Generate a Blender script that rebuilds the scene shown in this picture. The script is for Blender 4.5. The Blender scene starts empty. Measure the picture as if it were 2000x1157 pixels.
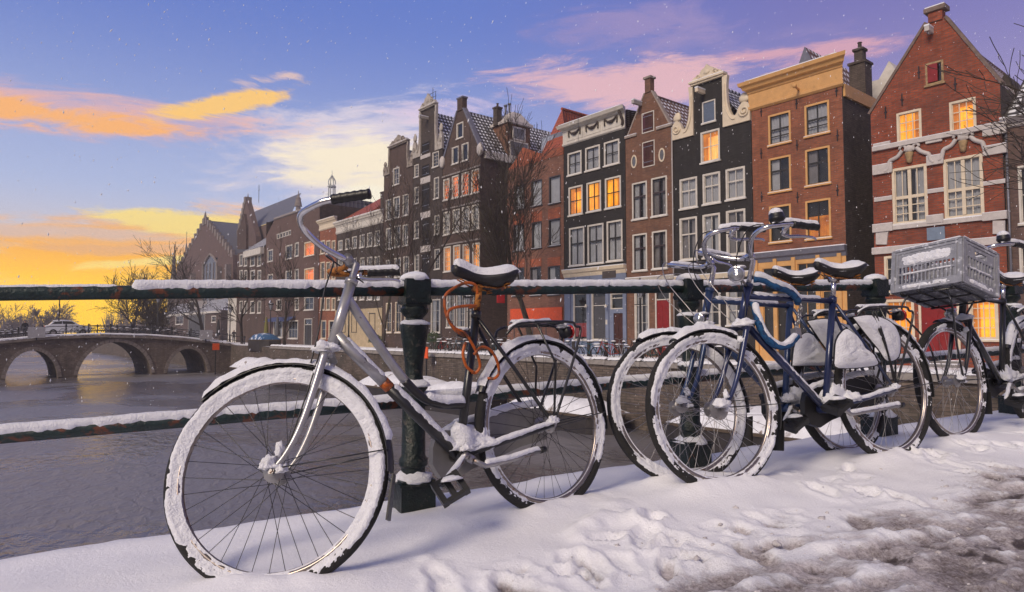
import bpy, bmesh, math, random
from mathutils import Vector as V, Matrix, noise
R_ = math.radians
sc = bpy.context.scene
col = sc.collection
rng = random.Random(7)

# ------------------------------------------------------------------ camera
FPX, EYE, HOR = 1333.0, 0.79, 650.0            # focal length in photo pixels, eye height, horizon row
TH = math.atan2(2640, FPX)                     # heading measured from the railing (world X)
PI_ = math.atan2(HOR - 578.5, FPX)             # slight upward tilt
CF = V((math.cos(TH)*math.cos(PI_), math.sin(TH)*math.cos(PI_), math.sin(PI_)))
CR = V((math.sin(TH), -math.cos(TH), 0))
CU = CR.cross(CF)
CAMP = V((0, 0, EYE))
cam = bpy.data.cameras.new('camera')
cam.sensor_width = 36.0
cam.lens = 36.0*FPX/2000.0
cam.clip_start, cam.clip_end = 0.05, 6000
co = bpy.data.objects.new('camera', cam); col.objects.link(co)
co.matrix_world = Matrix.Translation(CAMP) @ Matrix((CR, CU, -CF)).transposed().to_4x4()
sc.camera = co

# ------------------------------------------------------------------ sky
SUN_EL, SUN_AZ_VEC = R_(36), V((-0.90, -0.44, 0)).normalized()
w = bpy.data.worlds.new('World'); sc.world = w; w.use_nodes = True
nt = w.node_tree; N = nt.nodes; LK = nt.links
for n in list(N): N.remove(n)
def _in(sock, v):
    if isinstance(v, bpy.types.NodeSocket): sock.id_data.links.new(v, sock)
    elif v is not None: sock.default_value = v
def nmath(op, a, b=None, c=None, tree=None):
    t = tree or nt
    n = t.nodes.new('ShaderNodeMath'); n.operation = op
    _in(n.inputs[0], a); _in(n.inputs[1], b)
    if c is not None: _in(n.inputs[2], c)
    return n.outputs[0]
def nmix(fac, a, b, tree=None, bt='MIX'):
    t = tree or nt
    n = t.nodes.new('ShaderNodeMix'); n.data_type = 'RGBA'; n.blend_type = bt
    _in(n.inputs[0], fac); _in(n.inputs[6], a); _in(n.inputs[7], b)
    return n.outputs[2]
def nsmooth(x, lo, hi, tree=None):
    t = tree or nt
    n = t.nodes.new('ShaderNodeMapRange'); n.interpolation_type = 'SMOOTHSTEP'
    _in(n.inputs[0], x); n.inputs[1].default_value = lo; n.inputs[2].default_value = hi
    return n.outputs[0]
def nnoise(vec, scale, detail=4, rough=.55, dist=0, tree=None):
    t = tree or nt
    n = t.nodes.new('ShaderNodeTexNoise'); _in(n.inputs['Vector'], vec)
    n.inputs['Scale'].default_value = scale; n.inputs['Detail'].default_value = detail
    n.inputs['Roughness'].default_value = rough; n.inputs['Distortion'].default_value = dist
    return n.outputs[0]
def C4(c): return (c[0], c[1], c[2], 1)
def srgb(r, g, b):
    f = lambda x: ((x/255+.055)/1.055)**2.4 if x > 10 else x/255/12.92
    return (f(r), f(g), f(b))
def build_sky():
    tc = N.new('ShaderNodeTexCoord')
    # direction in the sky expressed around the canal axis: a = sideways angle, e = elevation (degrees)
    def dot(v):
        n = N.new('ShaderNodeVectorMath'); n.operation = 'DOT_PRODUCT'
        LK.new(tc.outputs['Generated'], n.inputs[0]); n.inputs[1].default_value = v; return n.outputs['Value']
    hf = V((math.cos(TH), math.sin(TH), 0))
    a = nmath('MULTIPLY', nmath('ARCTAN2', dot(CR), dot(hf)), 57.2958)
    e = nmath('MULTIPLY', nmath('ARCSINE', dot((0, 0, 1))), 57.2958)
    cmb = N.new('ShaderNodeCombineXYZ'); LK.new(nmath('MULTIPLY', a, .035), cmb.inputs[0]); LK.new(nmath('MULTIPLY', e, .085), cmb.inputs[1])
    ae = cmb.outputs[0]
    n1 = nnoise(ae, 1.6, 6, .58, .4)        # billows, stretched sideways
    n2 = nnoise(ae, 4.2, 8, .66, .35)
    wob = nmath('MULTIPLY', nmath('SUBTRACT', n1, .5), 1.0)
    wob2 = nmath('MULTIPLY', nmath('SUBTRACT', n2, .5), 1.0)
    def px(x): return math.degrees(math.atan2(x-1000, FPX))
    def py(y, x=700): return math.degrees(math.atan2(HOR-y, math.hypot(FPX, x-1000)))
    # clear sky: deep blue high up, paler low, more violet away from the sunset
    eb = nsmooth(e, 3, 27)
    side = nsmooth(a, -8, 30)
    low = nmix(side, C4(srgb(190, 202, 230)), C4(srgb(190, 174, 204)))
    high = nmix(side, C4(srgb(96, 122, 198)), C4(srgb(112, 110, 178)))
    sky = nmix(eb, low, high)
    eh = nsmooth(e, 28, 75)                # overhead: the even grey-white of a snow sky
    sky = nmix(eh, sky, C4(srgb(142, 133, 128)))
    cmb2 = N.new('ShaderNodeCombineXYZ'); LK.new(nmath('MULTIPLY', a, .030), cmb2.inputs[0]); LK.new(nmath('ADD', nmath('MULTIPLY', e, .13), nmath('MULTIPLY', a, -.006)), cmb2.inputs[1])
    n3 = nmath('ADD', nmath('MULTIPLY', nnoise(cmb2.outputs[0], 2.6, 9, .66, .9), .75), nmath('MULTIPLY', nnoise(cmb2.outputs[0], 9.0, 6, .68, .6), .25))      # fine streaks
    def band(cx, cy, wx, wy, tilt=0, wa=5, cut=.55, gain=.75, edge=.22):
        edge *= .8
        """cloud bank centred on a pixel of the photo, sizes in degrees; streaky noise eats into it"""
        da = nmath('SUBTRACT', a, px(cx)); de = nmath('SUBTRACT', e, py(cy, cx))
        de = nmath('SUBTRACT', de, nmath('MULTIPLY', da, tilt))
        de = nmath('ADD', de, nmath('MULTIPLY', wob, wa))
        q = nmath('ADD', nmath('POWER', nmath('ABSOLUTE', nmath('DIVIDE', da, wx)), 2), nmath('POWER', nmath('ABSOLUTE', nmath('DIVIDE', de, wy)), 2))
        g = nmath('EXPONENT', nmath('MULTIPLY', q, -1))
        v = nmath('ADD', nmath('MULTIPLY', g, gain), nmath('MULTIPLY', nmath('SUBTRACT', n3, .5), 1.5)); v = nmath('ADD', v, .31)
        return nmath('MULTIPLY', nsmooth(v, cut, cut+edge), nsmooth(g, .03, .3))
    def put(sky, m, c, k=1.0): return nmix(nmath('MULTIPLY', m, k), sky, C4(c))
    # pale veil above the far roofs, pink and violet banks over the near houses
    sky = put(sky, band(720, 335, 12.5, 6.0, -.03, 7, .46, .60, .5), srgb(230, 217, 224), .9)
    sky = put(sky, band(690, 330, 10, 3.4, .02, 6, .56, .6, .35), srgb(255, 240, 208), .9)
    sky = put(sky, band(700, 395, 8, 1.6, .02, 5, .66, .6, .3), srgb(255, 246, 222), .8)
    sky = put(sky, band(880, 215, 10, 2.2, .08, 6, .66, .55, .4), srgb(222, 200, 224), .75)
    sky = put(sky, band(1380, 60, 16, 3.6, -.10, 8, .62, .6, .4), srgb(160, 142, 188), .7)
    sky = put(sky, band(1590, 85, 10, 1.8, -.05, 6, .64, .65, .35), srgb(222, 166, 176), .8)
    sky = put(sky, band(1250, 160, 13, 2.3, -.08, 6, .54, .6, .35), srgb(240, 188, 186), .8)
    sky = put(sky, band(1560, 130, 5, .7, 0, 3, .62, .65, .3), srgb(250, 190, 150), .8)
    # thin gilded streak
    sky = put(sky, band(160, 225, 17, 1.9, .05, 3, .56, .60, .4), srgb(226, 178, 176), .85)
    sky = put(sky, band(110, 228, 14, 1.2, .05, 3, .60, .60, .3), srgb(252, 180, 104), .95)
    sky = put(sky, band(440, 193, 7, 1.1, .36, 2.5, .56, .62, .3), srgb(255, 202, 108), .95)
    sky = put(sky, band(520, 138, 4, .8, .08, 4, .66, .6, .3), srgb(246, 206, 180), .75)
    # sunset at the end of the canal
    sa = nmath('DIVIDE', nmath('ABSOLUTE', nmath('SUBTRACT', a, px(140))), 22)
    near = nmath('SUBTRACT', 1, nsmooth(sa, .25, 1.15))
    sky = put(sky, nmath('MULTIPLY', nsmooth(e, 11.5, 2.0), near), srgb(244, 206, 160), .75)
    sky = put(sky, band(200, 455, 17, 2.2, .05, 5, .55, .6, .4), srgb(255, 182, 76), .9)
    sky = put(sky, band(150, 510, 15, 1.8, .03, 3, .52, .65, .4), tuple(1.1*x for x in srgb(255, 178, 24)), .95)
    sky = put(sky, band(90, 448, 11, .7, .02, 3, .60, .65, .35), srgb(214, 192, 186), .7)
    sky = put(sky, band(230, 482, 9, .55, .05, 2.5, .62, .65, .35), srgb(232, 176, 128), .7)
    sky = put(sky, band(330, 430, 8, 1.1, -.05, 3, .60, .65, .3), srgb(255, 226, 130), .95)
    sky = put(sky, band(330, 505, 8, .5, .12, 2, .60, .65, .3), srgb(255, 236, 150), .8)
    sky = put(sky, nmath('MULTIPLY', nsmooth(e, 6.2, 2.6), nmath('SUBTRACT', 1, nsmooth(sa, .2, .85))), tuple(1.25*x for x in srgb(255, 200, 8)), .97)
    # the same dusk colours go on all round the horizon away from the sun
    back = nsmooth(nmath('ABSOLUTE', a), 60, 110)
    sky = put(sky, nmath('MULTIPLY', back, nsmooth(e, 40, 0)), srgb(148, 137, 131), .85)
    ni = N.new('ShaderNodeTexSky'); ni.sky_type = 'NISHITA'; ni.sun_disc = False
    ni.sun_elevation = SUN_EL; ni.sun_rotation = math.atan2(SUN_AZ_VEC.x, SUN_AZ_VEC.y)
    bg1 = N.new('ShaderNodeBackground'); LK.new(ni.outputs[0], bg1.inputs[0]); bg1.inputs[1].default_value = 0.004
    bg2 = N.new('ShaderNodeBackground'); LK.new(sky, bg2.inputs[0]); bg2.inputs[1].default_value = 1.0
    add = N.new('ShaderNodeAddShader'); LK.new(bg1.outputs[0], add.inputs[0]); LK.new(bg2.outputs[0], add.inputs[1])
    out = N.new('ShaderNodeOutputWorld'); LK.new(add.outputs[0], out.inputs[0])
build_sky()

# ------------------------------------------------------------------ sun (thin cloud: very soft)
sl = bpy.data.lights.new('sun', 'SUN'); sl.energy = 2.7; sl.angle = R_(22); sl.color = (1.0, .84, .65)
so = bpy.data.objects.new('sun', sl); col.objects.link(so)
sd = SUN_AZ_VEC*math.cos(SUN_EL) + V((0, 0, math.sin(SUN_EL)))
so.rotation_euler = sd.to_track_quat('Z', 'Y').to_euler()
vs = sc.view_settings
sc.display_settings.display_device = 'sRGB'
vs.view_transform = 'Standard'; vs.look = 'None'; vs.gamma = 1; vs.use_curve_mapping = False
vs.exposure = 0.06
sc.render.engine = 'CYCLES'
sc.cycles.use_denoising = True; sc.cycles.use_adaptive_sampling = True; sc.cycles.adaptive_threshold = .025
sc.cycles.max_bounces = 5; sc.cycles.diffuse_bounces = 3; sc.cycles.glossy_bounces = 3; sc.cycles.transparent_max_bounces = 24
sc.cycles.volume_bounces = 1

# ------------------------------------------------------------------ materials
MATS = {}
def mat(name, c, rough=.6, metal=0, var=.12, vs_=6, c2=None, c2s=3, c2t=.5, c2w=.1, bump=0, bs=60, spec=.5, emit=None, es=1, detail=4, coat=0):
    """procedural material: colour with noise variation, optional second colour in noise patches, noise bump"""
    if name in MATS: return MATS[name]
    m = bpy.data.materials.new(name); m.use_nodes = True; t = m.node_tree
    p = t.nodes['Principled BSDF']; tc = t.nodes.new('ShaderNodeTexCoord').outputs['Object']
    f = nnoise(tc, vs_, 5, .6, 0, t)
    k = nsmooth(f, .25, .75, t)
    lo = tuple(x*(1-var) for x in c); hi = tuple(min(1, x*(1+var)) for x in c)
    cc = nmix(k, C4(lo), C4(hi), t)
    if c2 is not None:
        f2 = nnoise(tc, c2s, detail, .62, .3, t)
        cc = nmix(nsmooth(f2, c2t, c2t+c2w, t), cc, C4(c2), t)
    t.links.new(cc, p.inputs['Base Color'])
    p.inputs['Roughness'].default_value = rough; p.inputs['Metallic'].default_value = metal
    p.inputs['Specular IOR Level'].default_value = spec
    p.inputs['Coat Weight'].default_value = coat
    if emit is not None:
        p.inputs['Emission Color'].default_value = C4(emit); p.inputs['Emission Strength'].default_value = es
    if bump:
        b = t.nodes.new('ShaderNodeBump'); b.inputs['Strength'].default_value = bump; b.inputs['Distance'].default_value = .02
        t.links.new(nnoise(tc, bs, 5, .6, 0, t), b.inputs['Height']); t.links.new(b.outputs[0], p.inputs['Normal'])
    MATS[name] = m
    return m
def brick_mat(name, c, c2, mortar, var=.5, scale=1.0, dirt=(.04, .03, .03), bump=.35):
    if name in MATS: return MATS[name]
    m = bpy.data.materials.new(name); m.use_nodes = True; t = m.node_tree
    p = t.nodes['Principled BSDF']; tc = t.nodes.new('ShaderNodeTexCoord').outputs['Object']
    sp = t.nodes.new('ShaderNodeSeparateXYZ'); t.links.new(tc, sp.inputs[0])
    cb = t.nodes.new('ShaderNodeCombineXYZ')
    t.links.new(nmath('ADD', sp.outputs[0], sp.outputs[1], tree=t), cb.inputs[0]); t.links.new(sp.outputs[2], cb.inputs[1])
    b = t.nodes.new('ShaderNodeTexBrick'); t.links.new(cb.outputs[0], b.inputs['Vector'])
    b.inputs['Scale'].default_value = 1; b.inputs['Brick Width'].default_value = .23*scale; b.inputs['Row Height'].default_value = .075*scale
    b.inputs['Mortar Size'].default_value = .009*scale; b.inputs['Mortar Smooth'].default_value = .3
    b.inputs['Color1'].default_value = C4(c); b.inputs['Color2'].default_value = C4(c2); b.inputs['Mortar'].default_value = C4(mortar)
    f = nsmooth(nnoise(tc, .55, 6, .65, .3, t), .38, .72, t)
    cc = nmix(nmath('MULTIPLY', f, .55, tree=t), b.outputs[0], C4(dirt), t)
    f2 = nsmooth(nnoise(tc, 2.6, 5, .7, 0, t), .3, .7, t)
    cc = nmix(f2, nmix(1.0, cc, C4((1-var*.5,)*3), t, 'MULTIPLY'), cc, t)
    mp = t.nodes.new('ShaderNodeMapping'); t.links.new(tc, mp.inputs[0]); mp.inputs['Scale'].default_value = (2.2, 2.2, .28)
    f3 = nsmooth(nnoise(mp.outputs[0], 1.0, 6, .7, .4, t), .46, .70, t)
    cc = nmix(nmath('MULTIPLY', f3, .5, tree=t), cc, C4(tuple(x*.45 for x in c)), t)
    f4 = nsmooth(nnoise(mp.outputs[0], 1.7, 5, .7, .2, t), .58, .75, t)
    cc = nmix(nmath('MULTIPLY', f4, .28, tree=t), cc, C4(tuple(min(1, x*1.5+.06) for x in c2)), t)
    mq = t.nodes.new('ShaderNodeMapping'); t.links.new(tc, mq.inputs[0]); mq.inputs['Scale'].default_value = (1.6, 1.6, 9.0)
    f5 = nsmooth(nnoise(mq.outputs[0], 1.5, 5, .75, .1, t), .25, .75, t)
    cc = nmix(f5, nmix(1.0, cc, C4((.62, .60, .60)), t, 'MULTIPLY'), nmix(1.0, cc, C4((1.28, 1.24, 1.2)), t, 'MULTIPLY'), t)
    t.links.new(cc, p.inputs['Base Color']); p.inputs['Roughness'].default_value = .85
    bp = t.nodes.new('ShaderNodeBump'); bp.inputs['Strength'].default_value = bump; bp.inputs['Distance'].default_value = .015; bp.invert = True
    t.links.new(b.outputs[1], bp.inputs['Height']); t.links.new(bp.outputs[0], p.inputs['Normal'])
    MATS[name] = m
    return m
def tile_mat(name, c, c2, snow=.5, tw=.26, th=.3):
    """pantiles: rounded columns and stepped rows in bump, a dab of snow caught at the foot of each tile"""
    if name in MATS: return MATS[name]
    m = bpy.data.materials.new(name); m.use_nodes = True; t = m.node_tree
    p = t.nodes['Principled BSDF']; uv = t.nodes.new('ShaderNodeUVMap'); sp = t.nodes.new('ShaderNodeSeparateXYZ')
    t.links.new(uv.outputs[0], sp.inputs[0])
    u = nmath('FRACT', nmath('DIVIDE', sp.outputs[0], tw, tree=t), tree=t); v = nmath('FRACT', nmath('DIVIDE', sp.outputs[1], th, tree=t), tree=t)
    uu = nmath('ABSOLUTE', nmath('SUBTRACT', u, .5, tree=t), tree=t)
    hgt = nmath('SUBTRACT', nmath('SUBTRACT', 1, nmath('MULTIPLY', nmath('POWER', uu, 2, tree=t), 4, tree=t), tree=t), nmath('MULTIPLY', v, .7, tree=t), tree=t)
    n1 = nnoise(uv.outputs[0], 1.2, 5, .65, 0, t); n2 = nnoise(uv.outputs[0], 7, 4, .6, 0, t)
    cc = nmix(nsmooth(n2, .3, .7, t), C4(c), C4(c2), t)
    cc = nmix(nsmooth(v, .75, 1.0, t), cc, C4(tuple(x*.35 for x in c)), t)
    spot = nmath('MULTIPLY', nsmooth(uu, .36, .2, t), nmath('MULTIPLY', nsmooth(v, .12, .3, t), nsmooth(v, .85, .55, t), tree=t), tree=t)
    thr = 1.0-snow
    sm = nmath('MULTIPLY', spot, nsmooth(nmath('ADD', nmath('MULTIPLY', n1, .8, tree=t), nmath('MULTIPLY', n2, .2, tree=t), tree=t), thr-.08, thr+.08, t), tree=t)
    cc = nmix(sm, cc, C4((.82, .84, .9)), t)
    t.links.new(cc, p.inputs['Base Color']); p.inputs['Roughness'].default_value = .6
    bp = t.nodes.new('ShaderNodeBump'); bp.inputs['Strength'].default_value = .9; bp.inputs['Distance'].default_value = .06
    t.links.new(hgt, bp.inputs['Height']); t.links.new(bp.outputs[0], p.inputs['Normal'])
    MATS[name] = m
    return m
SNOW = mat('snow', (.80, .81, .86), .75, 0, .06, 30, bump=.6, bs=130, spec=.3)
FARSNOW = mat('settled_snow', (.78, .79, .84), .8, 0, .08, 2, c2=(.42, .38, .37), c2s=.9, c2t=.56, c2w=.16, bump=.5, bs=4)
BLACK = mat('black_paint', (.012, .012, .014), .35, 0, .3, 14, c2=(.05, .035, .025), c2s=25, c2t=.66, coat=.2)
SILVER = mat('silver_paint', (.40, .395, .40), .34, .6, .18, 12, c2=(.07, .05, .04), c2s=42, c2t=.655, c2w=.04, coat=.2)
CHROME = mat('chrome', (.62, .61, .62), .18, 1, .12, 25, c2=(.22, .12, .06), c2s=40, c2t=.68, c2w=.1)
STEEL = mat('dull_steel', (.34, .33, .33), .4, .9, .2, 20, c2=(.16, .07, .03), c2s=30, c2t=.6)
RUST = mat('rusty_steel', (.42, .16, .03), .7, .2, .35, 30, c2=(.09, .03, .015), c2s=45, c2t=.5, bump=.4, bs=120)
RUBBER = mat('tyre_rubber', (.014, .013, .013), .8, 0, .3, 40, c2=(.10, .09, .09), c2s=50, c2t=.66, bump=.5, bs=160)
PLASTIC = mat('black_plastic', (.010, .010, .011), .42, 0, .2, 20)
BLUEP = mat('dark_blue_paint', (.016, .026, .085), .3, .15, .2, 9, c2=(.10, .10, .14), c2s=30, c2t=.68, coat=.4)
DARKCHROME = mat('rim_metal', (.30, .26, .24), .32, .95, .2, 10, c2=(.20, .10, .05), c2s=22, c2t=.6)
ORANGE = mat('orange_vinyl', (.40, .085, .006), .4, 0, .3, 18, c2=(.12, .035, .012), c2s=16, c2t=.52)
RAILP = mat('railing_paint', (.010, .026, .026), .45, .1, .35, 20, c2=(.13, .04, .018), c2s=17, c2t=.53, c2w=.10, bump=.35, bs=70, detail=8)
POSTP = mat('post_paint', (.004, .011, .010), .4, .1, .45, 26, c2=(.055, .05, .042), c2s=30, c2t=.58, c2w=.08, bump=.4, bs=60, detail=8)
WHITEP = mat('white_paint', (.58, .54, .48), .55, 0, .12, 3, c2=(.36, .33, .29), c2s=6, c2t=.62, c2w=.2)
CREAMP = mat('cream_paint', (.66, .56, .42), .55, 0, .1, 3, c2=(.45, .37, .27), c2s=5, c2t=.62, c2w=.2)
TANP = mat('ochre_paint', (.60, .33, .12), .55, 0, .1, 3, c2=(.40, .23, .08), c2s=4, c2t=.6, c2w=.2)

# ------------------------------------------------------------------ mesh helpers
def nz(p, s=1.0, seed=0.0): return noise.noise(V((p[0]*s+seed*7.31, p[1]*s-seed*3.7, p[2]*s+seed)))
class MB:
    def __init__(s): s.v = []; s.f = []; s.m = []; s.uv = {}
    def add(s, vs, fs, mi=0):
        o = len(s.v); s.v += [tuple(p) for p in vs]; s.f += [tuple(o+i for i in f) for f in fs]; s.m += [mi]*len(fs); return s
    def box(s, x0, x1, y0, y1, z0, z1, mi=0):
        return s.add([(x0,y0,z0),(x1,y0,z0),(x1,y1,z0),(x0,y1,z0),(x0,y0,z1),(x1,y0,z1),(x1,y1,z1),(x0,y1,z1)],
                     [(0,3,2,1),(4,5,6,7),(0,1,5,4),(1,2,6,5),(2,3,7,6),(3,0,4,7)], mi)
    def hexa(s, p, mi=0):                     # eight corners, bottom ring then top ring
        return s.add(p, [(0,3,2,1),(4,5,6,7),(0,1,5,4),(1,2,6,5),(2,3,7,6),(3,0,4,7)], mi)
    def prism(s, pts, y0, y1, mi=0):          # outline in xz pushed along y
        n = len(pts)
        s.add([(x,y0,z) for x,z in pts]+[(x,y1,z) for x,z in pts],
              [tuple(range(n)), tuple(range(2*n-1,n-1,-1))]+[(i,i+n,(i+1)%n+n,(i+1)%n) for i in range(n)], mi); return s
    def prismz(s, pts, z0, z1, mi=0):         # outline in xy pushed up
        n = len(pts)
        s.add([(x,y,z0) for x,y in pts]+[(x,y,z1) for x,y in pts],
              [tuple(range(n-1,-1,-1)), tuple(range(n,2*n))]+[(i,(i+1)%n,(i+1)%n+n,i+n) for i in range(n)], mi); return s
    def tube(s, path, r, n=8, mi=0, cap=True, sq=None):
        P = [V(p) for p in path]; k = len(P)
        rr = r if isinstance(r, (list, tuple)) else [r]*k
        vs = []; up = None
        for i, p in enumerate(P):
            t = (P[min(i+1,k-1)]-P[max(i-1,0)])
            t = t.normalized() if t.length > 1e-9 else V((0,0,1))
            if up is None:
                up = V((0,0,1)) if abs(t.z) < .9 else V((0,1,0))
            a = up-t*up.dot(t)
            if a.length < 1e-4: a = t.orthogonal()
            a.normalize(); b = t.cross(a); up = a
            for j in range(n):
                q = 2*math.pi*j/n
                vs.append(p+(a*math.cos(q)+b*math.sin(q)*(sq or 1))*rr[i])
        fs = [(i*n+j, i*n+(j+1)%n, (i+1)*n+(j+1)%n, (i+1)*n+j) for i in range(k-1) for j in range(n)]
        if cap: fs += [tuple(range(n-1,-1,-1)), tuple(range((k-1)*n, k*n))]
        return s.add(vs, fs, mi)
    def lathe(s, prof, c=(0,0,0), n=16, mi=0, M=None, cap=True):   # (r,z) pairs around z
        vs = []
        for r, z in prof:
            for j in range(n):
                q = 2*math.pi*j/n; p = V((r*math.cos(q), r*math.sin(q), z))
                if M is not None: p = M @ p
                vs.append(p+V(c))
        k = len(prof)
        fs = [(i*n+j, i*n+(j+1)%n, (i+1)*n+(j+1)%n, (i+1)*n+j) for i in range(k-1) for j in range(n)]
        if cap: fs += [tuple(range(n-1,-1,-1)), tuple(range((k-1)*n, k*n))]
        return s.add(vs, fs, mi)
    def ring(s, c, R, ra, rb, n=72, m=10, a0=0, a1=360, mi=0, off=0, fn=None):
        """torus arc in the xz plane, cross-section ra radial by rb sideways, moved sideways by off; fn(angle)->scale"""
        full = abs(a1-a0) >= 359.9; k = n if full else n+1; vs = []
        for i in range(k):
            q = R_(a0+(a1-a0)*i/n); sc_ = fn(q) if fn else 1
            for j in range(m):
                g = 2*math.pi*j/m
                rad = R+ra*math.cos(g)*sc_; y = off+rb*math.sin(g)*sc_
                vs.append((c[0]+rad*math.cos(q), c[1]+y, c[2]+rad*math.sin(q)))
        fs = []
        for i in range(n):
            i2 = (i+1)%k if full else i+1
            fs += [(i*m+j, i*m+(j+1)%m, i2*m+(j+1)%m, i2*m+j) for j in range(m)]
        if not full: fs += [tuple(range(m)), tuple(range((k-1)*m+m-1, (k-1)*m-1, -1))]
        return s.add(vs, fs, mi)
    def blob(s, c, r, seed=0, n=14, m=9, amp=.25, fs_=9, mi=0, flat=.35):
        vs = []; c = V(c); r = (r, r, r) if not isinstance(r, (list, tuple)) else r
        for i in range(m+1):
            ph = math.pi*i/m
            for j in range(n):
                q = 2*math.pi*j/n; d = V((math.sin(ph)*math.cos(q), math.sin(ph)*math.sin(q), math.cos(ph)))
                k = 1+amp*nz(d, 1.7, seed)+amp*.5*nz(d, 4, seed+3)
                z = d.z if d.z > 0 else d.z*flat
                vs.append(c+V((d.x*r[0]*k, d.y*r[1]*k, z*r[2]*k)))
        f = [(i*n+j, (i+1)*n+j, (i+1)*n+(j+1)%n, i*n+(j+1)%n) for i in range(m) for j in range(n)]
        return s.add(vs, f, mi)
    def xf(s, M, start=0):
        for i in range(start, len(s.v)): s.v[i] = tuple(M @ V(s.v[i]))
        return s
    def obj(s, name, mats, parent=None, smooth=False, loc=None, uvf=None):
        me = bpy.data.meshes.new(name); me.from_pydata(s.v, [], s.f)
        ms = mats if isinstance(mats, (list, tuple)) else [mats]
        for m in ms: me.materials.append(m)
        if len(ms) > 1: me.polygons.foreach_set('material_index', s.m)
        if smooth:
            me.polygons.foreach_set('use_smooth', [True]*len(s.f))
        me.update()
        if smooth == 'auto':
            try: me.set_sharp_from_angle(angle=R_(38))
            except Exception: pass
        if uvf:
            uvl = me.uv_layers.new(name='UVMap')
            for li, l in enumerate(me.loops):
                uvl.data[li].uv = uvf(s.v[l.vertex_index])
        o = bpy.data.objects.new(name, me); col.objects.link(o)
        if parent: o.parent = parent
        if loc: o.location = loc
        return o
def tag(o, label=None, cat=None, group=None, kind=None):
    if label: o['label'] = label
    if cat: o['category'] = cat
    if group: o['group'] = group
    if kind: o['kind'] = kind
    return o
def thing(name, label, cat, M=None, group=None):
    o = bpy.data.objects.new(name, None); col.objects.link(o)
    o.empty_display_size = .2
    if M is not None: o.matrix_world = M
    return tag(o, label, cat, group)
def copy_tree(o, parent=None):
    c = o.copy(); col.objects.link(c)
    if parent is not None: c.parent = parent
    for ch in list(o.children): copy_tree(ch, c)
    return c
def rayd(px, py): return CF+CR*((px-1000)/FPX)-CU*((py-578.5)/FPX)
def on_plane(px, py, p0, nrm):
    d = rayd(px, py); return CAMP+d*((V(p0)-CAMP).dot(V(nrm))/d.dot(V(nrm)))
def at_depth(px, py, d): return CAMP+rayd(px, py)*d
def smooth_path(pts, n=6):
    P = [V(p) for p in pts]; out = []
    for i in range(len(P)-1):
        p0, p1, p2, p3 = P[max(i-1,0)], P[i], P[i+1], P[min(i+2,len(P)-1)]
        for k in range(n):
            t = k/n
            out.append(.5*((2*p1)+(p2-p0)*t+(2*p0-5*p1+4*p2-p3)*t*t+(3*p1-p0-3*p2+p3)*t**3))
    out.append(P[-1]); return out
def resample(pts, step):
    P = [V(p) for p in pts]; out = [P[0]]
    for a, b in zip(P, P[1:]):
        k = max(1, int((b-a).length/step))
        out += [a+(b-a)*(i/k) for i in range(1, k+1)]
    return out
UPW = V((0,0,1))
def snow_path(mb, path, r, h, up=UPW, spread=75, n=9, step=.012, seed=0, gaps=0.0, amp=.35, wide=1.0, fr=9):
    """snow lying along the upper side of a bar: a lumpy half-round strip, with gaps where it has dropped off"""
    P = resample(path, step); k = len(P); up = V(up)
    vs = []; live = []
    for i, p in enumerate(P):
        t = (P[min(i+1,k-1)]-P[max(i-1,0)]).normalized()
        s_ = t.cross(up)
        s_ = s_.normalized() if s_.length > 1e-3 else V((0,1,0))
        nrm = s_.cross(t).normalized()
        g = nz(p, fr, seed)+.5*nz(p, fr*2.7, seed+5)
        e = min(1, min(i, k-1-i)*step/max(.6*h, .006)); e = math.sqrt(max(0, 1-(1-e)**2))
        hh = h*max(0.0, 1+amp*g)*e
        if gaps > 0:
            g2 = nz(p, 4.5, seed+11)*.5+.5
            hh *= min(1, max(0, (g2-gaps)/.12))
        live.append(hh)
        for j in range(n):
            sp_ = spread*(.80+.30*nz(p, 38, seed+(3 if j < n/2 else 8))+.18*nz(p, 95, seed+(1 if j < n/2 else 6))); a = R_(-sp_+2*sp_*j/(n-1)); c_ = math.cos(math.pi*(j/(n-1)-.5))
            rad = r*.9+hh*max(0, c_)**.55+(.1*r if hh > 1e-4 else 0)
            jit = 1+.06*nz(p+V((j*.3,0,0)), 60, seed)
            vs.append(p+(nrm*math.cos(a)+s_*math.sin(a)*wide)*rad*jit)
    fs = []
    for i in range(k-1):
        if live[i] < 1e-4 and live[i+1] < 1e-4: continue
        fs += [(i*n+j, (i+1)*n+j, (i+1)*n+j+1, i*n+j+1) for j in range(n-1)]
    mb.add(vs, fs)
    return mb

# ------------------------------------------------------------------ frame of the far bank
DV = V((-.216, .976, 0)).normalized()          # along the canal, away
XD = -DV                                       # along a facade, to its right
ND = V((-XD.y, XD.x, 0)); ND = ND if ND.x > 0 else -ND
B0 = V((24.3, 33.8, 0))
SZ, WZ = -.59, -3.6                            # street and water levels
def FM(s, n=0, z=0):                           # house frame: x along facade, y into the house
    o = B0+XD*s+ND*n; o.z = z
    return Matrix.Translation(o) @ Matrix((XD, ND, V((0,0,1)))).transposed().to_4x4()
def fp(px, py, n=0):                           # photo pixel -> (along facade, height) on the facade plane
    p = on_plane(px, py, B0+ND*n, ND); return (p-B0).dot(XD), p.z
def sstep(a, b, x):
    t = min(1, max(0, (x-a)/(b-a))); return t*t*(3-2*t)

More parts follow.
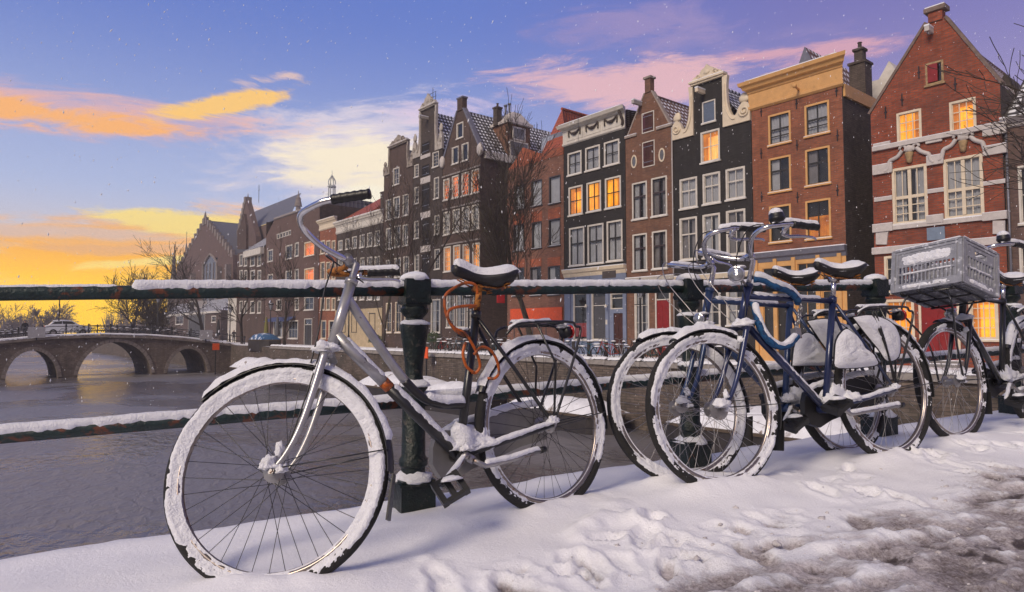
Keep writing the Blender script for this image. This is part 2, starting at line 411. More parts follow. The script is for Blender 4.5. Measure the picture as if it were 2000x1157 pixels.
# ------------------------------------------------------------------ where the bicycles stand
WR = .352
HR, HF = V((0, 0, WR)), V((1.12, 0, WR))
AXP, AXD = V((1.065, 0, WR)), V((-math.cos(R_(67)), 0, math.sin(R_(67))))
def axis_at(z): return V((AXP.x+AXD.x/AXD.z*(z-AXP.z), 0, z))
def bike_matrix(b):
    x, y, yaw, lean, steer, z0, pitch = b
    return Matrix.Translation((x, y, z0)) @ Matrix.Rotation(yaw, 4, 'Z') @ Matrix.Rotation(lean, 4, 'X') @ Matrix.Rotation(-pitch, 4, 'Y')
def steer_matrix(a): return Matrix.Translation(AXP) @ Matrix.Rotation(a, 4, AXD) @ Matrix.Translation(-AXP)
B1 = (1.436, 2.446, 3.357, .148, -.695, .058, -.046)
B2 = (3.306, 2.243, 3.109, .110, -.062, .145, -.039)
B3 = (3.271, 2.46, 3.142, .151, -.244, .129, -.028)
B4 = (5.213, 2.548, 3.277, .055, -.104, .176, -.02)
B5 = (6.35, 2.30, 3.20, .10, -.25, .215, -.03)
WHEELS = []
for b_ in (B1, B2, B3, B4, B5):
    M_ = bike_matrix(b_); S_ = steer_matrix(b_[4])
    for S, x in ((Matrix.Identity(4), 0), (S_, 1.12)):
        a, e = M_ @ S @ V((x, 0, .0)), M_ @ S @ V((x+.1, 0, .0)); d_ = (e-a); d_.z = 0; d_.normalize(); WHEELS.append((a.x, a.y, a.z, d_.x, d_.y))

# ------------------------------------------------------------------ near bridge deck under snow
def deck(x): return .034*x if x < 7 else .238-.05*(x-7) if x < 23 else SZ
FOOT = []
r2 = random.Random(21)
for i in range(95):
    x = r2.uniform(.6, 6.2); y = r2.gauss(1.74+.055*x, .13)
    FOOT.append((x, y, r2.uniform(.05, .13), r2.uniform(.03, .055), r2.uniform(0, 3.14), r2.uniform(.006, .020)))
for i in range(14):
    x = r2.uniform(2.2, 6.0); y = 1.95+.075*x+r2.gauss(0, .05)
    FOOT.append((x, y, r2.uniform(.06, .11), r2.uniform(.03, .05), r2.uniform(0, 3.14), r2.uniform(.008, .018)))
for x, y, s in ((1.46, 2.17, .035), (1.58, 2.12, .03), (1.62, 2.3, .02), (1.35, 2.12, .02)):
    FOOT.append((x, y, .09, .06, .6, -s))
def dirt_at(x, y):
    e = 1.67+.060*x+.12*nz((x, y, 0), 1.1, 2)+.10*nz((x, y, 0), 3.2, 5)
    return 1-sstep(e-.42, e+.16, y)
def snow_h(x, y):
    d = dirt_at(x, y)
    h = deck(x)-.02+.055*sstep(1.4, 2.15, y)-.035*sstep(2.45, 2.9, y)
    h += .010*nz((x, y, 0), 1.6, 1)+.006*nz((x, y, 0), 5, 3)*(1-d)
    # churned strip: clods and ruts stretched along the way people walk
    u, v = x*.62+y*.2, y
    a = nz((u, v, 0), 4.6, 4); b = nz((u, v, 0), 10.5, 6); c_ = nz((u, v, 0), 24, 8); r = 1-2*abs(nz((u, v, 0), 6.3, 15))
    k = sstep(.02, .6, d)
    cl = .024*a+.016*b+.010*c_+.012*r
    kk = sstep(.45, .95, d); cl += kk*(.018*(1-2*abs(nz((x*.45+y*.5, y, 0), 5.5, 21)))+.012*nz((x, y, 0), 17, 22)+.009*nz((x, y, 0), 33, 23))
    h += k*cl
    h += .006*sstep(2.5, 1.9, y)*nz((x, y, 0), 7, 9)
    d = min(1, max(0, d*(1.0-.55*cl/.03)))
    for wx, wy, wz, dx, dy in WHEELS:
        if abs(x-wx) < .45 and abs(y-wy) < .45:
            al = (x-wx)*dx+(y-wy)*dy; pe = -(x-wx)*dy+(y-wy)*dx
            k = math.exp(-(pe/.085)**2-(al/.26)**4); k2 = math.exp(-(pe/.22)**2-(al/.34)**2)
            h += .012*k2
            if h < wz+.054: h += (wz+.054+.010*nz((x, y, 0), 14, 3)-h)*k
    return h, d
def build_deck():
    def axis(spans):
        out = []
        for a, b, s in spans:
            k = int(round((b-a)/s)); out += [a+(b-a)*i/k for i in range(k)]
        return out+[spans[-1][1]]
    xs = axis([(-60, -10, 5), (-10, -1, .5), (-1, 5.2, .0135), (5.2, 7.5, .05), (7.5, 30, 1.5)])
    ys = axis([(-9, 0, 1), (0, 1.05, .07), (1.05, 3.10, .0145)])
    nx, ny = len(xs), len(ys); vs = []; ds = []
    for y in ys:
        for x in xs:
            if -1 <= x <= 7.5 and y > .9: h, d = snow_h(x, y)
            else: h, d = deck(x)+.012*nz((x, y, 0), 2, 4)-.02, dirt_at(x, y) if y > .9 else 1.0
            vs.append([x, y, h]); ds.append(d)
    import bisect
    for fx, fy, a, b, ang, dep in FOOT:
        ca, sa = math.cos(ang), math.sin(ang); rr = max(a, b)*1.9
        for j in range(bisect.bisect_left(ys, fy-rr), bisect.bisect_right(ys, fy+rr)):
            for i in range(bisect.bisect_left(xs, fx-rr), bisect.bisect_right(xs, fx+rr)):
                x, y = xs[i]-fx, ys[j]-fy; u = (x*ca+y*sa)/a; v = (-x*sa+y*ca)/b
                q = math.sqrt(u*u+v*v)*(1+.35*nz((xs[i], ys[j], 0), 22, fx))
                if q < 1.8:
                    k = -dep*(1-sstep(.55, 1.05, q))+dep*.55*sstep(.7, 1.1, q)*(1-sstep(1.1, 1.7, q)) if dep > 0 else -dep*(1-sstep(0, 1.5, q))
                    idx = j*nx+i; vs[idx][2] += k
                    if dep > .0: ds[idx] = min(1, ds[idx]+.35*(1-sstep(.5, 1.1, q))*sstep(2.3, 1.7, fy))
    # the snow edge over the water rounds off and hangs a little
    for i in range(nx):
        for k in range(5):
            j = ny-1-k; e = .030*(1-k/5)**2
            vs[j*nx+i][2] -= e
            vs[j*nx+i][1] += .03*nz((xs[i], 0, 0), 3, 9)+.012*nz((xs[i], 0, 0), 14, 2)
    fs = [(j*nx+i, j*nx+i+1, (j+1)*nx+i+1, (j+1)*nx+i) for j in range(ny-1) for i in range(nx-1)]
    mb = MB(); mb.add(vs, fs)
    base = len(mb.v); mb.add([(vs[(ny-1)*nx+i][0], vs[(ny-1)*nx+i][1]-.01, vs[(ny-1)*nx+i][2]-.16) for i in range(nx)], [])
    mb.f += [((ny-1)*nx+i, (ny-1)*nx+i+1, base+i+1, base+i) for i in range(nx-1)]; mb.m += [0]*(nx-1)
    m = bpy.data.materials.new('trodden_snow'); m.use_nodes = True; t = m.node_tree; p = t.nodes['Principled BSDF']
    at = t.nodes.new('ShaderNodeAttribute'); at.attribute_name = 'slush'; d = at.outputs['Fac']
    tc = t.nodes.new('ShaderNodeTexCoord').outputs['Object']
    n1 = nnoise(tc, 8, 10, .70, .4, t); n2 = nnoise(tc, 75, 8, .74, 0, t); n3 = nnoise(tc, 3.1, 9, .68, .5, t)
    white = nmix(n2, C4((.82, .83, .88)), C4((.88, .88, .92)), t)
    grey = nmix(nsmooth(nmath('ADD', nmath('MULTIPLY', n2, .5, tree=t), nmath('MULTIPLY', n1, .5, tree=t), tree=t), .36, .64, t), C4((.16, .125, .12)), C4((.66, .61, .63)), t)
    dd = nmath('ADD', d, nmath('MULTIPLY', nmath('SUBTRACT', n1, .5, tree=t), 1.25, tree=t), tree=t)
    c = nmix(nsmooth(dd, .34, .72, t), white, grey, t)
    wet = nmath('MULTIPLY', nsmooth(n3, .52, .58, t), nsmooth(dd, .66, .86, t), tree=t)
    c = nmix(wet, c, nmix(n2, C4((.035, .025, .022)), C4((.13, .10, .09)), t), t)
    t.links.new(c, p.inputs['Base Color'])
    t.links.new(nmath('SUBTRACT', .8, nmath('MULTIPLY', wet, .45, tree=t), tree=t), p.inputs['Roughness'])
    b = t.nodes.new('ShaderNodeBump'); b.inputs['Distance'].default_value = .018
    t.links.new(nmath('ADD', .42, nmath('MULTIPLY', d, .58, tree=t), tree=t), b.inputs['Strength'])
    t.links.new(nmath('ADD', n2, n1, tree=t), b.inputs['Height']); t.links.new(b.outputs[0], p.inputs['Normal'])
    o = mb.obj('snowy_pavement', m, None, True)
    av = o.data.attributes.new('slush', 'FLOAT', 'POINT'); av.data.foreach_set('value', ds+[0.0]*nx)
    tag(o, 'snow covered bridge pavement, smooth by the railing and trodden slush further out', kind='structure')
    stone = brick_mat('bridge_stone', (.10, .085, .075), (.14, .115, .10), (.06, .055, .05), .4, 2.2)
    s = MB(); s.box(-60, 30, -8.9, 2.98, -6, -.30); tag(s.obj('near_bridge_wall', stone), kind='structure')
build_deck()
def clods():
    r = random.Random(8); mb = MB()
    for i in range(900):
        x = r.uniform(.3, 5.6); y = 1.02+(1.0+.06*x)*r.random()**.8; h, d = snow_h(x, y)
        if d < .12 and r.random() < .8: continue
        e = .0025+.010*r.random()**5; mb.blob((x, y, h-e*.15), (e*r.uniform(.8, 1.5), e*r.uniform(.8, 1.4), e*r.uniform(.7, 1.1)), i*.37, 8, 5, .5, flat=.8)
    tag(mb.obj('snow_clods', mat('dirty_snow', (.60, .57, .58), .8, 0, .2, 30, c2=(.3, .26, .25), c2s=9, c2t=.5, c2w=.2, bump=.6, bs=90), None, True), 'loose crumbs and clods of kicked-up snow on the slush', 'snow', kind='stuff')
clods()

# ------------------------------------------------------------------ water
def build_water():
    m = bpy.data.materials.new('canal_water'); m.use_nodes = True; t = m.node_tree; p = t.nodes['Principled BSDF']
    tc = t.nodes.new('ShaderNodeTexCoord').outputs['Object']
    mp = t.nodes.new('ShaderNodeMapping'); t.links.new(tc, mp.inputs[0]); mp.inputs['Scale'].default_value = (1, .62, 1); mp.inputs['Rotation'].default_value = (0, 0, .5)
    a = nnoise(mp.outputs[0], 3.1, 3, .5, .6, t); b_ = nnoise(mp.outputs[0], .9, 3, .5, .2, t); g = nnoise(tc, .09, 4, .55, .6, t)
    p.inputs['Base Color'].default_value = (.060, .050, .052, 1); p.inputs['Roughness'].default_value = .16
    t.links.new(nmix(nsmooth(g, .4, .62, t), C4((.082, .076, .082)), C4((.17, .162, .175)), t), p.inputs['Base Color'])
    t.links.new(nmath('ADD', .20, nmath('MULTIPLY', nsmooth(g, .42, .62, t), .22, tree=t), tree=t), p.inputs['Roughness'])
    bm_ = t.nodes.new('ShaderNodeBump'); bm_.inputs['Strength'].default_value = 1.0; bm_.inputs['Distance'].default_value = .065
    t.links.new(nmath('ADD', a, nmath('MULTIPLY', b_, 1.6, tree=t), tree=t), bm_.inputs['Height']); t.links.new(bm_.outputs[0], p.inputs['Normal'])
    s = MB(); s.add([(-240, -20, WZ), (60, -20, WZ), (60, 320, WZ), (-240, 320, WZ)], [(0, 1, 2, 3)])
    tag(s.obj('canal_water', m), 'grey rippled canal water', kind='structure')
    s = MB(); s.add([(-255, -30, WZ-2), (118, -30, WZ-2), (118, 326, WZ-2), (-255, 326, WZ-2)], [(0, 1, 2, 3)])
    tag(s.obj('terrain', FARSNOW), kind='structure')
build_water()

# ------------------------------------------------------------------ far bank street, quay wall, coping
QE = -6.9
def build_quay():
    s0, s1 = -150, 32
    P = lambda s, n, z: (B0.x+XD.x*s+ND.x*n, B0.y+XD.y*s+ND.y*n, z)
    mb = MB(); nx, ny = 180, 14; vs = []
    for j in range(ny+1):
        n = QE+.02+(6.9+1.5)*j/ny
        for i in range(nx+1):
            s = s0+(s1-s0)*i/nx
            vs.append(P(s, n, SZ+.03*nz((s, n, 0), .8, 2)))
    mb.add(vs, [(j*(nx+1)+i, (j+1)*(nx+1)+i, (j+1)*(nx+1)+i+1, j*(nx+1)+i+1) for j in range(ny) for i in range(nx)])
    tag(mb.obj('quay_street', FARSNOW, None, True), 'snowy brick street along the far bank', kind='structure')
    g = MB(); g.add([P(s0, 1.4, SZ-.01), P(s1, 1.4, SZ-.01), P(s1, 60, SZ-.01), P(s0, 60, SZ-.01)], [(0, 1, 2, 3)])
    tag(g.obj('ground_behind_houses', FARSNOW), kind='structure')
    wall = brick_mat('quay_brick', (.13, .10, .085), (.20, .16, .135), (.07, .06, .055), .6, 1.6, (.03, .035, .025))
    root = thing('quay_wall', 'dark brick quay wall with snowy coping above the water', 'wall', Matrix.Identity(4))
    w_ = MB(); 
    for a in range(int(s0), int(s1), 6):
        w_.hexa([P(a, QE, WZ-1), P(a+6, QE, WZ-1), P(a+6, 1, WZ-1), P(a, 1, WZ-1), P(a, QE, SZ-.05), P(a+6, QE, SZ-.05), P(a+6, 1, SZ-.05), P(a, 1, SZ-.05)])
    w_.obj('wall', wall, root)
    stone = mat('coping_stone', (.26, .235, .22), .8, 0, .25, 3, bump=.4, bs=15)
    st = MB(); st.box(-.52, .52, -.10, .38, -.16, .06); st_o = None
    sn = MB(); snow_path(sn, [(-.5, .14, .04), (.5, .14, .04)], .13, .05, wide=1.7, step=.1, n=7, seed=3); 
    for k in range(62):
        s = 26-k*1.06-.0
        o = st.obj('coping_stone', stone, root) if st_o is None else bpy.data.objects.new('coping_stone', st_o.data)
        if st_o is not None: col.objects.link(o); o.parent = root
        else: st_o = o
        o.matrix_world = FM(s, QE, SZ+rng.uniform(-.012, .012))
        q = sn.obj('snow', SNOW, o, True) if k == 0 else bpy.data.objects.new('snow', sn_o.data)
        if k: col.objects.link(q); q.parent = o
        else: sn_o = q
build_quay()

# ------------------------------------------------------------------ iron railing on the near bridge
RY = 2.87
POSTX = [-2.135, -.583+0.0, .969, 2.523, 4.077, 5.63, 7.18]
POSTX = [.969+1.554*k for k in (-2, 0, 1, 2, 3, 4)]
def rail_z(x): return .942+.0355*x
def build_railing():
    root = thing('bridge_railing', 'dark green iron bridge railing with rusty bars under a ridge of snow', 'railing', Matrix.Identity(4))
    P = POSTX
    xs = [-6.5]+[p for p in P if p > -1]+[9.0]
    for i in range(len(xs)-1):
        a, b = xs[i], xs[i+1]
        for nm, dz, rad, h in (('top_rail', 0, .0255, .021), ('lower_rail', -.487, .0245, .018)):
            path = [(x, RY, rail_z(x)+dz) for x in [a+(b-a)*k/12 for k in range(13)]]
            mb = MB(); mb.tube(path, rad, 16); r = mb.obj(nm, RAILP, root, True)
            sn = MB()
            if nm == 'top_rail' and i == 0:      # the snow has been wiped off towards the far end
                snow_path(sn, [(x, RY, rail_z(x)+dz) for x in (-.12, b)], rad, h, seed=2, amp=.12, step=.012)
                sn.obj('snow', SNOW, r, True); sn = MB()
                snow_path(sn, [(x, RY, rail_z(x)+dz) for x in (-6.4, -.16)], rad, h*.22, seed=4, amp=.6, gaps=.0, step=.015, spread=40)
            else: snow_path(sn, path, rad, h, seed=i+dz, amp=.14, step=.014)
            sn.obj('snow', SNOW, r, True)
    prof = [(.052, .13), (.052, .20), (.062, .21), (.062, .235), (.052, .25), (.050, .50), (.046, .53), (.060, .545), (.060, .565), (.044, .575),
            (.038, .60), (.041, .66), (.052, .74), (.061, .80), (.064, .825), (.060, .838), (.042, .845), (.038, .86), (.050, .872), (.060, .885), (.062, .90), (.056, .91), (.058, .918)]
    for k, x in enumerate(P):
        z0 = deck(x)-.02
        sc_ = (rail_z(x)+.05-z0)/1.035
        mb = MB(); mb.lathe([(r, z*sc_) for r, z in prof], (0, 0, 0), 20)
        p = mb.obj('post', POSTP, root, 'auto', (x, RY, z0))
        mb = MB(); mb.box(-.076, .076, -.076, .076, -.05, .15); mb.box(-.085, .085, -.085, .085, .128, .138); mb.obj('base_block', POSTP, p)
        mb = MB(); c0 = .918*sc_; mb.box(-.056, .056, -.056, .056, c0, c0+.112); mb.box(-.060, .060, -.060, .060, c0+.008, c0+.022); mb.obj('cap_block', POSTP, p)
        for bl in (((0, 0, c0+.112), (.068, .066, .035), k, .12), ((0, -.004, .14), (.085, .083, .045), k+9, .25), ((0, -.003, .832*sc_), (.066, .066, .022), k+5, .15), ((0, -.01, .56*sc_), (.066, .066, .03), k+7, .2), ((0, 0, -.005), (.17, .13, .03), k+3, .25)):
            mb = MB(); mb.blob(bl[0], bl[1], bl[2], 20, 9, bl[3]); mb.obj('snow', SNOW, p, True)
build_railing()

# ------------------------------------------------------------------ bicycles
LENS = mat('lamp_lens', (.32, .33, .35), .08, .6, .05, 30, spec=1)
REDL = mat('red_reflector', (.45, .012, .012), .2, 0, .1, 10)
LEATHER = mat('saddle_vinyl', (.012, .011, .012), .38, 0, .3, 30, bump=.25, bs=90)
GUARD = mat('guard_plastic', (.014, .014, .016), .5, 0, .2, 20)
BLUEL = mat('blue_textile', (.006, .07, .19), .75, 0, .25, 40, c2=(.004, .03, .10), c2s=50, c2t=.5, bump=.4, bs=150)
def make_wheel(par, name, c, SM, opt, seed):
    """tyre, rim, spokes, hub and the snow plastered on the side that faces the street"""
    X = lambda mb: mb.xf(SM)
    mb = MB(); mb.ring(c, .332, .0205, .021, 96, 12); wh = X(mb).obj(name, RUBBER, par, True)
    wh['label'] = opt.get('wl', 'spoked wheel with a black tyre caked in snow')
    mb = MB(); mb.ring(c, .305, .010, .0155, 96, 8); mb.ring(c, .297, .006, .011, 96, 6); X(mb).obj('rim', opt.get('rim', DARKCHROME), wh, True)
    mb = MB(); n = 36
    for i in range(n):
        side = 1 if i % 2 else -1; a = 2*math.pi*i/n; b = a+(R_(52) if (i//2) % 2 else -R_(52))
        p0 = V(c)+V((.030*math.cos(b), side*.030, .030*math.sin(b))); p1 = V(c)+V((.297*math.cos(a), side*.002, .297*math.sin(a)))
        mb.tube([p0, p1], .00115, 4, cap=False)
    X(mb).obj('spokes', opt.get('spoke', STEEL), wh, True)
    mb = MB(); My = Matrix.Rotation(-math.pi/2, 4, 'X'); hr = opt.get('hub', .030)
    mb.lathe([(.006, -.072), (.006, -.046), (.014, -.045), (.034, -.033), (.034, -.029), (.018, -.025), (.018, .025), (hr+.004, .029), (hr+.004, .034), (hr*.6, .045), (.006, .046), (.006, .07)], c, 16, M=My)
    mb.lathe([(.011, .058), (.011, .066)], c, 6, M=My)
    X(mb).obj('hub', opt.get('hubm', STEEL), wh, 'auto')
    mb = MB(); w0, cov = opt.get('snow', (.5, .0)); na, nr = 330, 13; vs = []
    for i in range(na):
        q = 2*math.pi*i/na; cq, sq_ = math.cos(q), math.sin(q)
        lowf = .5+1.05*noise.noise(V((cq*1.9, sq_*1.9, seed+20)))+.35*noise.noise(V((cq*6, sq_*6, seed+3)))
        for j in range(nr):
            t = j/(nr-1); rho = .293+t*.0585; dr = (rho-.332)/.0205
            ys = .021*math.sqrt(max(0, 1-dr*dr)) if rho > .318 else .0145
            pp = V((cq*rho, 0, sq_*rho))
            g = .85*lowf-.12+.28*noise.noise(pp*26+V((0, seed, 0)))+.26*noise.noise(pp*62+V((seed, 0, 0)))+.22*noise.noise(pp*140)
            g += w0+.16*sq_-1.5*abs(t-.50)**1.5-(1.6*max(0, t-.80)/.2)-cov
            th = .013*max(-.3, min(1, g))
            vs.append((c[0]+rho*cq, ys-.001+th, c[2]+rho*sq_))
    mb.add(vs, [(i*nr+j, ((i+1) % na)*nr+j, ((i+1) % na)*nr+j+1, i*nr+j+1) for i in range(na) for j in range(nr-1)])
    X(mb).obj('snow', SNOW, wh, True)
    return wh
def fender(par, name, c, a0, a1, SM, m, seed, snow=.016, w=.026, r=.368, sa=None):
    mb = MB(); n = 60; vs = []
    for i in range(n+1):
        q = R_(a0+(a1-a0)*i/n)
        for j in range(9):
            g = -1+2*j/8; rr = r-.016*g*g
            vs.append((c[0]+rr*math.cos(q), c[1]+w*g, c[2]+rr*math.sin(q)))
        for j in range(9):
            g = 1-2*j/8; rr = r-.016*g*g-.0022
            vs.append((c[0]+rr*math.cos(q), c[1]+w*g*.95, c[2]+rr*math.sin(q)))
    mb.add(vs, [(i*18+j, i*18+(j+1) % 18, (i+1)*18+(j+1) % 18, (i+1)*18+j) for i in range(n) for j in range(18)])
    f = mb.xf(SM).obj(name, m, par, True)
    s0, s1 = sa or (a0+4, min(a1, 160)); sn = MB()
    path = [V((c[0]+(r-.010)*math.cos(R_(q)), c[1]+.003, c[2]+(r-.010)*math.sin(R_(q)))) for q in [s0+(s1-s0)*k/50 for k in range(51)]]
    P = resample(path, .012); k_ = len(P); vs = []; nn = 9
    for i, p in enumerate(P):
        rad = (p-V(c)).normalized(); e = min(1, min(i, k_-1-i)*.012/.03); e = math.sqrt(max(0, 1-(1-e)**2))
        hh = snow*(.75+.55*nz(p, 8, seed)+.45*nz(p, 24, seed+2))*e
        for j in range(nn):
            a = -1+2*j/(nn-1); y = a*(w+.004)*(.86+.30*nz(p+V((a*.02, 0, 0)), 34, seed+(2 if a > 0 else 7))+.2*nz(p, 85, seed+(4 if a > 0 else 9))); q = rad*(.010-.012*a*a+hh*max(0, 1-a*a)**.5)
            vs.append(p+q+V((0, y, 0)))
    sn.add(vs, [(i*nn+j, (i+1)*nn+j, (i+1)*nn+j+1, i*nn+j+1) for i in range(k_-1) for j in range(nn-1)])
    sn.xf(SM).obj('snow', SNOW, f, True)
    return f
def saddle(par, c, L=.275, wr=.098, seed=0, snow=.03, springs=True, tilt=0):
    """cross-sections from the nose (+x) to the broad back"""
    def sect(t, off, n=14):
        w_ = .022+(wr-.022)*sstep(.30, .80, t)*(1-.25*sstep(.93, 1, t)); zt = .012*math.cos(t*6.0)-.01*sstep(.0, .15, 1-abs(t*2-1))*0
        zt += .012*sstep(.75, 1, t); x = L*(.5-t); out = []
        dr = .030+.018*sstep(.4, .8, t)
        if t < .02: w_ *= .6; dr *= .7
        if t > .98: w_ *= .85
        for j in range(n):
            a = 2*math.pi*j/n; y = math.cos(a); z = math.sin(a)
            out.append((x, y*(w_+off), zt+(z*.014 if z > 0 else z*dr)+off*(1 if z > 0 else 0)))
        return out
    n = 14; T = [i/22 for i in range(23)]
    M = Matrix.Translation(c) @ Matrix.Rotation(tilt, 4, 'Y')
    mb = MB(); vs = [p for t in T for p in sect(t, 0)]
    mb.add(vs, [(i*n+j, i*n+(j+1) % n, (i+1)*n+(j+1) % n, (i+1)*n+j) for i in range(22) for j in range(n)]+[tuple(range(n-1, -1, -1)), tuple(range(22*n, 23*n))])
    o = mb.xf(M).obj('saddle', LEATHER, par, True)
    mb = MB(); vs = []; m = 13
    for i, t in enumerate(T):
        if t < .05: tt = .05
        else: tt = t
        w_ = (.022+(wr-.022)*sstep(.30, .80, tt))*.93; x = L*(.5-tt); e = math.sqrt(max(0, 1-abs(2*t-1)**7))
        for j in range(m):
            a = -1+2*j/(m-1); zt = .012*math.cos(tt*6.0)+.012*sstep(.75, 1, tt)
            p = V((x, a*w_*(1+.12*nz((x, a, 0), 18, seed)), 0))
            h = snow*(1+.3*nz((x*8, a, 0), 1.5, seed))*max(0, 1-abs(a)**2.6)**.6*e
            vs.append((x, p.y, zt+.013*(1-a*a*.9)-.012*abs(a)**6+h+.002+.003*nz(p, 40, seed)))
    mb.add(vs, [(i*m+j, (i+1)*m+j, (i+1)*m+j+1, i*m+j+1) for i in range(22) for j in range(m-1)])
    mb.xf(M).obj('snow', SNOW, o, True)
    mb = MB()
    for s in (-1, 1):
        mb.tube([(.11, s*.008, -.03), (.03, s*.018, -.052), (-.06, s*.03, -.05), (-.10, s*.06, -.035)], .0035, 6)
        mb.tube([(-.085+.012*math.cos(k*.9), s*.062+.012*math.sin(k*.9), -.055+.0022*k) for k in range(22)], .003, 5)
    mb.xf(M).obj('saddle_spring', RUST, o, True)
    return o
def handlebar(par, stem, SM, m, seed, snow_grips=True, lever=('near',), bell=False, wide=1.0, gripm=None, stemm=None, rust_far=False):
    half = [(0, 0, 0), (.02, .04, 0), (.07, .10, .025), (.105, .17, .06), (.095, .235, .078), (.03, .272, .083), (-.02, .283, .082), (-.145, .300, .066)]
    pre = bpy.data.objects
    bar = None
    for s, nm in ((1, 'near'), (-1, 'far')):
        pts = [V((x, y*s*wide, z))+stem for x, y, z in half]; path = smooth_path(pts, 7)
        k = len(path); cut = int(k*.86)
        mb = MB(); mb.tube(path[:cut+2], .0111, 12)
        o = mb.xf(SM).obj('handlebar' if bar is None else 'handlebar_arm', RUST if (rust_far and s < 0) else m, par if bar is None else bar, True)
        if bar is None: bar = o
        g = path[cut-1:]; mb = MB(); mb.tube(resample(g, .006), [.0165+(.0013*math.sin(i*1.9)) for i in range(len(resample(g, .006)))], 14)
        gr = mb.xf(SM).obj('grip', gripm or PLASTIC, bar, True)
        if snow_grips:
            sn = MB(); Pg = [SM @ p for p in path]
            snow_path(sn, Pg[cut-1 if (nm == 'near' and snow_grips == 'far') else int(k*.62):], .0165, .012 if not (nm == 'near' and snow_grips == 'far') else .0001, seed=seed+s, amp=.3, step=.008)
            if not (nm == 'near' and snow_grips == 'far'): sn.obj('snow', SNOW, bar, True)
        if nm in lever:
            b0 = path[int(k*.80)]; g1 = path[-1]
            mb = MB(); mb.tube([b0, b0+V((.01, -s*.02, -.02)), b0+V((.012, -s*.032, -.035))], [.013, .011, .012], 10)
            mb.tube(smooth_path([b0+V((.014, -s*.035, -.034)), b0+V((-.02, -s*.03, -.048)), b0+V((-.075, -s*.012, -.052)), b0+V((-.125, s*.0, -.060)), b0+V((-.14, s*.004, -.072))], 5),
                    [.010]*4+[.0085]*6+[.0065]*8+[.005]*3, 8, sq=.6)
            mb.xf(SM).obj('brake_lever', CHROME, bar, True)
    mb = MB(); q0 = axis_at(stem.z-.13); mb.tube([q0, axis_at(stem.z-.02), stem+V((-.005, 0, -.004)), stem+V((.012, 0, .0))], [.0125, .013, .017, .017], 12)
    mb.tube([stem+V((0, -.028, 0)), stem+V((0, .028, 0))], .0175, 12)
    mb.xf(SM).obj('stem', stemm or m, bar, True)
    if bell:
        c = stem+V((.045, .262*wide, .118)); mb = MB()
        mb.lathe([(.0, .036), (.014, .034), (.026, .026), (.033, .012), (.034, .0), (.036, -.002), (.036, -.008), (.030, -.020), (.014, -.028), (.008, -.036)], c, 20)
        b = mb.xf(SM).obj('bell', PLASTIC, bar, True); sn = MB(); sn.blob(SM @ (c+V((0, 0, .018))), (.031, .031, .026), seed, 16, 8, .1); sn.obj('snow', SNOW, b, True)
    return bar
def bars(par, name, segs, m, smooth=True):
    mb = MB()
    for path, r in segs: mb.tube(path, r, 12)
    return mb.obj(name, m, par, smooth)
def snow_part(par, items, seed=0):
    """one lump or ridge of snow per child"""
    for k, it in enumerate(items):
        mb = MB()
        if len(it) == 2:
            mb.blob(it[0], tuple(q*.88 for q in it[1]), seed+k*3.3, 26, 16, .5)
            for i_ in range(len(mb.v)): p_ = V(mb.v[i_]); mb.v[i_] = tuple(p_+(p_-V(it[0])).normalized()*(.004*nz(p_, 90, seed)+.0025*nz(p_, 200, seed+1)))
        else: snow_path(mb, it[0], it[1], it[2], seed=seed+k, up=it[3] if len(it) > 3 else UPW, amp=.45, step=.008, gaps=.18)
        mb.obj('snow', SNOW, par, True)
def pedal(par, c, seed, tilt=.2):
    M = Matrix.Translation(c) @ Matrix.Rotation(tilt, 4, 'X') @ Matrix.Rotation(.5, 4, 'Y')
    mb = MB(); mb.box(-.052, -.032, -.048, .048, -.015, .015); mb.box(.032, .052, -.048, .048, -.015, .015); mb.box(-.032, .032, -.048, -.034, -.011, .011); mb.box(-.032, .032, .034, .048, -.011, .011); mb.box(-.010, .010, -.04, .04, -.009, .009)
    p = mb.xf(M).obj('pedal', PLASTIC, par)
    sn = MB(); sn.blob(V(c)+V((0, .01, .030)), (.042, .03, .014), seed, 14, 8, .3); sn.obj('snow', SNOW, p, True)
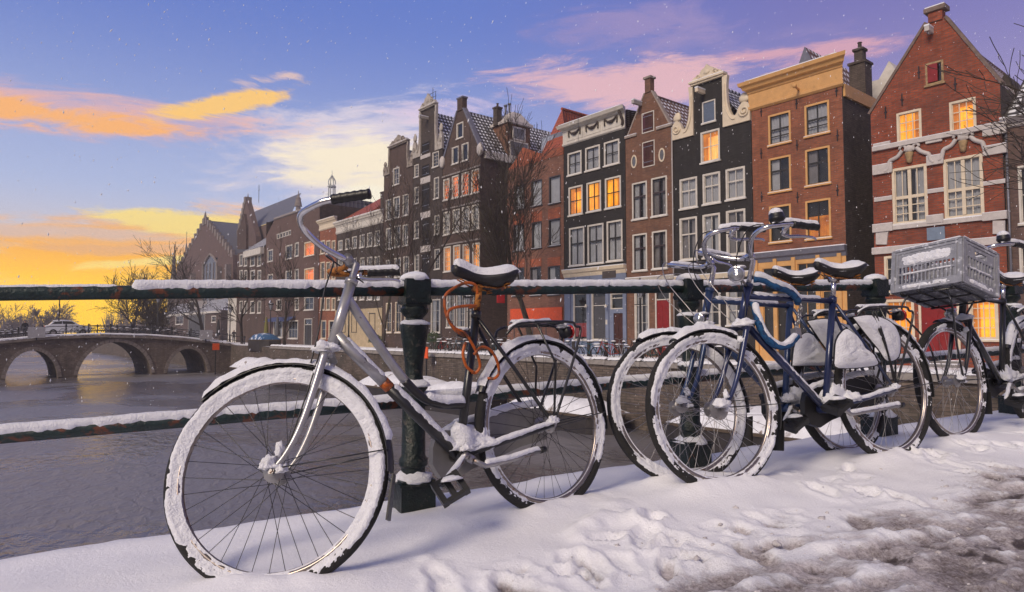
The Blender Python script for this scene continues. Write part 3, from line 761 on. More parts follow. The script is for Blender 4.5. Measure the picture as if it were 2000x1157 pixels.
def make_bike(b, kind, label, fr_m, seed, opt):
    M = bike_matrix(b); root = thing('bicycle', label, 'bicycle', M, 'bicycles leaning on the bridge railing')
    UPL = (M.to_3x3().transposed() @ V((0, 0, 1)))       # world up in bike space
    SM = steer_matrix(b[4]); I = Matrix.Identity(4)
    far = opt.get('far', False)
    make_wheel(root, 'rear_wheel', HR, I, opt.get('rw', {}), seed)
    make_wheel(root, 'front_wheel', HF, SM, opt.get('fw', {}), seed+50)
    BB = V((.442, 0, .295)); ST = V((.278, 0, .832))
    two = isinstance(fr_m, tuple); c1, c2 = fr_m if two else (fr_m, fr_m)
    ht0, ht1 = axis_at(.735), axis_at(.955 if kind == 'step' else .90)
    bars(root, 'head_tube', [([ht0, ht1], .019), ([ht1-AXD*.004, ht1+AXD*.012], .023), ([ht0-AXD*.010, ht0+AXD*.004], .023)], c1)
    if kind == 'step':
        d0, d1 = axis_at(.775), BB; dm = d0.lerp(d1, .40)
        dt = bars(root, 'down_tube', [([d0, dm], .0205)], c1); bars(dt, 'lower_section', [([dm, d1], .0205)], c2)
        bars(dt, 'orange_band', [([d0.lerp(d1, .365), d0.lerp(d1, .415)], .0211)], ORANGE)
        up = smooth_path([axis_at(.905), (.74, 0, .752), (.655, 0, .622), (.59, 0, .545), (.53, 0, .505), (.46, 0, .488), (.392, 0, .482)], 7)
        u_ = bars(root, 'upper_tube', [(up[:17], .0165)], c1); bars(u_, 'lower_section', [(up[16:], .0165)], c2)
        snow_part(u_, [(up[24:], .0165, .020, UPL)], seed)
        snow_part(dt, [([d0.lerp(d1, t) for t in (.05, .35)], .0205, .006, UPL), ([d0.lerp(d1, t) for t in (.42, .95)], .0205, .009, UPL)], seed+4)
    else:
        d0, d1 = axis_at(.745), BB
        dt = bars(root, 'down_tube', [([d0, d1], .017)], c1); snow_part(dt, [([d0.lerp(d1, t) for t in (.05, .95)], .017, .005, UPL)], seed+4)
        t0 = axis_at(.855); tt = bars(root, 'top_tube', [([t0, V((.282, 0, .82))], .0145)], c1)
        snow_part(tt, [([t0.lerp(V((.29, 0, .82)), .08), t0.lerp(V((.29, 0, .82)), .85)], .0145, .010, UPL)], seed+2)
    stb = bars(root, 'seat_tube', [([BB, ST], .0165), ([ST-V((-.006, 0, .02)), ST+V((-.002, 0, .007))], .0195)], c2)
    sp = bars(root, 'seat_post', [([ST, V((.245, 0, .945))], .0128), ([(.262, -.018, .932), (.262, .018, .932)], .014)], RUST if kind == 'step' else CHROME)
    saddle(root, V((.232, 0, .985)), seed=seed, snow=opt.get('ssnow', .026), tilt=opt.get('stilt', -.10))
    for s in (-1, 1):
        cs = bars(root, 'chain_stay', [([BB+V((0, s*.02, 0)), V((.25, s*.045, .32)), V((0, s*.058, WR))], .0105)], c2)
        if s > 0: snow_part(cs, [([BB+V((-.03, .02, 0)), V((.25, .045, .32)), V((.005, .058, WR))], .0105, .013, UPL), (V((0, .06, WR+.012)), (.034, .02, .026))], seed+6)
        bars(root, 'seat_stay', [([ST+V((.003, s*.016, -.03)), V((.16, s*.045, .60)), V((0, s*.058, WR))], .0078)], c2)
    blk = opt.get('fork', c1)
    fk = None
    for s in (-1, 1):
        pth = smooth_path([axis_at(.70)+V((0, s*.048, 0)), axis_at(.58)+V((.0, s*.050, 0)), axis_at(.47)+V((.006, s*.052, 0)), V((1.072, s*.055, .395)), HF+V((0, s*.055, 0))], 6)
        mb = MB(); mb.tube(pth, [.0135-.0055*i/(len(pth)-1) for i in range(len(pth))], 12)
        o = mb.xf(SM).obj('fork_blade', blk, fk or root, True)
        if fk is None:
            fk = o; mb = MB(); mb.tube([axis_at(.70)+V((0, -.055, 0)), axis_at(.712), axis_at(.70)+V((0, .055, 0))], .0165, 12); mb.xf(SM).obj('fork_crown', blk, fk, True)
    hb = SM @ HF
    hs = opt.get('hubsnow', (.036, .024, .028)); snow_part(fk, [(SM @ (HF+V((.004, .058, .016))), hs), (SM @ (HF+V((-.028, .05, -.004))), (.024, .02, .022)), (SM @ (HF+V((-.03, .056, .05))), (.016, .014, .034)), (SM @ (axis_at(.70)+V((.0, .02, .018))), (.055, .055, .030)), (SM @ (axis_at(.70)+V((.03, .035, -.06))), (.018, .02, .03))], seed+8)
    fender(root, 'front_fender', HF, opt.get('ff', (58, 196))[0], opt.get('ff', (58, 196))[1], SM, opt.get('fendm', BLACK), seed, .017, sa=opt.get('ffs'))
    fender(root, 'rear_fender', HR, 28, 190, I, opt.get('fendm', BLACK), seed+5, .016, sa=(32, 165))
    mb = MB(); q = R_(196); mb.hexa([(HF.x+.372*math.cos(q)-.004, y*.026, HF.z+.372*math.sin(q)+.02) if z else (HF.x+.385*math.cos(R_(214))-.004, y*.034, HF.z+.385*math.sin(R_(214))) for z in (0, 1) for (x, y) in ((0, -1), (.004, -1), (.004, 1), (0, 1))])
    mb.v = [(x+(.005 if i % 4 in (1, 2) else 0), y, z) for i, (x, y, z) in enumerate(mb.v)]
    mb.xf(SM).obj('mudflap', PLASTIC, root)
    mb = MB()
    for s in (-1, 1): mb.tube([HF+V((-.02, s*.062, .004)), V((HF.x+.362*math.cos(R_(181)), s*.03, HF.z+.362*math.sin(R_(181))))], .0022, 6)
    mb.xf(SM).obj('fender_stay', BLACK, root, True)
    bars(root, 'rear_fender_stay', [([V((-.01, s*.062, WR)), V((-.362*math.cos(R_(20)), s*.03, WR+.362*math.sin(R_(2))))], .0024) for s in (-1, 1)], BLACK)
    stem = axis_at(1.045)+V((.005, 0, 0)); stem = V((opt.get('stemx', .805), 0, 1.042))
    handlebar(root, stem, SM, opt.get('bar', CHROME), seed, opt.get('gsnow', True), opt.get('lever', ('near',)), opt.get('bell', False), rust_far=opt.get('rust', False), stemm=STEEL if kind == 'step' else CHROME)
    bars(root, 'steering_column', [([ht1, axis_at(1.0)], .0125)], CHROME).data.transform(Matrix.Identity(4))
    # rear carrier
    if opt.get('rack', True):
        segs = []
        for s in (-1, 1):
            segs += [(smooth_path([(.17, s*.035, .735), (.10, s*.06, .775), (-.16, s*.06, .772), (-.205, s*.058, .752), (-.222, s*.057, .705), (-.012, s*.062, .375)], 6), .0058),
                     ([(.02, s*.06, .772), (-.055, s*.062, .60), (-.005, s*.062, .38)], .005)]
        for x in (.09, .0, -.08, -.155): segs.append(([(x, -.06, .773), (x, .06, .773)], .004))
        for y in (-.02, .02): segs.append(([(.12, y, .772), (-.17, y, .772)], .0035))
        rk = bars(root, 'carrier', segs, BLACK)
        mb = MB(); Mx = Matrix.Rotation(-math.pi/2, 4, 'Y'); mb.lathe([(.0, .03), (.026, .026), (.030, .0), (.030, -.004)], (-.188, 0, .735), 16, M=Mx); tl = mb.obj('tail_lamp', PLASTIC, root, True)
        mb = MB(); mb.lathe([(.030, .0), (.030, .006), (.024, .012), (.0, .014)], (-.218, 0, .735), 16, M=Mx); mb.obj('lens', REDL, tl, True)
        snow_part(rk, [([(.15, .03, .752), (.10, .058, .778), (.03, .06, .776)], .006, .008, UPL), ((-.185, 0, .758), (.03, .03, .016)), ([(.1, -.01, .775), (-.12, -.01, .775)], .02, .006, UPL)], seed+12)
    # chain case on the far side, crank, pedal, stand
    mb = MB(); pts = [(.52, .34), (.50, .38), (.45, .395), (.10, .43), (-.02, .425), (-.075, .36), (-.04, .29), (.10, .28), (.36, .232), (.44, .205), (.50, .225), (.53, .28)]
    mb.prism(pts, -.075, -.045); cc = mb.obj('chain_case', opt.get('ccm', mat('case_vinyl', (.20, .19, .18), .4, 0, .15, 10)), root)
    snow_part(cc, [([(.48, -.06, .385), (.10, -.06, .43), (-.02, -.06, .425)], .016, .018, UPL)], seed+14)
    mb = MB(); My = Matrix.Rotation(-math.pi/2, 4, 'X'); mb.lathe([(.02, -.036), (.021, -.034), (.021, .034), (.02, .036)], BB, 16, M=My); bbk = mb.obj('bottom_bracket', c2, root, 'auto')
    if kind == 'step':
        mb = MB(); mb.prism([(.37, .46), (.47, .38), (.50, .33), (.44, .30), (.33, .30), (.27, .34), (.30, .40)], -.02, .012); 
        snow_part(bbk, [((.40, .0, .335), (.085, .05, .085)), ((.33, .01, .315), (.07, .045, .05)), ((.43, .035, .318), (.03, .02, .02))], seed+20)
    else: snow_part(bbk, [((.36, 0, .33), (.095, .05, .075)), ((.43, .03, .33), (.05, .03, .04)), ((.28, .02, .33), (.06, .045, .04))], seed+20)
    pc = V(opt.get('ped', (.572, .12, .205))); k0 = BB+V((0, .045, 0)); k1 = V((pc.x, .062, pc.z))
    cr = bars(root, 'crank', [([BB+V((0, .03, 0)), k0+V((0, .012, 0))], .014), ([k0, k0.lerp(k1, .5), k1], .0105), ([k1, V((pc.x, .085, pc.z))], .006)], STEEL)
    snow_part(cr, [([k0, k1], .0105, .007, UPL)], seed+22)
    pedal(cr, pc, seed, opt.get('ptilt', -.75 if kind == 'step' else -.3))
    k1 = BB*2-V((pc.x, 0, pc.z)); k1.y = -.085; c3 = bars(root, 'crank', [([BB+V((0, -.05, 0)), k1], .0105), ([k1, k1+V((0, -.03, 0))], .006)], STEEL); pedal(c3, k1+V((0, -.06, 0)), seed+1, -.2)
    ks = opt.get('kick', [(.415, .055, .275), (.37, .062, .248), (.25, .066, .25), (.10, .066, .262)])
    st = bars(root, 'kickstand', [([V(p) for p in ks], .0105), ([V(ks[0])+V((.015, -.03, .02)), V(ks[0])], .016)], STEEL)
    e = V(ks[-1]); d = (e-V(ks[-2])).normalized(); bars(st, 'stand_foot', [([e, e+d*.03], .0125)], PLASTIC)
    snow_part(st, [([V(p) for p in ks[1:]], .0105, .011, UPL)], seed+24)
    return root, SM, UPL
def cable(root, pts, r=.0025, m=None, name='cable'):
    return bars(root, name, [(smooth_path(pts, 6), r)], m or PLASTIC)
def front_fade(q):                                    # bare tyre low down where it meets the ground snow
    return 1.0
bk1, SM1, UP1 = make_bike(B1, 'step', 'old silver and black step-through bicycle with rusty seat post, closest to the camera', (SILVER, BLACK), 11,
    dict(fw=dict(snow=(.20, .0), spoke=BLACK, rim=DARKCHROME), rw=dict(snow=(-.12, .0), spoke=BLACK), gsnow='far', rust=True, lever=('far',),
         stilt=-.13, ssnow=.034, ff=(52, 192), ffs=(54, 176), hubsnow=(.034, .024, .032)))
cable(bk1, [SM1 @ V(p) for p in ((.80, -.235, 1.06), (.90, -.10, 1.13), (.86, .0, 1.05), (.90, .025, .93), (.93, .03, .80), (.97, .035, .68))], .0028)
cable(bk1, [SM1 @ V(p) for p in ((.93, .02, .74), (.98, .045, .60), (1.04, .06, .46), (1.08, .06, .38))], .0025)
bk2, SM2, UP2 = make_bike(B2, 'diamond', 'dark blue roadster with chrome headlamp and big black bell', BLUEP, 31,
    dict(fw=dict(snow=(-.06, .0), hub=.045, spoke=STEEL), rw=dict(snow=(-.18, .0)), bell=True, lever=('near', 'far'), ped=(.50, .12, .315),
         kick=[(.40, .055, .30), (.35, .064, .262), (.20, .068, .268), (.0, .068, .275)], ccm=PLASTIC, hubsnow=(.046, .03, .036), ff=(60, 200), ffs=(62, 118), fendm=mat('grey_black_paint', (.03, .03, .033), .4)))
bk3, SM3, UP3 = make_bike(B3, 'diamond', 'blue bicycle squeezed between the dark blue roadster and the railing', mat('mid_blue_paint', (.022, .045, .12), .32, .15, .2, 9, coat=.3), 53,
    dict(fw=dict(snow=(.10, .0)), rw=dict(snow=(-.15, .0)), lever=('near',), ccm=PLASTIC, ped=(.53, .12, .22), ff=(66, 190), ffs=(68, 120)))
bk4, SM4, UP4 = make_bike(B4, 'diamond', 'black bicycle carrying a grey plastic crate over its front wheel', BLACK, 71,
    dict(fw=dict(snow=(-.2, .0)), rw=dict(snow=(-.1, .0)), lever=(), bell=True, fork=BLACK, ccm=PLASTIC, ff=(80, 190), ffs=(90, 150)))
bk5, SM5, UP5 = make_bike(B5, 'diamond', 'black bicycle cut off at the frame edge beyond the crate bicycle', BLACK, 91, dict(fw=dict(snow=(.1, .0)), rw=dict(snow=(.1, .0)), ccm=PLASTIC))
# --- headlamp and cables of the dark blue roadster
def headlamp(root, c, SM, r=.036, seed=0, d=V((.80, .62, -.10))):
    q = d.normalized().to_track_quat('Z', 'Y').to_matrix().to_4x4()
    mb = MB(); mb.lathe([(.004, -.07), (.016, -.064), (.028, -.045), (r*.94, -.015), (r, .0), (r*1.06, .004), (r*1.06, .012), (r*.96, .014)], (0, 0, 0), 20, M=q)
    o = mb.xf(SM @ Matrix.Translation(c)).obj('headlamp', CHROME, root, True)
    mb = MB(); mb.lathe([(r*.97, .010), (r*.8, .019), (r*.45, .023), (.0, .024)], (0, 0, 0), 20, M=q); mb.xf(SM @ Matrix.Translation(c)).obj('lens', LENS, o, True)
    bars(o, 'bracket', [([SM @ (V(c)+V((-.02, 0, -.02))), SM @ axis_at(c[2]-.06)], .006)], STEEL)
    sn = MB(); sn.blob(SM @ (V(c)+V((-.02, 0, r*.85))), (.034, .028, .012), seed, 14, 7, .2); sn.obj('snow', SNOW, o, True)
headlamp(bk2, (.915, .03, .955), SM2, .037)
headlamp(bk3, (.93, .02, .76), SM3, .026, 4)
headlamp(bk4, (1.06, .02, .745), SM4, .030, 6)
for root, SM in ((bk2, SM2), (bk3, SM3)):
    cable(root, [SM @ V(p) for p in ((.80, .26, 1.10), (.90, .16, 1.15), (.93, .06, 1.02), (.89, .03, .88), (.90, .03, .76), (1.0, .05, .55))], .0026)
    cable(root, [SM @ V(p) for p in ((.80, -.25, 1.10), (.93, -.22, 1.13), (.99, -.12, 1.00), (.95, -.02, .82), (.90, -.02, .72))], .0026, STEEL)
    cable(root, [SM @ V(p) for p in ((.82, -.26, 1.08), (.97, -.24, 1.06), (1.0, -.15, .92), (.93, -.03, .74))], .0022, STEEL)
# --- snow-covered coat guards over the rear wheels
def coat_guard(root, lobes, y, seed, m=GUARD):
    g = None
    for k, pts in enumerate(lobes):
        P = [p for p in smooth_path([(x, 0, z) for x, z in pts+[pts[0]]], 4)][:-1]
        cx = sum(p.x for p in P)/len(P); cz = sum(p.z for p in P)/len(P)
        mb = MB(); mb.prism([(cx+(p.x-cx)*1.04, cz+(p.z-cz)*1.04) for p in P][::-1], y-.006, y)
        o = mb.obj('coat_guard', m, root); g = o
        mb = MB(); n = len(P); rings = 7; vs = []
        for i in range(rings+1):
            t = i/rings; k_ = math.sqrt(max(0, 1-t**4))
            for j, p in enumerate(P):
                q = V((cx+(p.x-cx)*t*.99, y+.020*k_*(1+.7*nz(p*t+V((cx, 0, cz)), 16, seed)+.5*nz(p*t, 42, seed)), cz+(p.z-cz)*t*.99))
                vs.append(q)
        mb.add(vs, [(i*n+j, i*n+(j+1) % n, (i+1)*n+(j+1) % n, (i+1)*n+j) for i in range(rings) for j in range(n)]); mb.obj('snow', SNOW, o, True)
coat_guard(bk2, [[(.405, .535), (.375, .62), (.30, .672), (.245, .645), (.18, .573), (.115, .515), (.13, .482), (.39, .485)],
                 [(.235, .728), (.10, .735), (-.04, .694), (-.09, .613), (-.055, .515), (.035, .500), (.085, .56), (.16, .64)]], .066, 3)
coat_guard(bk3, [[(.415, .50), (.363, .617), (.263, .667), (.19, .61), (.12, .52), (.14, .49)], [(.249, .727), (.08, .735), (-.05, .68), (-.09, .60), (-.03, .51), (.09, .52)]], .066, 8)
for x0, z0, x1, z1 in ((.10, .755, .0, .40), (.075, .76, .015, .40)):
    c = cable(bk2, [(x0, .07, z0), ((x0+x1)/2+.02, .094, (z0+z1)/2), (x1, .07, z1)], .0045, PLASTIC, 'carrier_strap')
# --- orange cable lock wound round the seat tube
def lock_piece(name, label, cat, M, curves, m, r, snow=None, up=None):
    t = thing(name, label, cat, M)
    for k, c in enumerate(curves):
        pt = resample(smooth_path(c, 6), .008); o = bars(t, 'cable', [(pt, [r*(1+(.22 if r > .01 else .05)*nz(p_, 45, k)) for p_ in pt])], m)
        if snow and k in snow: snow_part(o, [(smooth_path(c, 4), r, snow[k], up)], k)
    return t
lk = lock_piece('cable_lock', 'orange cable lock looped round the seat tube of the silver bicycle', 'lock', bike_matrix(B1),
    [[(.288, .035, .904), (.300, .045, .937), (.347, .04, .946), (.425, .03, .912), (.446, .03, .872), (.441, .03, .82), (.419, .035, .775), (.38, .045, .75), (.356, .045, .717), (.335, .045, .672), (.322, .04, .621), (.337, .03, .596), (.352, .02, .60)],
     [(.285, -.03, .86), (.305, .035, .857), (.386, .045, .853), (.435, .045, .842), (.449, .045, .813), (.427, .045, .769), (.385, .04, .742), (.31, -.01, .735), (.27, -.03, .73)],
     [(.37, .03, .715), (.388, .03, .675), (.380, .03, .625), (.350, .03, .598)],
     [(.352, .05, .665), (.318, .06, .69), (.277, .06, .675), (.251, .058, .633), (.246, .055, .587), (.266, .05, .566), (.285, .03, .57)]], ORANGE, .0058)
mb = MB(); mb.tube([(.352, .03, .742), (.395, .03, .755)], .016, 12); lb = mb.obj('lock_body', PLASTIC, lk, True); snow_part(lb, [((.37, .03, .765), (.022, .018, .01))], 2)
# --- blue sleeve chain lock on the roadster
lk = lock_piece('chain_lock', 'blue sleeved chain lock hanging from the top tube of the dark blue roadster', 'lock', bike_matrix(B2),
    [[(.80, .01, .935), (.77, .03, .928), (.715, .045, .897), (.622, .045, .866), (.565, .035, .828), (.552, .02, .812)],
     [(.830, .02, .82), (.838, .035, .75), (.825, .04, .69), (.800, .045, .645), (.755, .045, .614), (.70, .045, .605), (.650, .045, .625), (.607, .04, .652)]], BLUEL, .0165, {0: .016, 1: .010}, UP2)
n_l = 5
for i in range(n_l):
    t = i/(n_l-1); c = V((.606-.058*t, .035, .672+.118*t)); mb = MB()
    mb.tube([c+V((.010*math.cos(a)*(1 if i % 2 else .6), (.010 if not i % 2 else .003)*math.cos(a), .021*math.sin(a))) for a in [k*math.pi/6 for k in range(13)]], .0045, 6)
    mb.obj('chain_link', STEEL, lk, True)
mb = MB(); mb.box(.585, .622, .02, .05, .64, .69); mb.obj('padlock', STEEL, lk)
# --- plastic crate with slotted sides on the front carrier
def build_crate():
    C0 = V((3.89, 2.21, 1.318)); ey = V((.0, .993, -.105)).normalized(); ex = V((.96, .03, -.25)); ex = (ex-ey*ex.dot(ey)).normalized(); ez = ex.cross(ey)
    Mx = Matrix.Translation(C0) @ Matrix((ex, ey, ez)).transposed().to_4x4()
    G = mat('crate_plastic', (.25, .255, .285), .5, 0, .2, 20, c2=(.55, .56, .60), c2s=26, c2t=.56, c2w=.10)
    t = thing('crate', 'grey slotted plastic crate with snow on its sides, tilted on the front carrier', 'crate', Mx)
    L, W, H, th = .33, .41, .262, .010           # x rearwards, y across, z down from the rim
    def wall(nm, w, place):
        """a crate side built in u (length) and z: rim, posts, rows of slots, handhold on the short one"""
        mb = MB(); bx = lambda u0, u1, z0, z1, d0=0, d1=th: mb.box(u0, u1, d0, d1, z0, z1)
        bx(0, w, -.012, 0, -.006, th+.004); bx(0, w, -.030, -.018, -.004, th); bx(0, w, -.018, -.012); bx(0, w, -H, -H+.045, -.002); 
        bx(0, .022, -H, -.004, -.006); bx(w-.022, w, -H, -.004, -.006); bx(.030, .040, -H+.045, -.03, -.004); bx(w-.040, w-.030, -H+.045, -.03, -.004)
        bx(.022, .030, -H+.045, -.03); bx(w-.030, w-.022, -H+.045, -.03)
        hand = nm == 'side_panel'
        if hand:
            bx(.04, w*.5-.055, -.10, -.03); bx(w*.5+.055, w-.04, -.10, -.03); bx(w*.5-.055, w*.5+.055, -.10, -.082); bx(w*.5-.06, w*.5+.06, -.05, -.03)
        else: bx(.04, w-.04, -.115, -.03)
        z1 = -.10 if hand else -.115
        bx(.04, w-.04, -.165, -.150); n = 14 if not hand else 9
        for zz0, zz1 in ((z1, -.150), (-.165, -H+.045)):
            for i in range(n+1):
                u = .04+(w-.08)*i/n; bx(u-.004, u+.004, zz1, zz0)
        o = mb.obj(nm, G, t); o.matrix_local = place
        sn = MB(); bxs = lambda u0, u1, z0, z1: sn.box(u0, u1, -.0045, -.001, z0, z1)
        sn2 = MB()
        for (u0, u1, z0, z1, k) in ((.045, w-.045, z1+.006, -.036, 1), (.03, w-.03, -H+.008, -H+.04, 2), (.045, w-.045, -.163, -.151, 3)):
            if hand and k == 1: continue
            nu, nv = 60, 12; vs = []
            for i in range(nu+1):
                for j in range(nv+1):
                    u = u0+(u1-u0)*i/nu; v = z0+(z1_ if False else (z1 if False else (0)))*0
                    v = z0+(({1: -.036, 2: -H+.04, 3: -.151}[k])-z0)*j/nv
                    e = min(1, 5*min(i/nu, 1-i/nu))*min(1, 4*min(j/nv, 1-j/nv))
                    g_ = .75+.55*nz((u, v, 0), 17, k)+.45*nz((u, v, 0), 60, k+w); vs.append((u, .003-.011*e*max(-.2, g_), v))
            sn2.add(vs, [(i*(nv+1)+j, (i+1)*(nv+1)+j, (i+1)*(nv+1)+j+1, i*(nv+1)+j+1) for i in range(nu) for j in range(nv)])
        sn2.obj('snow', SNOW, o, True)
        sr = MB(); snow_path(sr, [(.01, th*.5, -.001), (w-.01, th*.5, -.001)], .006, .006, up=(0, 0, 1), seed=w, step=.01); sr.obj('snow', SNOW, o, True)
    # front (faces along the railing), near side, back, far side
    F = lambda o, xa, ya: Matrix.Translation(o) @ Matrix((V(xa), V(ya), V((0, 0, 1)))).transposed().to_4x4()
    wall('front_panel', W, F((0, W, 0), (0, -1, 0), (1, 0, 0)))
    wall('side_panel', L, F((0, 0, 0), (1, 0, 0), (0, 1, 0)))
    wall('front_panel', W, F((L, 0, 0), (0, 1, 0), (-1, 0, 0)))
    wall('side_panel', L, F((L, W, 0), (-1, 0, 0), (0, -1, 0)))
    mb = MB()
    for i in range(15): mb.box(.006+i*.0222, .013+i*.0222, .005, W-.005, -H-.001, -H+.012)
    for i in range(18): mb.box(.005, L-.005, .006+i*.0228, .012+i*.0228, -H+.001, -H+.010)
    mb.obj('bottom_grid', G, t)
    # carrier below it belongs to the bicycle
    Mi = bike_matrix(B4).inverted(); q = lambda x, y, z: Mi @ (Mx @ V((x, y, z)))
    segs = []
    for y in (.06, .16, .25, .35): segs.append(([q(-.0, y, -H-.012), q(L*.95, y, -H-.012)], .006))
    for x in (.02, .16, .30): segs.append(([q(x, .05, -H-.020), q(x, .36, -H-.020)], .006))
    hub = SM4 @ HF
    for s in (-1, 1):
        a = q(.02, .205-s*.11, -H-.02); segs.append((smooth_path([a, a+V((.03, s*.03, -.10)), hub+V((.06, s*.075, .22)), hub+V((0, s*.068, 0))], 5), .0055))
        a = q(.28, .205-s*.10, -H-.02); segs.append(([a, SM4 @ (axis_at(.74)+V((.01, s*.03, 0)))], .0055))
    bars(bk4, 'front_carrier', segs, BLACK)
build_crate()

# ------------------------------------------------------------------ houses
GLASS = bpy.data.materials.new('window_glass'); GLASS.use_nodes = True
def _glass():
    t = GLASS.node_tree; n = t.nodes
    for x in list(n): n.remove(x)
    o = n.new('ShaderNodeOutputMaterial'); mx = n.new('ShaderNodeMixShader'); tr = n.new('ShaderNodeBsdfTransparent'); gl = n.new('ShaderNodeBsdfGlossy')
    tr.inputs[0].default_value = (.80, .82, .84, 1); gl.inputs['Roughness'].default_value = .04; gl.inputs[0].default_value = (.9, .9, .9, 1)
    lw = n.new('ShaderNodeLayerWeight'); lw.inputs[0].default_value = .28
    bp = n.new('ShaderNodeBump'); bp.inputs['Strength'].default_value = .06; bp.inputs['Distance'].default_value = .05
    tc = n.new('ShaderNodeTexCoord'); t.links.new(nnoise(tc.outputs['Object'], 1.7, 2, .5, 0, t), bp.inputs['Height']); t.links.new(bp.outputs[0], gl.inputs['Normal'])
    t.links.new(nmath('ADD', .07, nmath('MULTIPLY', lw.outputs['Fresnel'], .75, tree=t), tree=t), mx.inputs[0])
    t.links.new(tr.outputs[0], mx.inputs[1]); t.links.new(gl.outputs[0], mx.inputs[2]); t.links.new(mx.outputs[0], o.inputs[0])
_glass()
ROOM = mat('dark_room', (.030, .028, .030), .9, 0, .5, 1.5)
CURT = mat('net_or_sheen_cloth', (.56, .55, .57), .9, 0, .10, 2)  # net curtains; behind some panes it stands in for reflected sky
CURTD = mat('grey_curtain', (.30, .27, .27), .9, 0, .15, 2)
def lit(name, a, b, k):
    if name in MATS: return MATS[name]
    m = bpy.data.materials.new(name); m.use_nodes = True; t = m.node_tree; p = t.nodes['Principled BSDF']
    tc = t.nodes.new('ShaderNodeTexCoord').outputs['Object']
    mp = t.nodes.new('ShaderNodeMapping'); t.links.new(tc, mp.inputs[0]); mp.inputs['Scale'].default_value = (7, 7, .35)
    f = nsmooth(nnoise(tc, 1.1, 3, .5, 0, t), .3, .7, t); fo = nsmooth(nnoise(mp.outputs[0], 1.6, 3, .55, 0, t), .25, .75, t)
    c = nmix(f, C4(a), C4(b), t); t.links.new(c, p.inputs['Emission Color'])
    t.links.new(nmath('MULTIPLY', nmath('ADD', .55, nmath('MULTIPLY', fo, .6, tree=t), tree=t), nmath('MULTIPLY', nmath('ADD', .6, nmath('MULTIPLY', f, .6, tree=t), tree=t), k, tree=t), tree=t), p.inputs['Emission Strength'])
    p.inputs['Base Color'].default_value = C4(a)
    MATS[name] = m; return m
AMBER = lit('lamp_lit_curtain', (.95, .36, .010), (1.0, .47, .03), 1.1)
ORNG = lit('orange_lit_room', (1.0, .19, .004), (1.0, .27, .01), .95)
PALEL = lit('warm_lit_room', (.95, .48, .09), (1.0, .62, .20), .9)
INKY = lit('dim_lit_room', (.50, .13, .01), (.95, .34, .03), .8)
DRAPE = lit('backlit_drape', (.62, .19, .006), (.75, .28, .02), .65)
BRK = {
 'red': brick_mat('red_brick', (.40, .085, .034), (.28, .06, .027), (.16, .11, .09), .5, 1.3, (.075, .035, .03)),
 'rust': brick_mat('russet_brick', (.37, .115, .050), (.29, .088, .042), (.20, .13, .10), .4, 1.2, (.11, .055, .04)),
 'brown': brick_mat('brown_brick', (.25, .112, .064), (.19, .088, .053), (.16, .12, .10), .4, 1.2, (.075, .05, .04)),
 'black': brick_mat('black_tarred_brick', (.024, .022, .022), (.032, .029, .029), (.018, .017, .017), .4, 1.2, (.012, .011, .012), .25),
 'dusk': brick_mat('dusky_brick', (.115, .072, .058), (.088, .056, .047), (.09, .07, .062), .4, 1.2, (.05, .038, .034)),
 'dark': brick_mat('dark_brown_brick', (.085, .064, .056), (.066, .050, .045), (.05, .044, .04), .4, 1.2, (.03, .026, .025)),
 'flame': brick_mat('orange_brick', (.50, .12, .045), (.36, .095, .045), (.18, .12, .10), .5, 1.2, (.12, .06, .045)),
 'ruddy': brick_mat('ruddy_brick', (.27, .115, .075), (.20, .09, .062), (.17, .12, .10), .4, 1.2, (.12, .065, .05)),
 'plum': brick_mat('mauve_brick', (.165, .100, .085), (.13, .08, .07), (.13, .10, .09), .4, 1.2, (.085, .058, .052)),
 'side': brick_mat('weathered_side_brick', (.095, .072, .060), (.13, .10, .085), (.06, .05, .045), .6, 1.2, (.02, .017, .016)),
}
TILE = {
 'red': tile_mat('red_pantiles', (.40, .085, .035), (.28, .065, .03), .22),
 'dark': tile_mat('dark_pantiles', (.040, .040, .045), (.075, .07, .072), .62, .34, .40),
 'grey': tile_mat('grey_pantiles', (.06, .06, .066), (.095, .09, .092), .6, .34, .40),
 'snowy': tile_mat('snow_dotted_pantiles', (.07, .065, .068), (.11, .10, .10), .85, .42, .5),
 'brown': tile_mat('mossy_pantiles', (.20, .085, .045), (.11, .075, .04), .58, .34, .40),
 'slate': tile_mat('slates', (.10, .105, .13), (.13, .135, .16), .1, .5, .6),
}
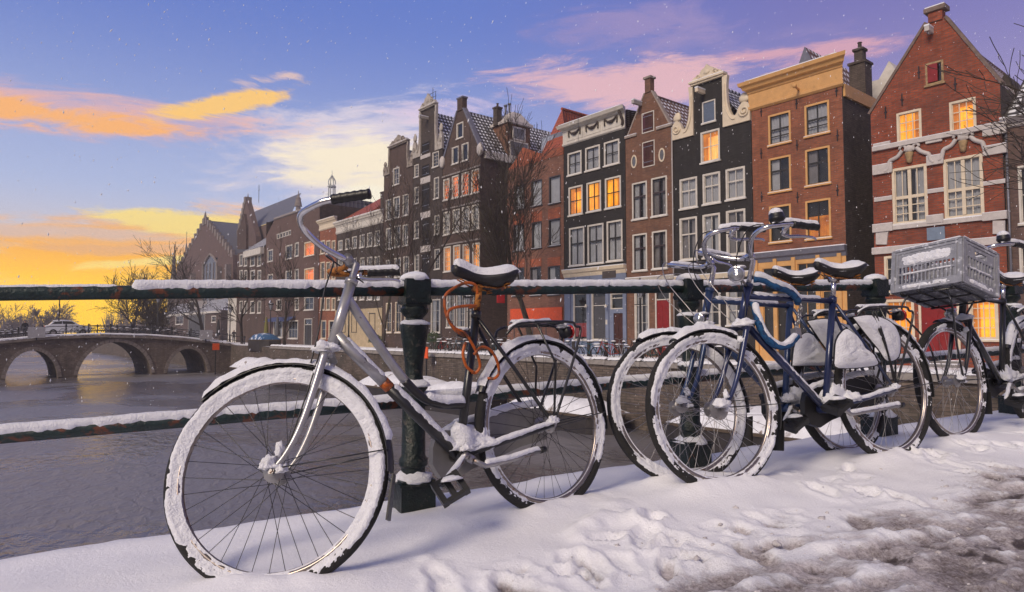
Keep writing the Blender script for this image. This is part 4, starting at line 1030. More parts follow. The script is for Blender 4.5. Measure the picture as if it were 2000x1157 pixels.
def sheet_with_holes(mb, poly, holes, y=0, depth=.13, mi=0):
    """flat wall in xz with rectangular openings and their reveals, cut to a convex outline"""
    xs = sorted(set([min(p[0] for p in poly), max(p[0] for p in poly)]+[h[0] for h in holes]+[h[1] for h in holes]))
    zs = sorted(set([min(p[1] for p in poly), max(p[1] for p in poly)]+[h[2] for h in holes]+[h[3] for h in holes]))
    xs = [x for x in xs if min(p[0] for p in poly)-1e-6 <= x <= max(p[0] for p in poly)+1e-6]; zs = [z for z in zs if min(p[1] for p in poly)-1e-6 <= z <= max(p[1] for p in poly)+1e-6]
    bm = bmesh.new()
    for i in range(len(xs)-1):
        for j in range(len(zs)-1):
            cx, cz = (xs[i]+xs[i+1])/2, (zs[j]+zs[j+1])/2
            if any(h[0] < cx < h[1] and h[2] < cz < h[3] for h in holes): continue
            bm.faces.new([bm.verts.new(p) for p in ((xs[i], y, zs[j]), (xs[i+1], y, zs[j]), (xs[i+1], y, zs[j+1]), (xs[i], y, zs[j+1]))])
    n = len(poly); area = sum(poly[i][0]*poly[(i+1) % n][1]-poly[(i+1) % n][0]*poly[i][1] for i in range(n)); sg = 1 if area > 0 else -1
    for i in range(n):
        a, b = poly[i], poly[(i+1) % n]; ex, ez = b[0]-a[0], b[1]-a[1]
        if abs(ex)+abs(ez) < 1e-6: continue
        bmesh.ops.bisect_plane(bm, geom=bm.verts[:]+bm.edges[:]+bm.faces[:], plane_co=(a[0], y, a[1]), plane_no=(sg*ez, 0, -sg*ex), clear_outer=True)
    bm.verts.index_update(); vs = [tuple(v.co) for v in bm.verts]; fs = [tuple(v.index for v in f.verts) for f in bm.faces]; bm.free()
    mb.add(vs, fs, mi)
    for x0, x1, z0, z1 in holes:
        if not (min(p[0] for p in poly) <= x0 and x1 <= max(p[0] for p in poly)+1e-6 and min(p[1] for p in poly)-1e-6 <= z0 and z1 <= max(p[1] for p in poly)+1e-6): continue
        d = y+depth
        mb.add([(x0,y,z0),(x1,y,z0),(x1,y,z1),(x0,y,z1),(x0,d,z0),(x1,d,z0),(x1,d,z1),(x0,d,z1)], [(0,4,5,1),(1,5,6,2),(2,6,7,3),(3,7,4,0)], mi)
def window(par, x0, x1, z0, z1, nx=2, nz_=2, frame=WHITEP, cw=.07, inside='dark', sill=True, transom=None, bar=.025, sashm=None, y=0, depth=.13, panes=True, proud=.025, mull=None, name='window', snow=True):
    """casing, sash bars, panes, curtain and room behind one opening; y is the wall face"""
    mb = MB(); W, H = x1-x0, z1-z0; a, b = y-proud, y+depth-.02
    mb.box(x0-.006, x0+cw, a, b, z0, z1); mb.box(x1-cw, x1+.006, a, b, z0, z1); mb.box(x0+cw, x1-cw, a, b, z1-cw, z1+.006); mb.box(x0+cw, x1-cw, a, b, z0, z0+cw*.8)
    w_ = mb.obj(name, frame, par)
    gx0, gx1, gz0, gz1 = x0+cw, x1-cw, z0+cw*.8, z1-cw
    sm = sashm or frame; mb = MB(); ys = y+.035
    zs = [gz0+(gz1-gz0)*k/nz_ for k in range(nz_+1)]; xs = [gx0+(gx1-gx0)*k/nx for k in range(nx+1)]
    if transom: zt = gz0+(gz1-gz0)*transom; zs = [gz0, zt, gz1] if nz_ == 2 else [gz0+(zt-gz0)*k/max(1, nz_-1) for k in range(nz_)]+[gz1]
    e = .028
    mb.box(gx0, gx0+e, ys, ys+.04, gz0, gz1); mb.box(gx1-e, gx1, ys, ys+.04, gz0, gz1); mb.box(gx0+e, gx1-e, ys, ys+.04, gz0, gz0+e); mb.box(gx0+e, gx1-e, ys, ys+.04, gz1-e, gz1)
    for k, x in enumerate(xs[1:-1]):
        wb = bar*.5 if not (mull and k == (nx//2-1)) else mull*.5
        mb.box(x-wb, x+wb, ys-.004-(0.03 if mull and k == (nx//2-1) else 0), ys+.036, gz0+e, gz1-e)
    for k, z in enumerate(zs[1:-1]):
        wb = bar*.5 if not (transom and abs(z-(gz0+(gz1-gz0)*transom)) < 1e-4 and mull) else mull*.5
        wb = bar*.9 if (transom and not mull and k == len(zs)-3) else wb
        mb.box(gx0+e, gx1-e, ys-.008-(0.02 if mull else 0), ys+.032, z-wb, z+wb)
    mb.obj('sash', sm, w_)
    yp = y+.058
    if panes:
        for i in range(nx):
            for j in range(nz_):
                mb = MB(); mb.add([(xs[i], yp, zs[j]), (xs[i+1], yp, zs[j]), (xs[i+1], yp, zs[j+1]), (xs[i], yp, zs[j+1])], [(0, 1, 2, 3)]); mb.obj('pane', GLASS, w_)
    else:
        mb = MB(); mb.add([(gx0, yp, gz0), (gx1, yp, gz0), (gx1, yp, gz1), (gx0, yp, gz1)], [(0, 1, 2, 3)]); mb.obj('pane', GLASS, w_)
    yr = y+depth+.30
    if inside in ('amber', 'orange', 'warm'):
        mb = MB(); k = 24; yq = y+depth+.02
        vs = [(gx0-.02+(gx1-gx0+.04)*i/k, yq+.012*math.sin(i*1.7+x0), z) for z in (gz0-.03, gz1+.03) for i in range(k+1)]
        mb.add(vs, [(i, i+1, k+2+i, k+1+i) for i in range(k)]); mb.obj('lit_curtain', {'amber': AMBER, 'orange': ORNG, 'warm': PALEL}[inside], w_)
        hv = int(abs(x0*37.7+z0*19.3)*10) % 4
        for u0, u1 in ([(gx0-.02, gx0+W*.17), (gx1-W*.17, gx1+.02)], [(gx0-.02, gx0+W*.26)], [(gx1-W*.22, gx1+.02)], [(gx0-.02, gx0+W*.10), (gx1-W*.12, gx1+.02)])[hv]:
            mb = MB(); k = 14; vs = [(u0+(u1-u0)*i/k, yq-.03+.010*math.sin(i*1.5), z) for z in (gz0-.02, gz1+.02) for i in range(k+1)]
            mb.add(vs, [(i, i+1, k+2+i, k+1+i) for i in range(k)]); mb.obj('drape', DRAPE, w_, True)
        if hv in (1, 3):
            zb_ = gz1-(gz1-gz0)*(.16 if hv == 1 else .30); mb = MB(); mb.add([(gx0-.02, yq-.045, zb_), (gx1+.02, yq-.045, zb_), (gx1+.02, yq-.045, gz1+.02), (gx0-.02, yq-.045, gz1+.02)], [(0, 1, 2, 3)]); mb.obj('blind', DRAPE, w_)
    else:
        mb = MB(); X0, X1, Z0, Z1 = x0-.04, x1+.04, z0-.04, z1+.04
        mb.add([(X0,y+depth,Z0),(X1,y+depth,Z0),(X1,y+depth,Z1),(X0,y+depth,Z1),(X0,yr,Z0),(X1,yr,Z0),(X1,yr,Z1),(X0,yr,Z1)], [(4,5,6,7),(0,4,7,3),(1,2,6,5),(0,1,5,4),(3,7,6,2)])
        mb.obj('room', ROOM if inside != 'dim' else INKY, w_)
        if inside in ('net', 'drape', 'half'):
            spans = {'net': [(gx0-.02, gx1+.02)], 'drape': [(gx0-.02, gx0+W*.30), (gx1-W*.30, gx1+.02)], 'half': [(gx0-.02, gx0+W*.42)]}[inside]
            for u0, u1 in spans:
                mb = MB(); k = 30; vs = [(u0+(u1-u0)*i/k, y+depth+.03+.022*math.sin(i*1.35+z*.3), z) for z in (gz0-.03, gz1+.03) for i in range(k+1)]
                mb.add(vs, [(i, i+1, k+2+i, k+1+i) for i in range(k)]); mb.obj('curtain', CURT if inside == 'net' else CURTD if (int(x0*10) % 2) else CURT, w_, True)
    if sill:
        mb = MB(); mb.box(x0-.06, x1+.06, y-.085, y+.0, z0-.075, z0-.004); s = mb.obj('sill', frame, w_)
        if snow:
            mb = MB(); mb.box(x0-.05, x1+.05, y-.08, y+.0, z0-.0035, z0+.022); mb.obj('snow', FARSNOW, s)
    return w_
def shutter(par, x0, x1, z0, z1, m, frame, y=0):
    mb = MB(); c = .055
    mb.box(x0, x0+c, y-.03, y+.05, z0, z1); mb.box(x1-c, x1, y-.03, y+.05, z0, z1); mb.box(x0+c, x1-c, y-.03, y+.05, z1-c, z1); mb.box(x0+c, x1-c, y-.03, y+.05, z0, z0+c)
    h = mb.obj('shutter_frame', frame, par)
    n = 5
    for i in range(n):
        a = x0+c+(x1-x0-2*c)*i/n; b = a+(x1-x0-2*c)/n; mb = MB(); mb.box(a+.004, b-.004, y+.0, y+.03, z0+c, z1-c); mb.obj('plank', m, h)
    mb = MB()
    for z in (z0+.2*(z1-z0), z0+.8*(z1-z0)): mb.box(x0+c, x1-c-.1, y-.012, y-.001, z-.02, z+.02)
    mb.obj('hinge', STEEL, h)
def roof_uv(v): return (v[0]*.0+v[1], v[2]*1.25)
class House:
    def __init__(s, label, pxl, pxr, wall, n=0, ref=500, base=None, name='canal_house'):
        s.sl = fp(pxl, ref, n)[0]; s.sr = fp(pxr, ref, n)[0]; s.n = n; s.W = s.sr-s.sl
        s.root = thing(name, label, 'house', FM(s.sl, n, 0), 'canal houses on the far bank'); s.wall = wall
        s.holes = []; s.polys = []; s.z0 = SZ if base is None else base
    def p(s, px, py): a, z = fp(px, py, s.n); return a-s.sl, z
    def zz(s, px, py): return s.p(px, py)[1]
    def rect(s, px0, px1, py0, py1):
        cy, cx = (py0+py1)/2, (px0+px1)/2
        return s.p(px0, cy)[0], s.p(px1, cy)[0], s.p(cx, py1)[1], s.p(cx, py0)[1]
    def win(s, px0, px1, py0, py1, cut=True, **k):
        r = s.rect(px0, px1, py0, py1)
        if cut: s.holes.append(r)
        return window(s.root, *r, **k)
    def face(s, poly): s.polys.append(poly)
    def walls(s, D=9, top=None, side=None, body=True):
        mb = MB()
        for q in s.polys: sheet_with_holes(mb, q, s.holes)
        o = mb.obj('wall', s.wall, s.root)
        if body:
            mb = MB(); z1 = top; W = s.W; a = .0
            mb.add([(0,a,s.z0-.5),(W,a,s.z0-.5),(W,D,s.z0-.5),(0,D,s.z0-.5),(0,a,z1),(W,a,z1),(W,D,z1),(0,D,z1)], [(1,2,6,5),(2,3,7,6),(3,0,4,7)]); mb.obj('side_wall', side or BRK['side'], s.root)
    def box(s, name, x0, x1, y0, y1, z0, z1, m, par=None):
        mb = MB(); mb.box(x0, x1, y0, y1, z0, z1); return mb.obj(name, m, par or s.root)
    def molding(s, name, x0, x1, z0, z1, m, prof, snow=True, ret=0.0):
        """horizontal cornice: prof is a list of (height fraction, projection)"""
        mb = MB(); P = [(-pr, z0+(z1-z0)*t) for t, pr in prof]; n = len(P)
        vs = [(x0-ret*abs(y), y, z) for y, z in P]+[(x1+ret*abs(y), y, z) for y, z in P]
        mb.add(vs, [(i, i+n, i+n+1, i+1) for i in range(n-1)])
        b = len(mb.v); mb.add([(x0, .05, z0), (x0, .05, z1), (x1, .05, z0), (x1, .05, z1)], [])
        mb.f += [tuple([b, b+1]+list(range(n-1, -1, -1))), tuple([b+3, b+2]+list(range(n, 2*n))), (n-1, 2*n-1, b+3, b+1), (0, b, b+2, n)]; mb.m += [0]*4
        o = mb.obj(name, m, s.root)
        if snow:
            q = MB(); q.box(x0, x1, -prof[-1][1]+.01, .05, z1+.001, z1+.045); q.obj('snow', FARSNOW, o)
        return o
    def gable_roof(s, ze, zr, D, m, xr=None, x0=0, x1=None, y0=.12, over=.0, xtop=None):
        """ridge running back from the facade"""
        x1 = s.W if x1 is None else x1; xr = (x0+x1)/2 if xr is None else xr
        for nm, xa in (('a', x0-over), ('b', x1+over)):
            mb = MB(); mb.add([(xa, y0, ze), (xr, y0, zr), (xr, D, zr), (xa, D, ze)], [(0, 1, 2, 3)])
            L = math.hypot(xa-xr, ze-zr); mb.obj('roof', m, s.root, uvf=lambda v: (v[1], (v[2]-ze)/(zr-ze)*L))
        mb = MB(); mb.tube([(xr, y0-.02, zr), (xr, D, zr)], .10, 8); mb.obj('ridge', m, s.root, uvf=lambda v: (v[1], v[2]))
    def front_roof(s, ze, zr, dep, m, x0=0, x1=None, y0=.0, hip=0):
        x1 = s.W if x1 is None else x1
        mb = MB(); mb.add([(x0, y0, ze), (x1, y0, ze), (x1-hip, y0+dep, zr), (x0+hip, y0+dep, zr)], [(0, 1, 2, 3)]); L = math.hypot(dep, zr-ze)
        mb.obj('roof', m, s.root, uvf=lambda v: (v[0], (v[2]-ze)/(zr-ze)*L))
        for xa, xb in ((x1, x1-hip), (x0, x0+hip)):
            mb = MB(); mb.add([(xa, y0, ze), (xb, y0+dep, zr), (xb, y0+dep+2, zr), (xa, y0+2*dep+2, ze)], [(0, 1, 2, 3)])
            mb.obj('roof', m, s.root, uvf=lambda v: (v[1], (v[2]-ze)))
    def beam(s, px, py, m=WHITEP, L=.75):
        x, z = s.p(px, py); mb = MB(); mb.box(x-.09, x+.09, -L, .1, z-.10, z+.10); o = mb.obj('hoist_beam', m, s.root)
        mb = MB(); mb.box(x-.10, x+.10, -L-.01, .0, z+.101, z+.17); mb.obj('snow', FARSNOW, o); mb = MB(); mb.tube([(x, -L+.1, z-.1), (x, -L+.1, z-.22)], .015, 6); mb.obj('hook', BLACK, o)
    def chimney(s, x, y, z0, z1, w=.5, m=None, d=None):
        d = d or w; mb = MB(); mb.box(x-w/2, x+w/2, y-d/2, y+d/2, z0, z1-.12); mb.box(x-w/2-.06, x+w/2+.06, y-d/2-.06, y+d/2+.06, z1-.12, z1); c = mb.obj('chimney', m or BRK['side'], s.root)
        mb = MB(); mb.lathe([(.10, 0), (.085, .30), (.11, .31), (.11, .34)], (x, y, z1), 10); mb.obj('chimney_pot', m or BRK['side'], c); mb = MB(); mb.blob((x, y, z1), (w*.55, d*.55, .07), x, 12, 6, .1); mb.obj('snow', FARSNOW, c)
def spiral(c, r0, r1, a0, turns, n=26, sx=1):
    return [(c[0]+sx*(r0+(r1-r0)*i/n)*math.cos(a0+turns*2*math.pi*i/n), c[1]+(r0+(r1-r0)*i/n)*math.sin(a0+turns*2*math.pi*i/n)) for i in range(n+1)]
CORN = [(0, .03), (.10, .10), (.2, .10), (.22, .06), (.55, .06), (.58, .10), (.72, .16), (.74, .26), (.86, .30), (.90, .38), (1, .40)]
DOORM = mat('dark_door_paint', (.03, .028, .026), .35, 0, .2, 4)
REDDOOR = mat('red_door_paint', (.22, .012, .012), .35, 0, .15, 4)
MAROON = mat('maroon_paint', (.105, .028, .045), .5, 0, .15, 6)
BLUEGREY = mat('blue_grey_paint', (.17, .20, .29), .45, 0, .1, 3)
GREYP = mat('stone_grey_paint', (.33, .32, .33), .5, 0, .1, 3)
def door(h, r, m, frame, light=True, y=0):
    x0, x1, z0, z1 = r; mb = MB(); c = .09
    mb.box(x0-c, x0, y-.04, y+.1, z0, z1+c); mb.box(x1, x1+c, y-.04, y+.1, z0, z1+c); mb.box(x0, x1, y-.04, y+.1, z1, z1+c)
    f = mb.obj('door_frame', frame, h.root); zt = z0+(z1-z0)*(.78 if light else 1)
    mb = MB(); mb.box(x0, x1, y+.02, y+.07, z0, zt); d = mb.obj('door', m, f)
    W = x1-x0; mb = MB()
    for a, b in ((.08, .46), (.54, .92)):
        for c0, c1 in ((.06, .40), (.46, .92)): mb.box(x0+W*a, x0+W*b, y+.005, y+.0199, z0+(zt-z0)*c0, z0+(zt-z0)*c1)
    mb.obj('door_panel', m, d); 
    if light:
        mb = MB(); mb.box(x0, x1, y+.0, y+.08, zt, zt+.06); mb.obj('transom', frame, f); mb = MB(); mb.add([(x0, y+.06, zt+.06), (x1, y+.06, zt+.06), (x1, y+.06, z1), (x0, y+.06, z1)], [(0, 1, 2, 3)]); mb.obj('fanlight', GLASS, f)
        mb = MB(); mb.box(x0, x1, y+.10, y+.12, zt, z1); mb.obj('room', ROOM, f)
    mb = MB(); mb.blob((x0+.10, y-.01, z0+(zt-z0)*.48), .035, 1, 8, 6, 0, flat=1); mb.obj('handle', STEEL, d)
def stoop(h, x0, x1, zt, m=None):
    n = max(2, int((zt-h.z0)/.17))
    st = None
    for i in range(n):
        z = zt-(zt-h.z0)*i/n; mb = MB(); mb.box(x0, x1, -.34*(i+1), -.34*i-.001, h.z0-.1, z); o = mb.obj('stoop' if st is None else 'step', m or mat('stoop_stone', (.20, .185, .18), .8, 0, .2, 3), st or h.root); st = st or o
        q = MB(); q.box(x0+.03, x1-.03, -.34*(i+1)+.02, -.34*i-.03, z+.001, z+.03); q.obj('snow', FARSNOW, o)

# ---- the row, from the near end of the far bank to the church
def anchors(h, pts):
    for px, py in pts:
        x, z = h.p(px, py); mb = MB(); mb.box(x-.02, x+.02, -.035, .0, z-.26, z+.26); mb.box(x-.06, x+.06, -.03, .0, z-.03, z+.03); mb.obj('wall_anchor', BLACK, h.root)
def build_red():
    h = House('red brick house with white stone bands and scrolls and two glowing attic windows', 1708, 1966, BRK['red'])
    W = h.W; ez = (h.zz(1712, 222)+h.zz(1946, 165))/2; xa = h.p(1827, 30)[0]; az = h.zz(1827, 40)
    t = .32; sh = .35
    h.holes = []
    for r, tp in (((1752, 1800, 217, 275), 0), ((1855, 1906.5, 195, 257), 1)):
        h.win(*r, nx=3, nz_=3, frame=CREAMP, cw=.085, inside='amber', bar=.035)
    r = h.rect(1808, 1843, 121, 164); h.holes.append(r)
    window(h.root, *r, nx=2, nz_=1, frame=mat('ochre_stone', (.34, .23, .12), .8, 0, .3, 9), cw=.07, inside='dark', sill=True, snow=False)
    sx = h.box('shutter', r[0]+.08, r[0]+(r[1]-r[0])*.68, -.05, -.01, r[2]+.09, r[3]-.08, REDDOOR)
    for k, r in enumerate(((1743.5, 1811.5, 325, 436), (1844, 1921, 306, 425))):
        h.win(*r, nx=4, nz_=4, frame=CREAMP, cw=.10, inside='net' if k else 'drape', bar=.035, mull=.13, transom=.47, sashm=CREAMP)
    zl = h.zz(1835, 560)
    for k, r in enumerate(((1729, 1786, 585, 660), (1893, 1950, 578, 664))):
        h.win(*r, nx=4, nz_=4, frame=CREAMP, cw=.10, inside='amber', bar=.03)
    r = h.rect(1728, 1762, 500, 572); h.holes.append(r); window(h.root, *r, nx=2, nz_=3, frame=CREAMP, cw=.09, inside='dark')
    r = h.rect(1880, 1935, 492, 560); h.holes.append(r); window(h.root, *r, nx=4, nz_=3, frame=CREAMP, cw=.09, inside='drape')
    dr = h.rect(1800, 1870, 560, 700); dr = (dr[0], dr[1], SZ+.25, dr[3]); h.holes.append(dr); door(h, dr, REDDOOR, CREAMP); stoop(h, dr[0]-.2, dr[1]+.2, SZ+.25)
    h.face([(0, SZ-.1), (W, SZ-.1), (W, ez), (0, ez)]); h.face([(0, ez), (W, ez), (xa+t, az), (xa-t, az)])
    h.walls(9, ez, BRK['side'])
    # gable edge stones, top block and cap
    mb = MB()
    for a, b in (((-.02, ez), (xa-t, az)), ((W+.02, ez), (xa+t, az))):
        dx, dz = b[0]-a[0], b[1]-a[1]; L = math.hypot(dx, dz); ox, oz = -dz/L*.11, dx/L*.11
        if a[0] > xa: ox, oz = -ox, -oz
        mb.prism([a, b, (b[0]+ox, b[1]+oz), (a[0]+ox, a[1]+oz)], -.05, .32)
    mb.obj('gable_edge', mat('gable_stone', (.17, .12, .10), .8, 0, .25, 4), h.root)
    zt = h.zz(1827, 14); h.box('gable_block', xa-.26, xa+.26, -.06, .34, az-.05, zt-.18, BRK['red']); c = h.box('gable_cap', xa-.40, xa+.40, -.14, .42, zt-.18, zt, mat('gable_stone', (.17, .12, .10))); h.box('snow', xa-.36, xa+.36, -.12, .4, zt+.001, zt+.05, FARSNOW, c)
    h.beam(1819, 62, mat('pale_stone', (.50, .46, .44), .7, 0, .12, 4), .5)
    ST = mat('pale_stone', (.50, .46, .44))
    def band(p0, p1, y0, y1, pr=.09, x0=None, x1=None):
        z0, z1 = h.zz((p0+p1)/2, y1), h.zz((p0+p1)/2, y0); a, b = h.p(p0, (y0+y1)/2)[0], h.p(p1, (y0+y1)/2)[0]
        o = h.box('stone_band', a, b, -pr, .02, z0, z1, ST); h.box('snow', a, b, -pr, .02, z1+.001, z1+.02, FARSNOW, o)
    band(1705, 1968, 263, 271.5, .14)
    for a, b, y in ((1707, 1740, 286), (1809, 1841, 273), (1920, 1966, 258)): band(a, b, y-6, y+6, .10)
    for a, b, y in ((1706, 1744, 331), (1811, 1844, 313), (1921, 1967, 293)): band(a, b, y-9, y+9, .12)
    for a, b, y in ((1708, 1743, 389), (1812, 1844, 373), (1921, 1964, 357)): band(a, b, y-3.5, y+3.5, .05)
    for a, b, y in ((1706, 1745, 447), (1745, 1921, 436), (1811, 1844, 430), (1920, 1968, 424)): band(a, b, y-(4 if b-a > 100 else 9), y+(4 if b-a > 100 else 6), .13 if b-a < 100 else .10)
    band(1705, 1968, 474, 487, .14)
    # curling drip stones over the two big windows
    for c, dy in ((1777, 0), (1882, -22)):
        for s in (-1, 1):
            pts = [(c+s*14, 292+dy-s*3), (c+s*22, 301+dy-s*5), (c+s*30, 305+dy-s*6), (c+s*38, 309+dy-s*7), (c+s*42, 322+dy-s*9), (c+s*48, 327+dy-s*9)]
            P = [(h.p(*q)[0], -.06, h.p(*q)[1]) for q in pts]; mb = MB(); mb.tube(smooth_path(P, 6), .085, 8); mb.obj('stone_scroll', ST, h.root, True)
            P = [(h.p(c+s*13+s*6*math.cos(a), 290+dy-s*2-7*math.sin(a))[0], -.06, h.p(c+s*13, 290+dy-s*2-7*math.sin(a))[1]) for a in [k*.5 for k in range(9)]]; mb = MB(); mb.tube(P, .06, 8); mb.obj('stone_scroll', ST, h.root, True)
        x, z = h.p(c, 291+dy); mb = MB(); mb.blob((x, -.05, z), (.20, .10, .16), c, 12, 8, .3, flat=1); mb.obj('carved_crest', ST, h.root, True)
        x, z = h.p(c, 308+dy); mb = MB(); mb.lathe([(.05, -.24), (.11, -.18), (.13, 0), (.16, .12), (.17, .2)], (x, -.06, z), 10); mb.obj('carved_head', mat('ochre_stone', (.34, .23, .12), .8, 0, .3, 9), h.root, True)
    # oval brackets of pale stone below the ledge
    for a, b in ((1712, 1736), (1940, 1964)):
        P = [h.p(q, y) for q, y in ((a, 452-(a-1712)*.09), (b, 452-(a-1712)*.09), (b-3 if a < 1800 else b, 478-(a-1712)*.09), (a, 478-(a-1712)*.09))]; mb = MB(); mb.prism(P[::-1], -.08, 0); mb.obj('stone_bracket', ST, h.root)
    r = h.rect(1811, 1846, 444, 469); h.box('blue_panel', r[0], r[1], -.045, 0, r[2], r[3], mat('slate_blue_panel', (.17, .22, .30), .5))
    anchors(h, ((1795, 142), (1762, 195), (1866, 165), (1730, 220)))
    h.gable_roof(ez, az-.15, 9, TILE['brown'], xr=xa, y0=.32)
    x = W-.25; mb = MB(); mb.prism([(x-.9, ez+.2), (x+.2, ez+.2), (x-.35, ez+1.35)], 3.0, 5.0); mb.obj('dormer', BRK['side'], h.root)
build_red()
def build_end():
    h = House('brown brick house at the frame edge with snow-dotted dark roof', 1969, 2110, BRK['plum'], n=.15)
    ez = h.zz(1985, 235); W = h.W
    for r in ((1990, 2030, 322, 436), (1992, 2032, 480, 560)): h.win(*r, nx=2, nz_=2, inside='dark')
    h.face([(0, SZ-.1), (W, SZ-.1), (W, ez), (0, ez)]); h.walls(8, ez)
    h.molding('cornice', -.02, W, ez-.25, ez+.08, mat('pale_stone', (.5, .46, .44)), CORN)
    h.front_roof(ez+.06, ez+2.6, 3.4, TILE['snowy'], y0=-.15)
    mb = MB(); mb.tube([(.10, -.08, SZ), (.10, -.08, ez-.3)], .045, 8); mb.obj('downpipe', mat('lead_pipe', (.16, .16, .19), .5, .4), h.root, True)
build_end()
def build_ochre():
    h = House('russet brick house with a heavy ochre cornice and ochre shopfront', 1473, 1653, BRK['rust'])
    W = h.W; zt = (h.zz(1461, 166)+h.zz(1633, 112))/2; zb = (h.zz(1473, 216)+h.zz(1647, 168))/2
    ins = iter(['net', 'net', 'half', 'half', 'dark', 'warmhalf'])
    for r in ((1501, 1544.5, 221, 281), (1572, 1620, 201, 263), (1502, 1545, 306.5, 374), (1573.5, 1621.5, 289, 361), (1503, 1545.5, 401, 473), (1574, 1623, 390, 466)):
        k = next(ins); q = h.rect(*r); h.holes.append(q)
        window(h.root, *q, nx=2, nz_=3 if k == 'net' else 2, frame=TANP, cw=.085, inside='dark' if k == 'warmhalf' else k, sashm=DOORM, bar=.045, transom=.62 if k != 'net' else .5)
        if k == 'warmhalf':
            x0, x1, z0, z1 = q; mb = MB(); mb.add([(x0-.03, .3, z0), (x1+.03, .3, z0), (x1+.03, .3, z0+(z1-z0)*.60), (x0-.03, .3, z0+(z1-z0)*.60)], [(0, 1, 2, 3)]); mb.obj('lit_room', INKY, h.root)
    zl = h.zz(1560, 489)
    # shopfront
    zf = h.zz(1560, 500); x = lambda px: h.p(px, 560)[0]
    holes = []
    for k, (a, b, t) in enumerate(((1488, 1512, 522), (1519, 1547, 520), (1556, 1596, 512), (1604, 1634, 512))):
        z1 = h.zz((a+b)/2, t); q = (x(a), x(b), SZ+(.05 if k in (1,) else .55), z1); h.holes.append(q)
        if k == 1: door(h, q, DOORM, TANP)
        else: window(h.root, *q, nx=1 if k != 2 else 2, nz_=2, frame=TANP, cw=.06, inside='dark', transom=.68, sill=False, sashm=TANP)
    h.face([(0, zl), (W, zl), (W, zb), (0, zb)]); h.walls(9.5, zb+.1)
    mb = MB(); sheet_with_holes(mb, [(0, SZ-.1), (W, SZ-.1), (W, zl), (0, zl)], h.holes, y=-.03); mb.obj('shopfront', TANP, h.root)
    for px in (1479, 1516, 1552, 1600, 1642): h.box('pilaster', x(px)-.09, x(px)+.09, -.12, -.031, SZ, zf-.05, TANP)
    h.molding('shop_cornice', -.02, W+.02, zf-.18, zl+.02, mat('lead_flashing', (.16, .16, .20), .5, .2), [(0, .05), (.4, .10), (.5, .2), (1, .24)])
    h.molding('cornice', -.06, W+.02, zb, zt, TANP, [(0, .04), (.06, .13), (.14, .13), (.16, .07), (.60, .07), (.62, .12), (.70, .14), (.74, .30), (.84, .36), (.88, .48), (1, .52)], ret=.8)
    x_, z_ = h.p(1561, 176); mb = MB(); mb.tube([(x_, -.07, z_), (x_+.1, -.62, z_+.02)], .055, 8); mb.blob((x_+.1, -.62, z_+.02), .11, 3, 10, 8, .05, flat=1); mb.obj('hoist_arm', TANP, h.root, True)
    anchors(h, ((1487, 218), (1556, 203), (1634, 178), (1487, 300), (1557, 284), (1636, 265), (1488, 385), (1558, 386), (1636, 372)))
    # hipped attic with a lead-faced gable and chimney behind the cornice
    xm = h.p(1562, 130)[0]; mb = MB(); za = h.zz(1562, 104)+.45
    mb.prism([(xm-.75, zt-.6), (xm+.75, zt-.6), (xm, za)], .5, .6); mb.obj('attic_gable', mat('lead_flashing', (.16, .16, .20)), h.root)
    mb = MB(); mb.add([(xm+.75, .6, zt-.6), (xm, .6, za), (xm, 5, za), (xm+.75, 5, zt-.6)], [(0, 1, 2, 3)]); mb.obj('roof', TILE['brown'], h.root, uvf=lambda v: (v[1], v[2]))
    mb = MB(); mb.add([(W, .3, zb+.15), (W-1.6, 1.2, zt-.5), (W-1.6, 9, zt-.5), (W, 9, zb+.15)], [(0, 1, 2, 3)]); mb.obj('roof', TILE['brown'], h.root, uvf=lambda v: (v[1], v[2]*1.3))
    s0 = h.box('eaves_board', W-.05, W+.10, .1, 9.4, zb-.45, zb+.12, TANP)
    h.chimney(W-.45, 3.0, zb, zt+.55, .75); h.chimney(W-.45, 3.0, zt+.5, zt+1.25, .4)
    mb = MB(); mb.box(W-1.0, W+.10, 5.2, 6.4, zb+.13, zb+1.7); mb.obj('dormer', WHITEP, h.root); mb = MB(); mb.prism([(W-1.2, zb+.2), (W+.12, zb+.2), (W+.12, zb+1.9), (W-.5, zb+3.0), (W-1.2, zb+1.9)], 6.5, 8.5); mb.obj('dormer_gable', WHITEP, h.root)
build_ochre()
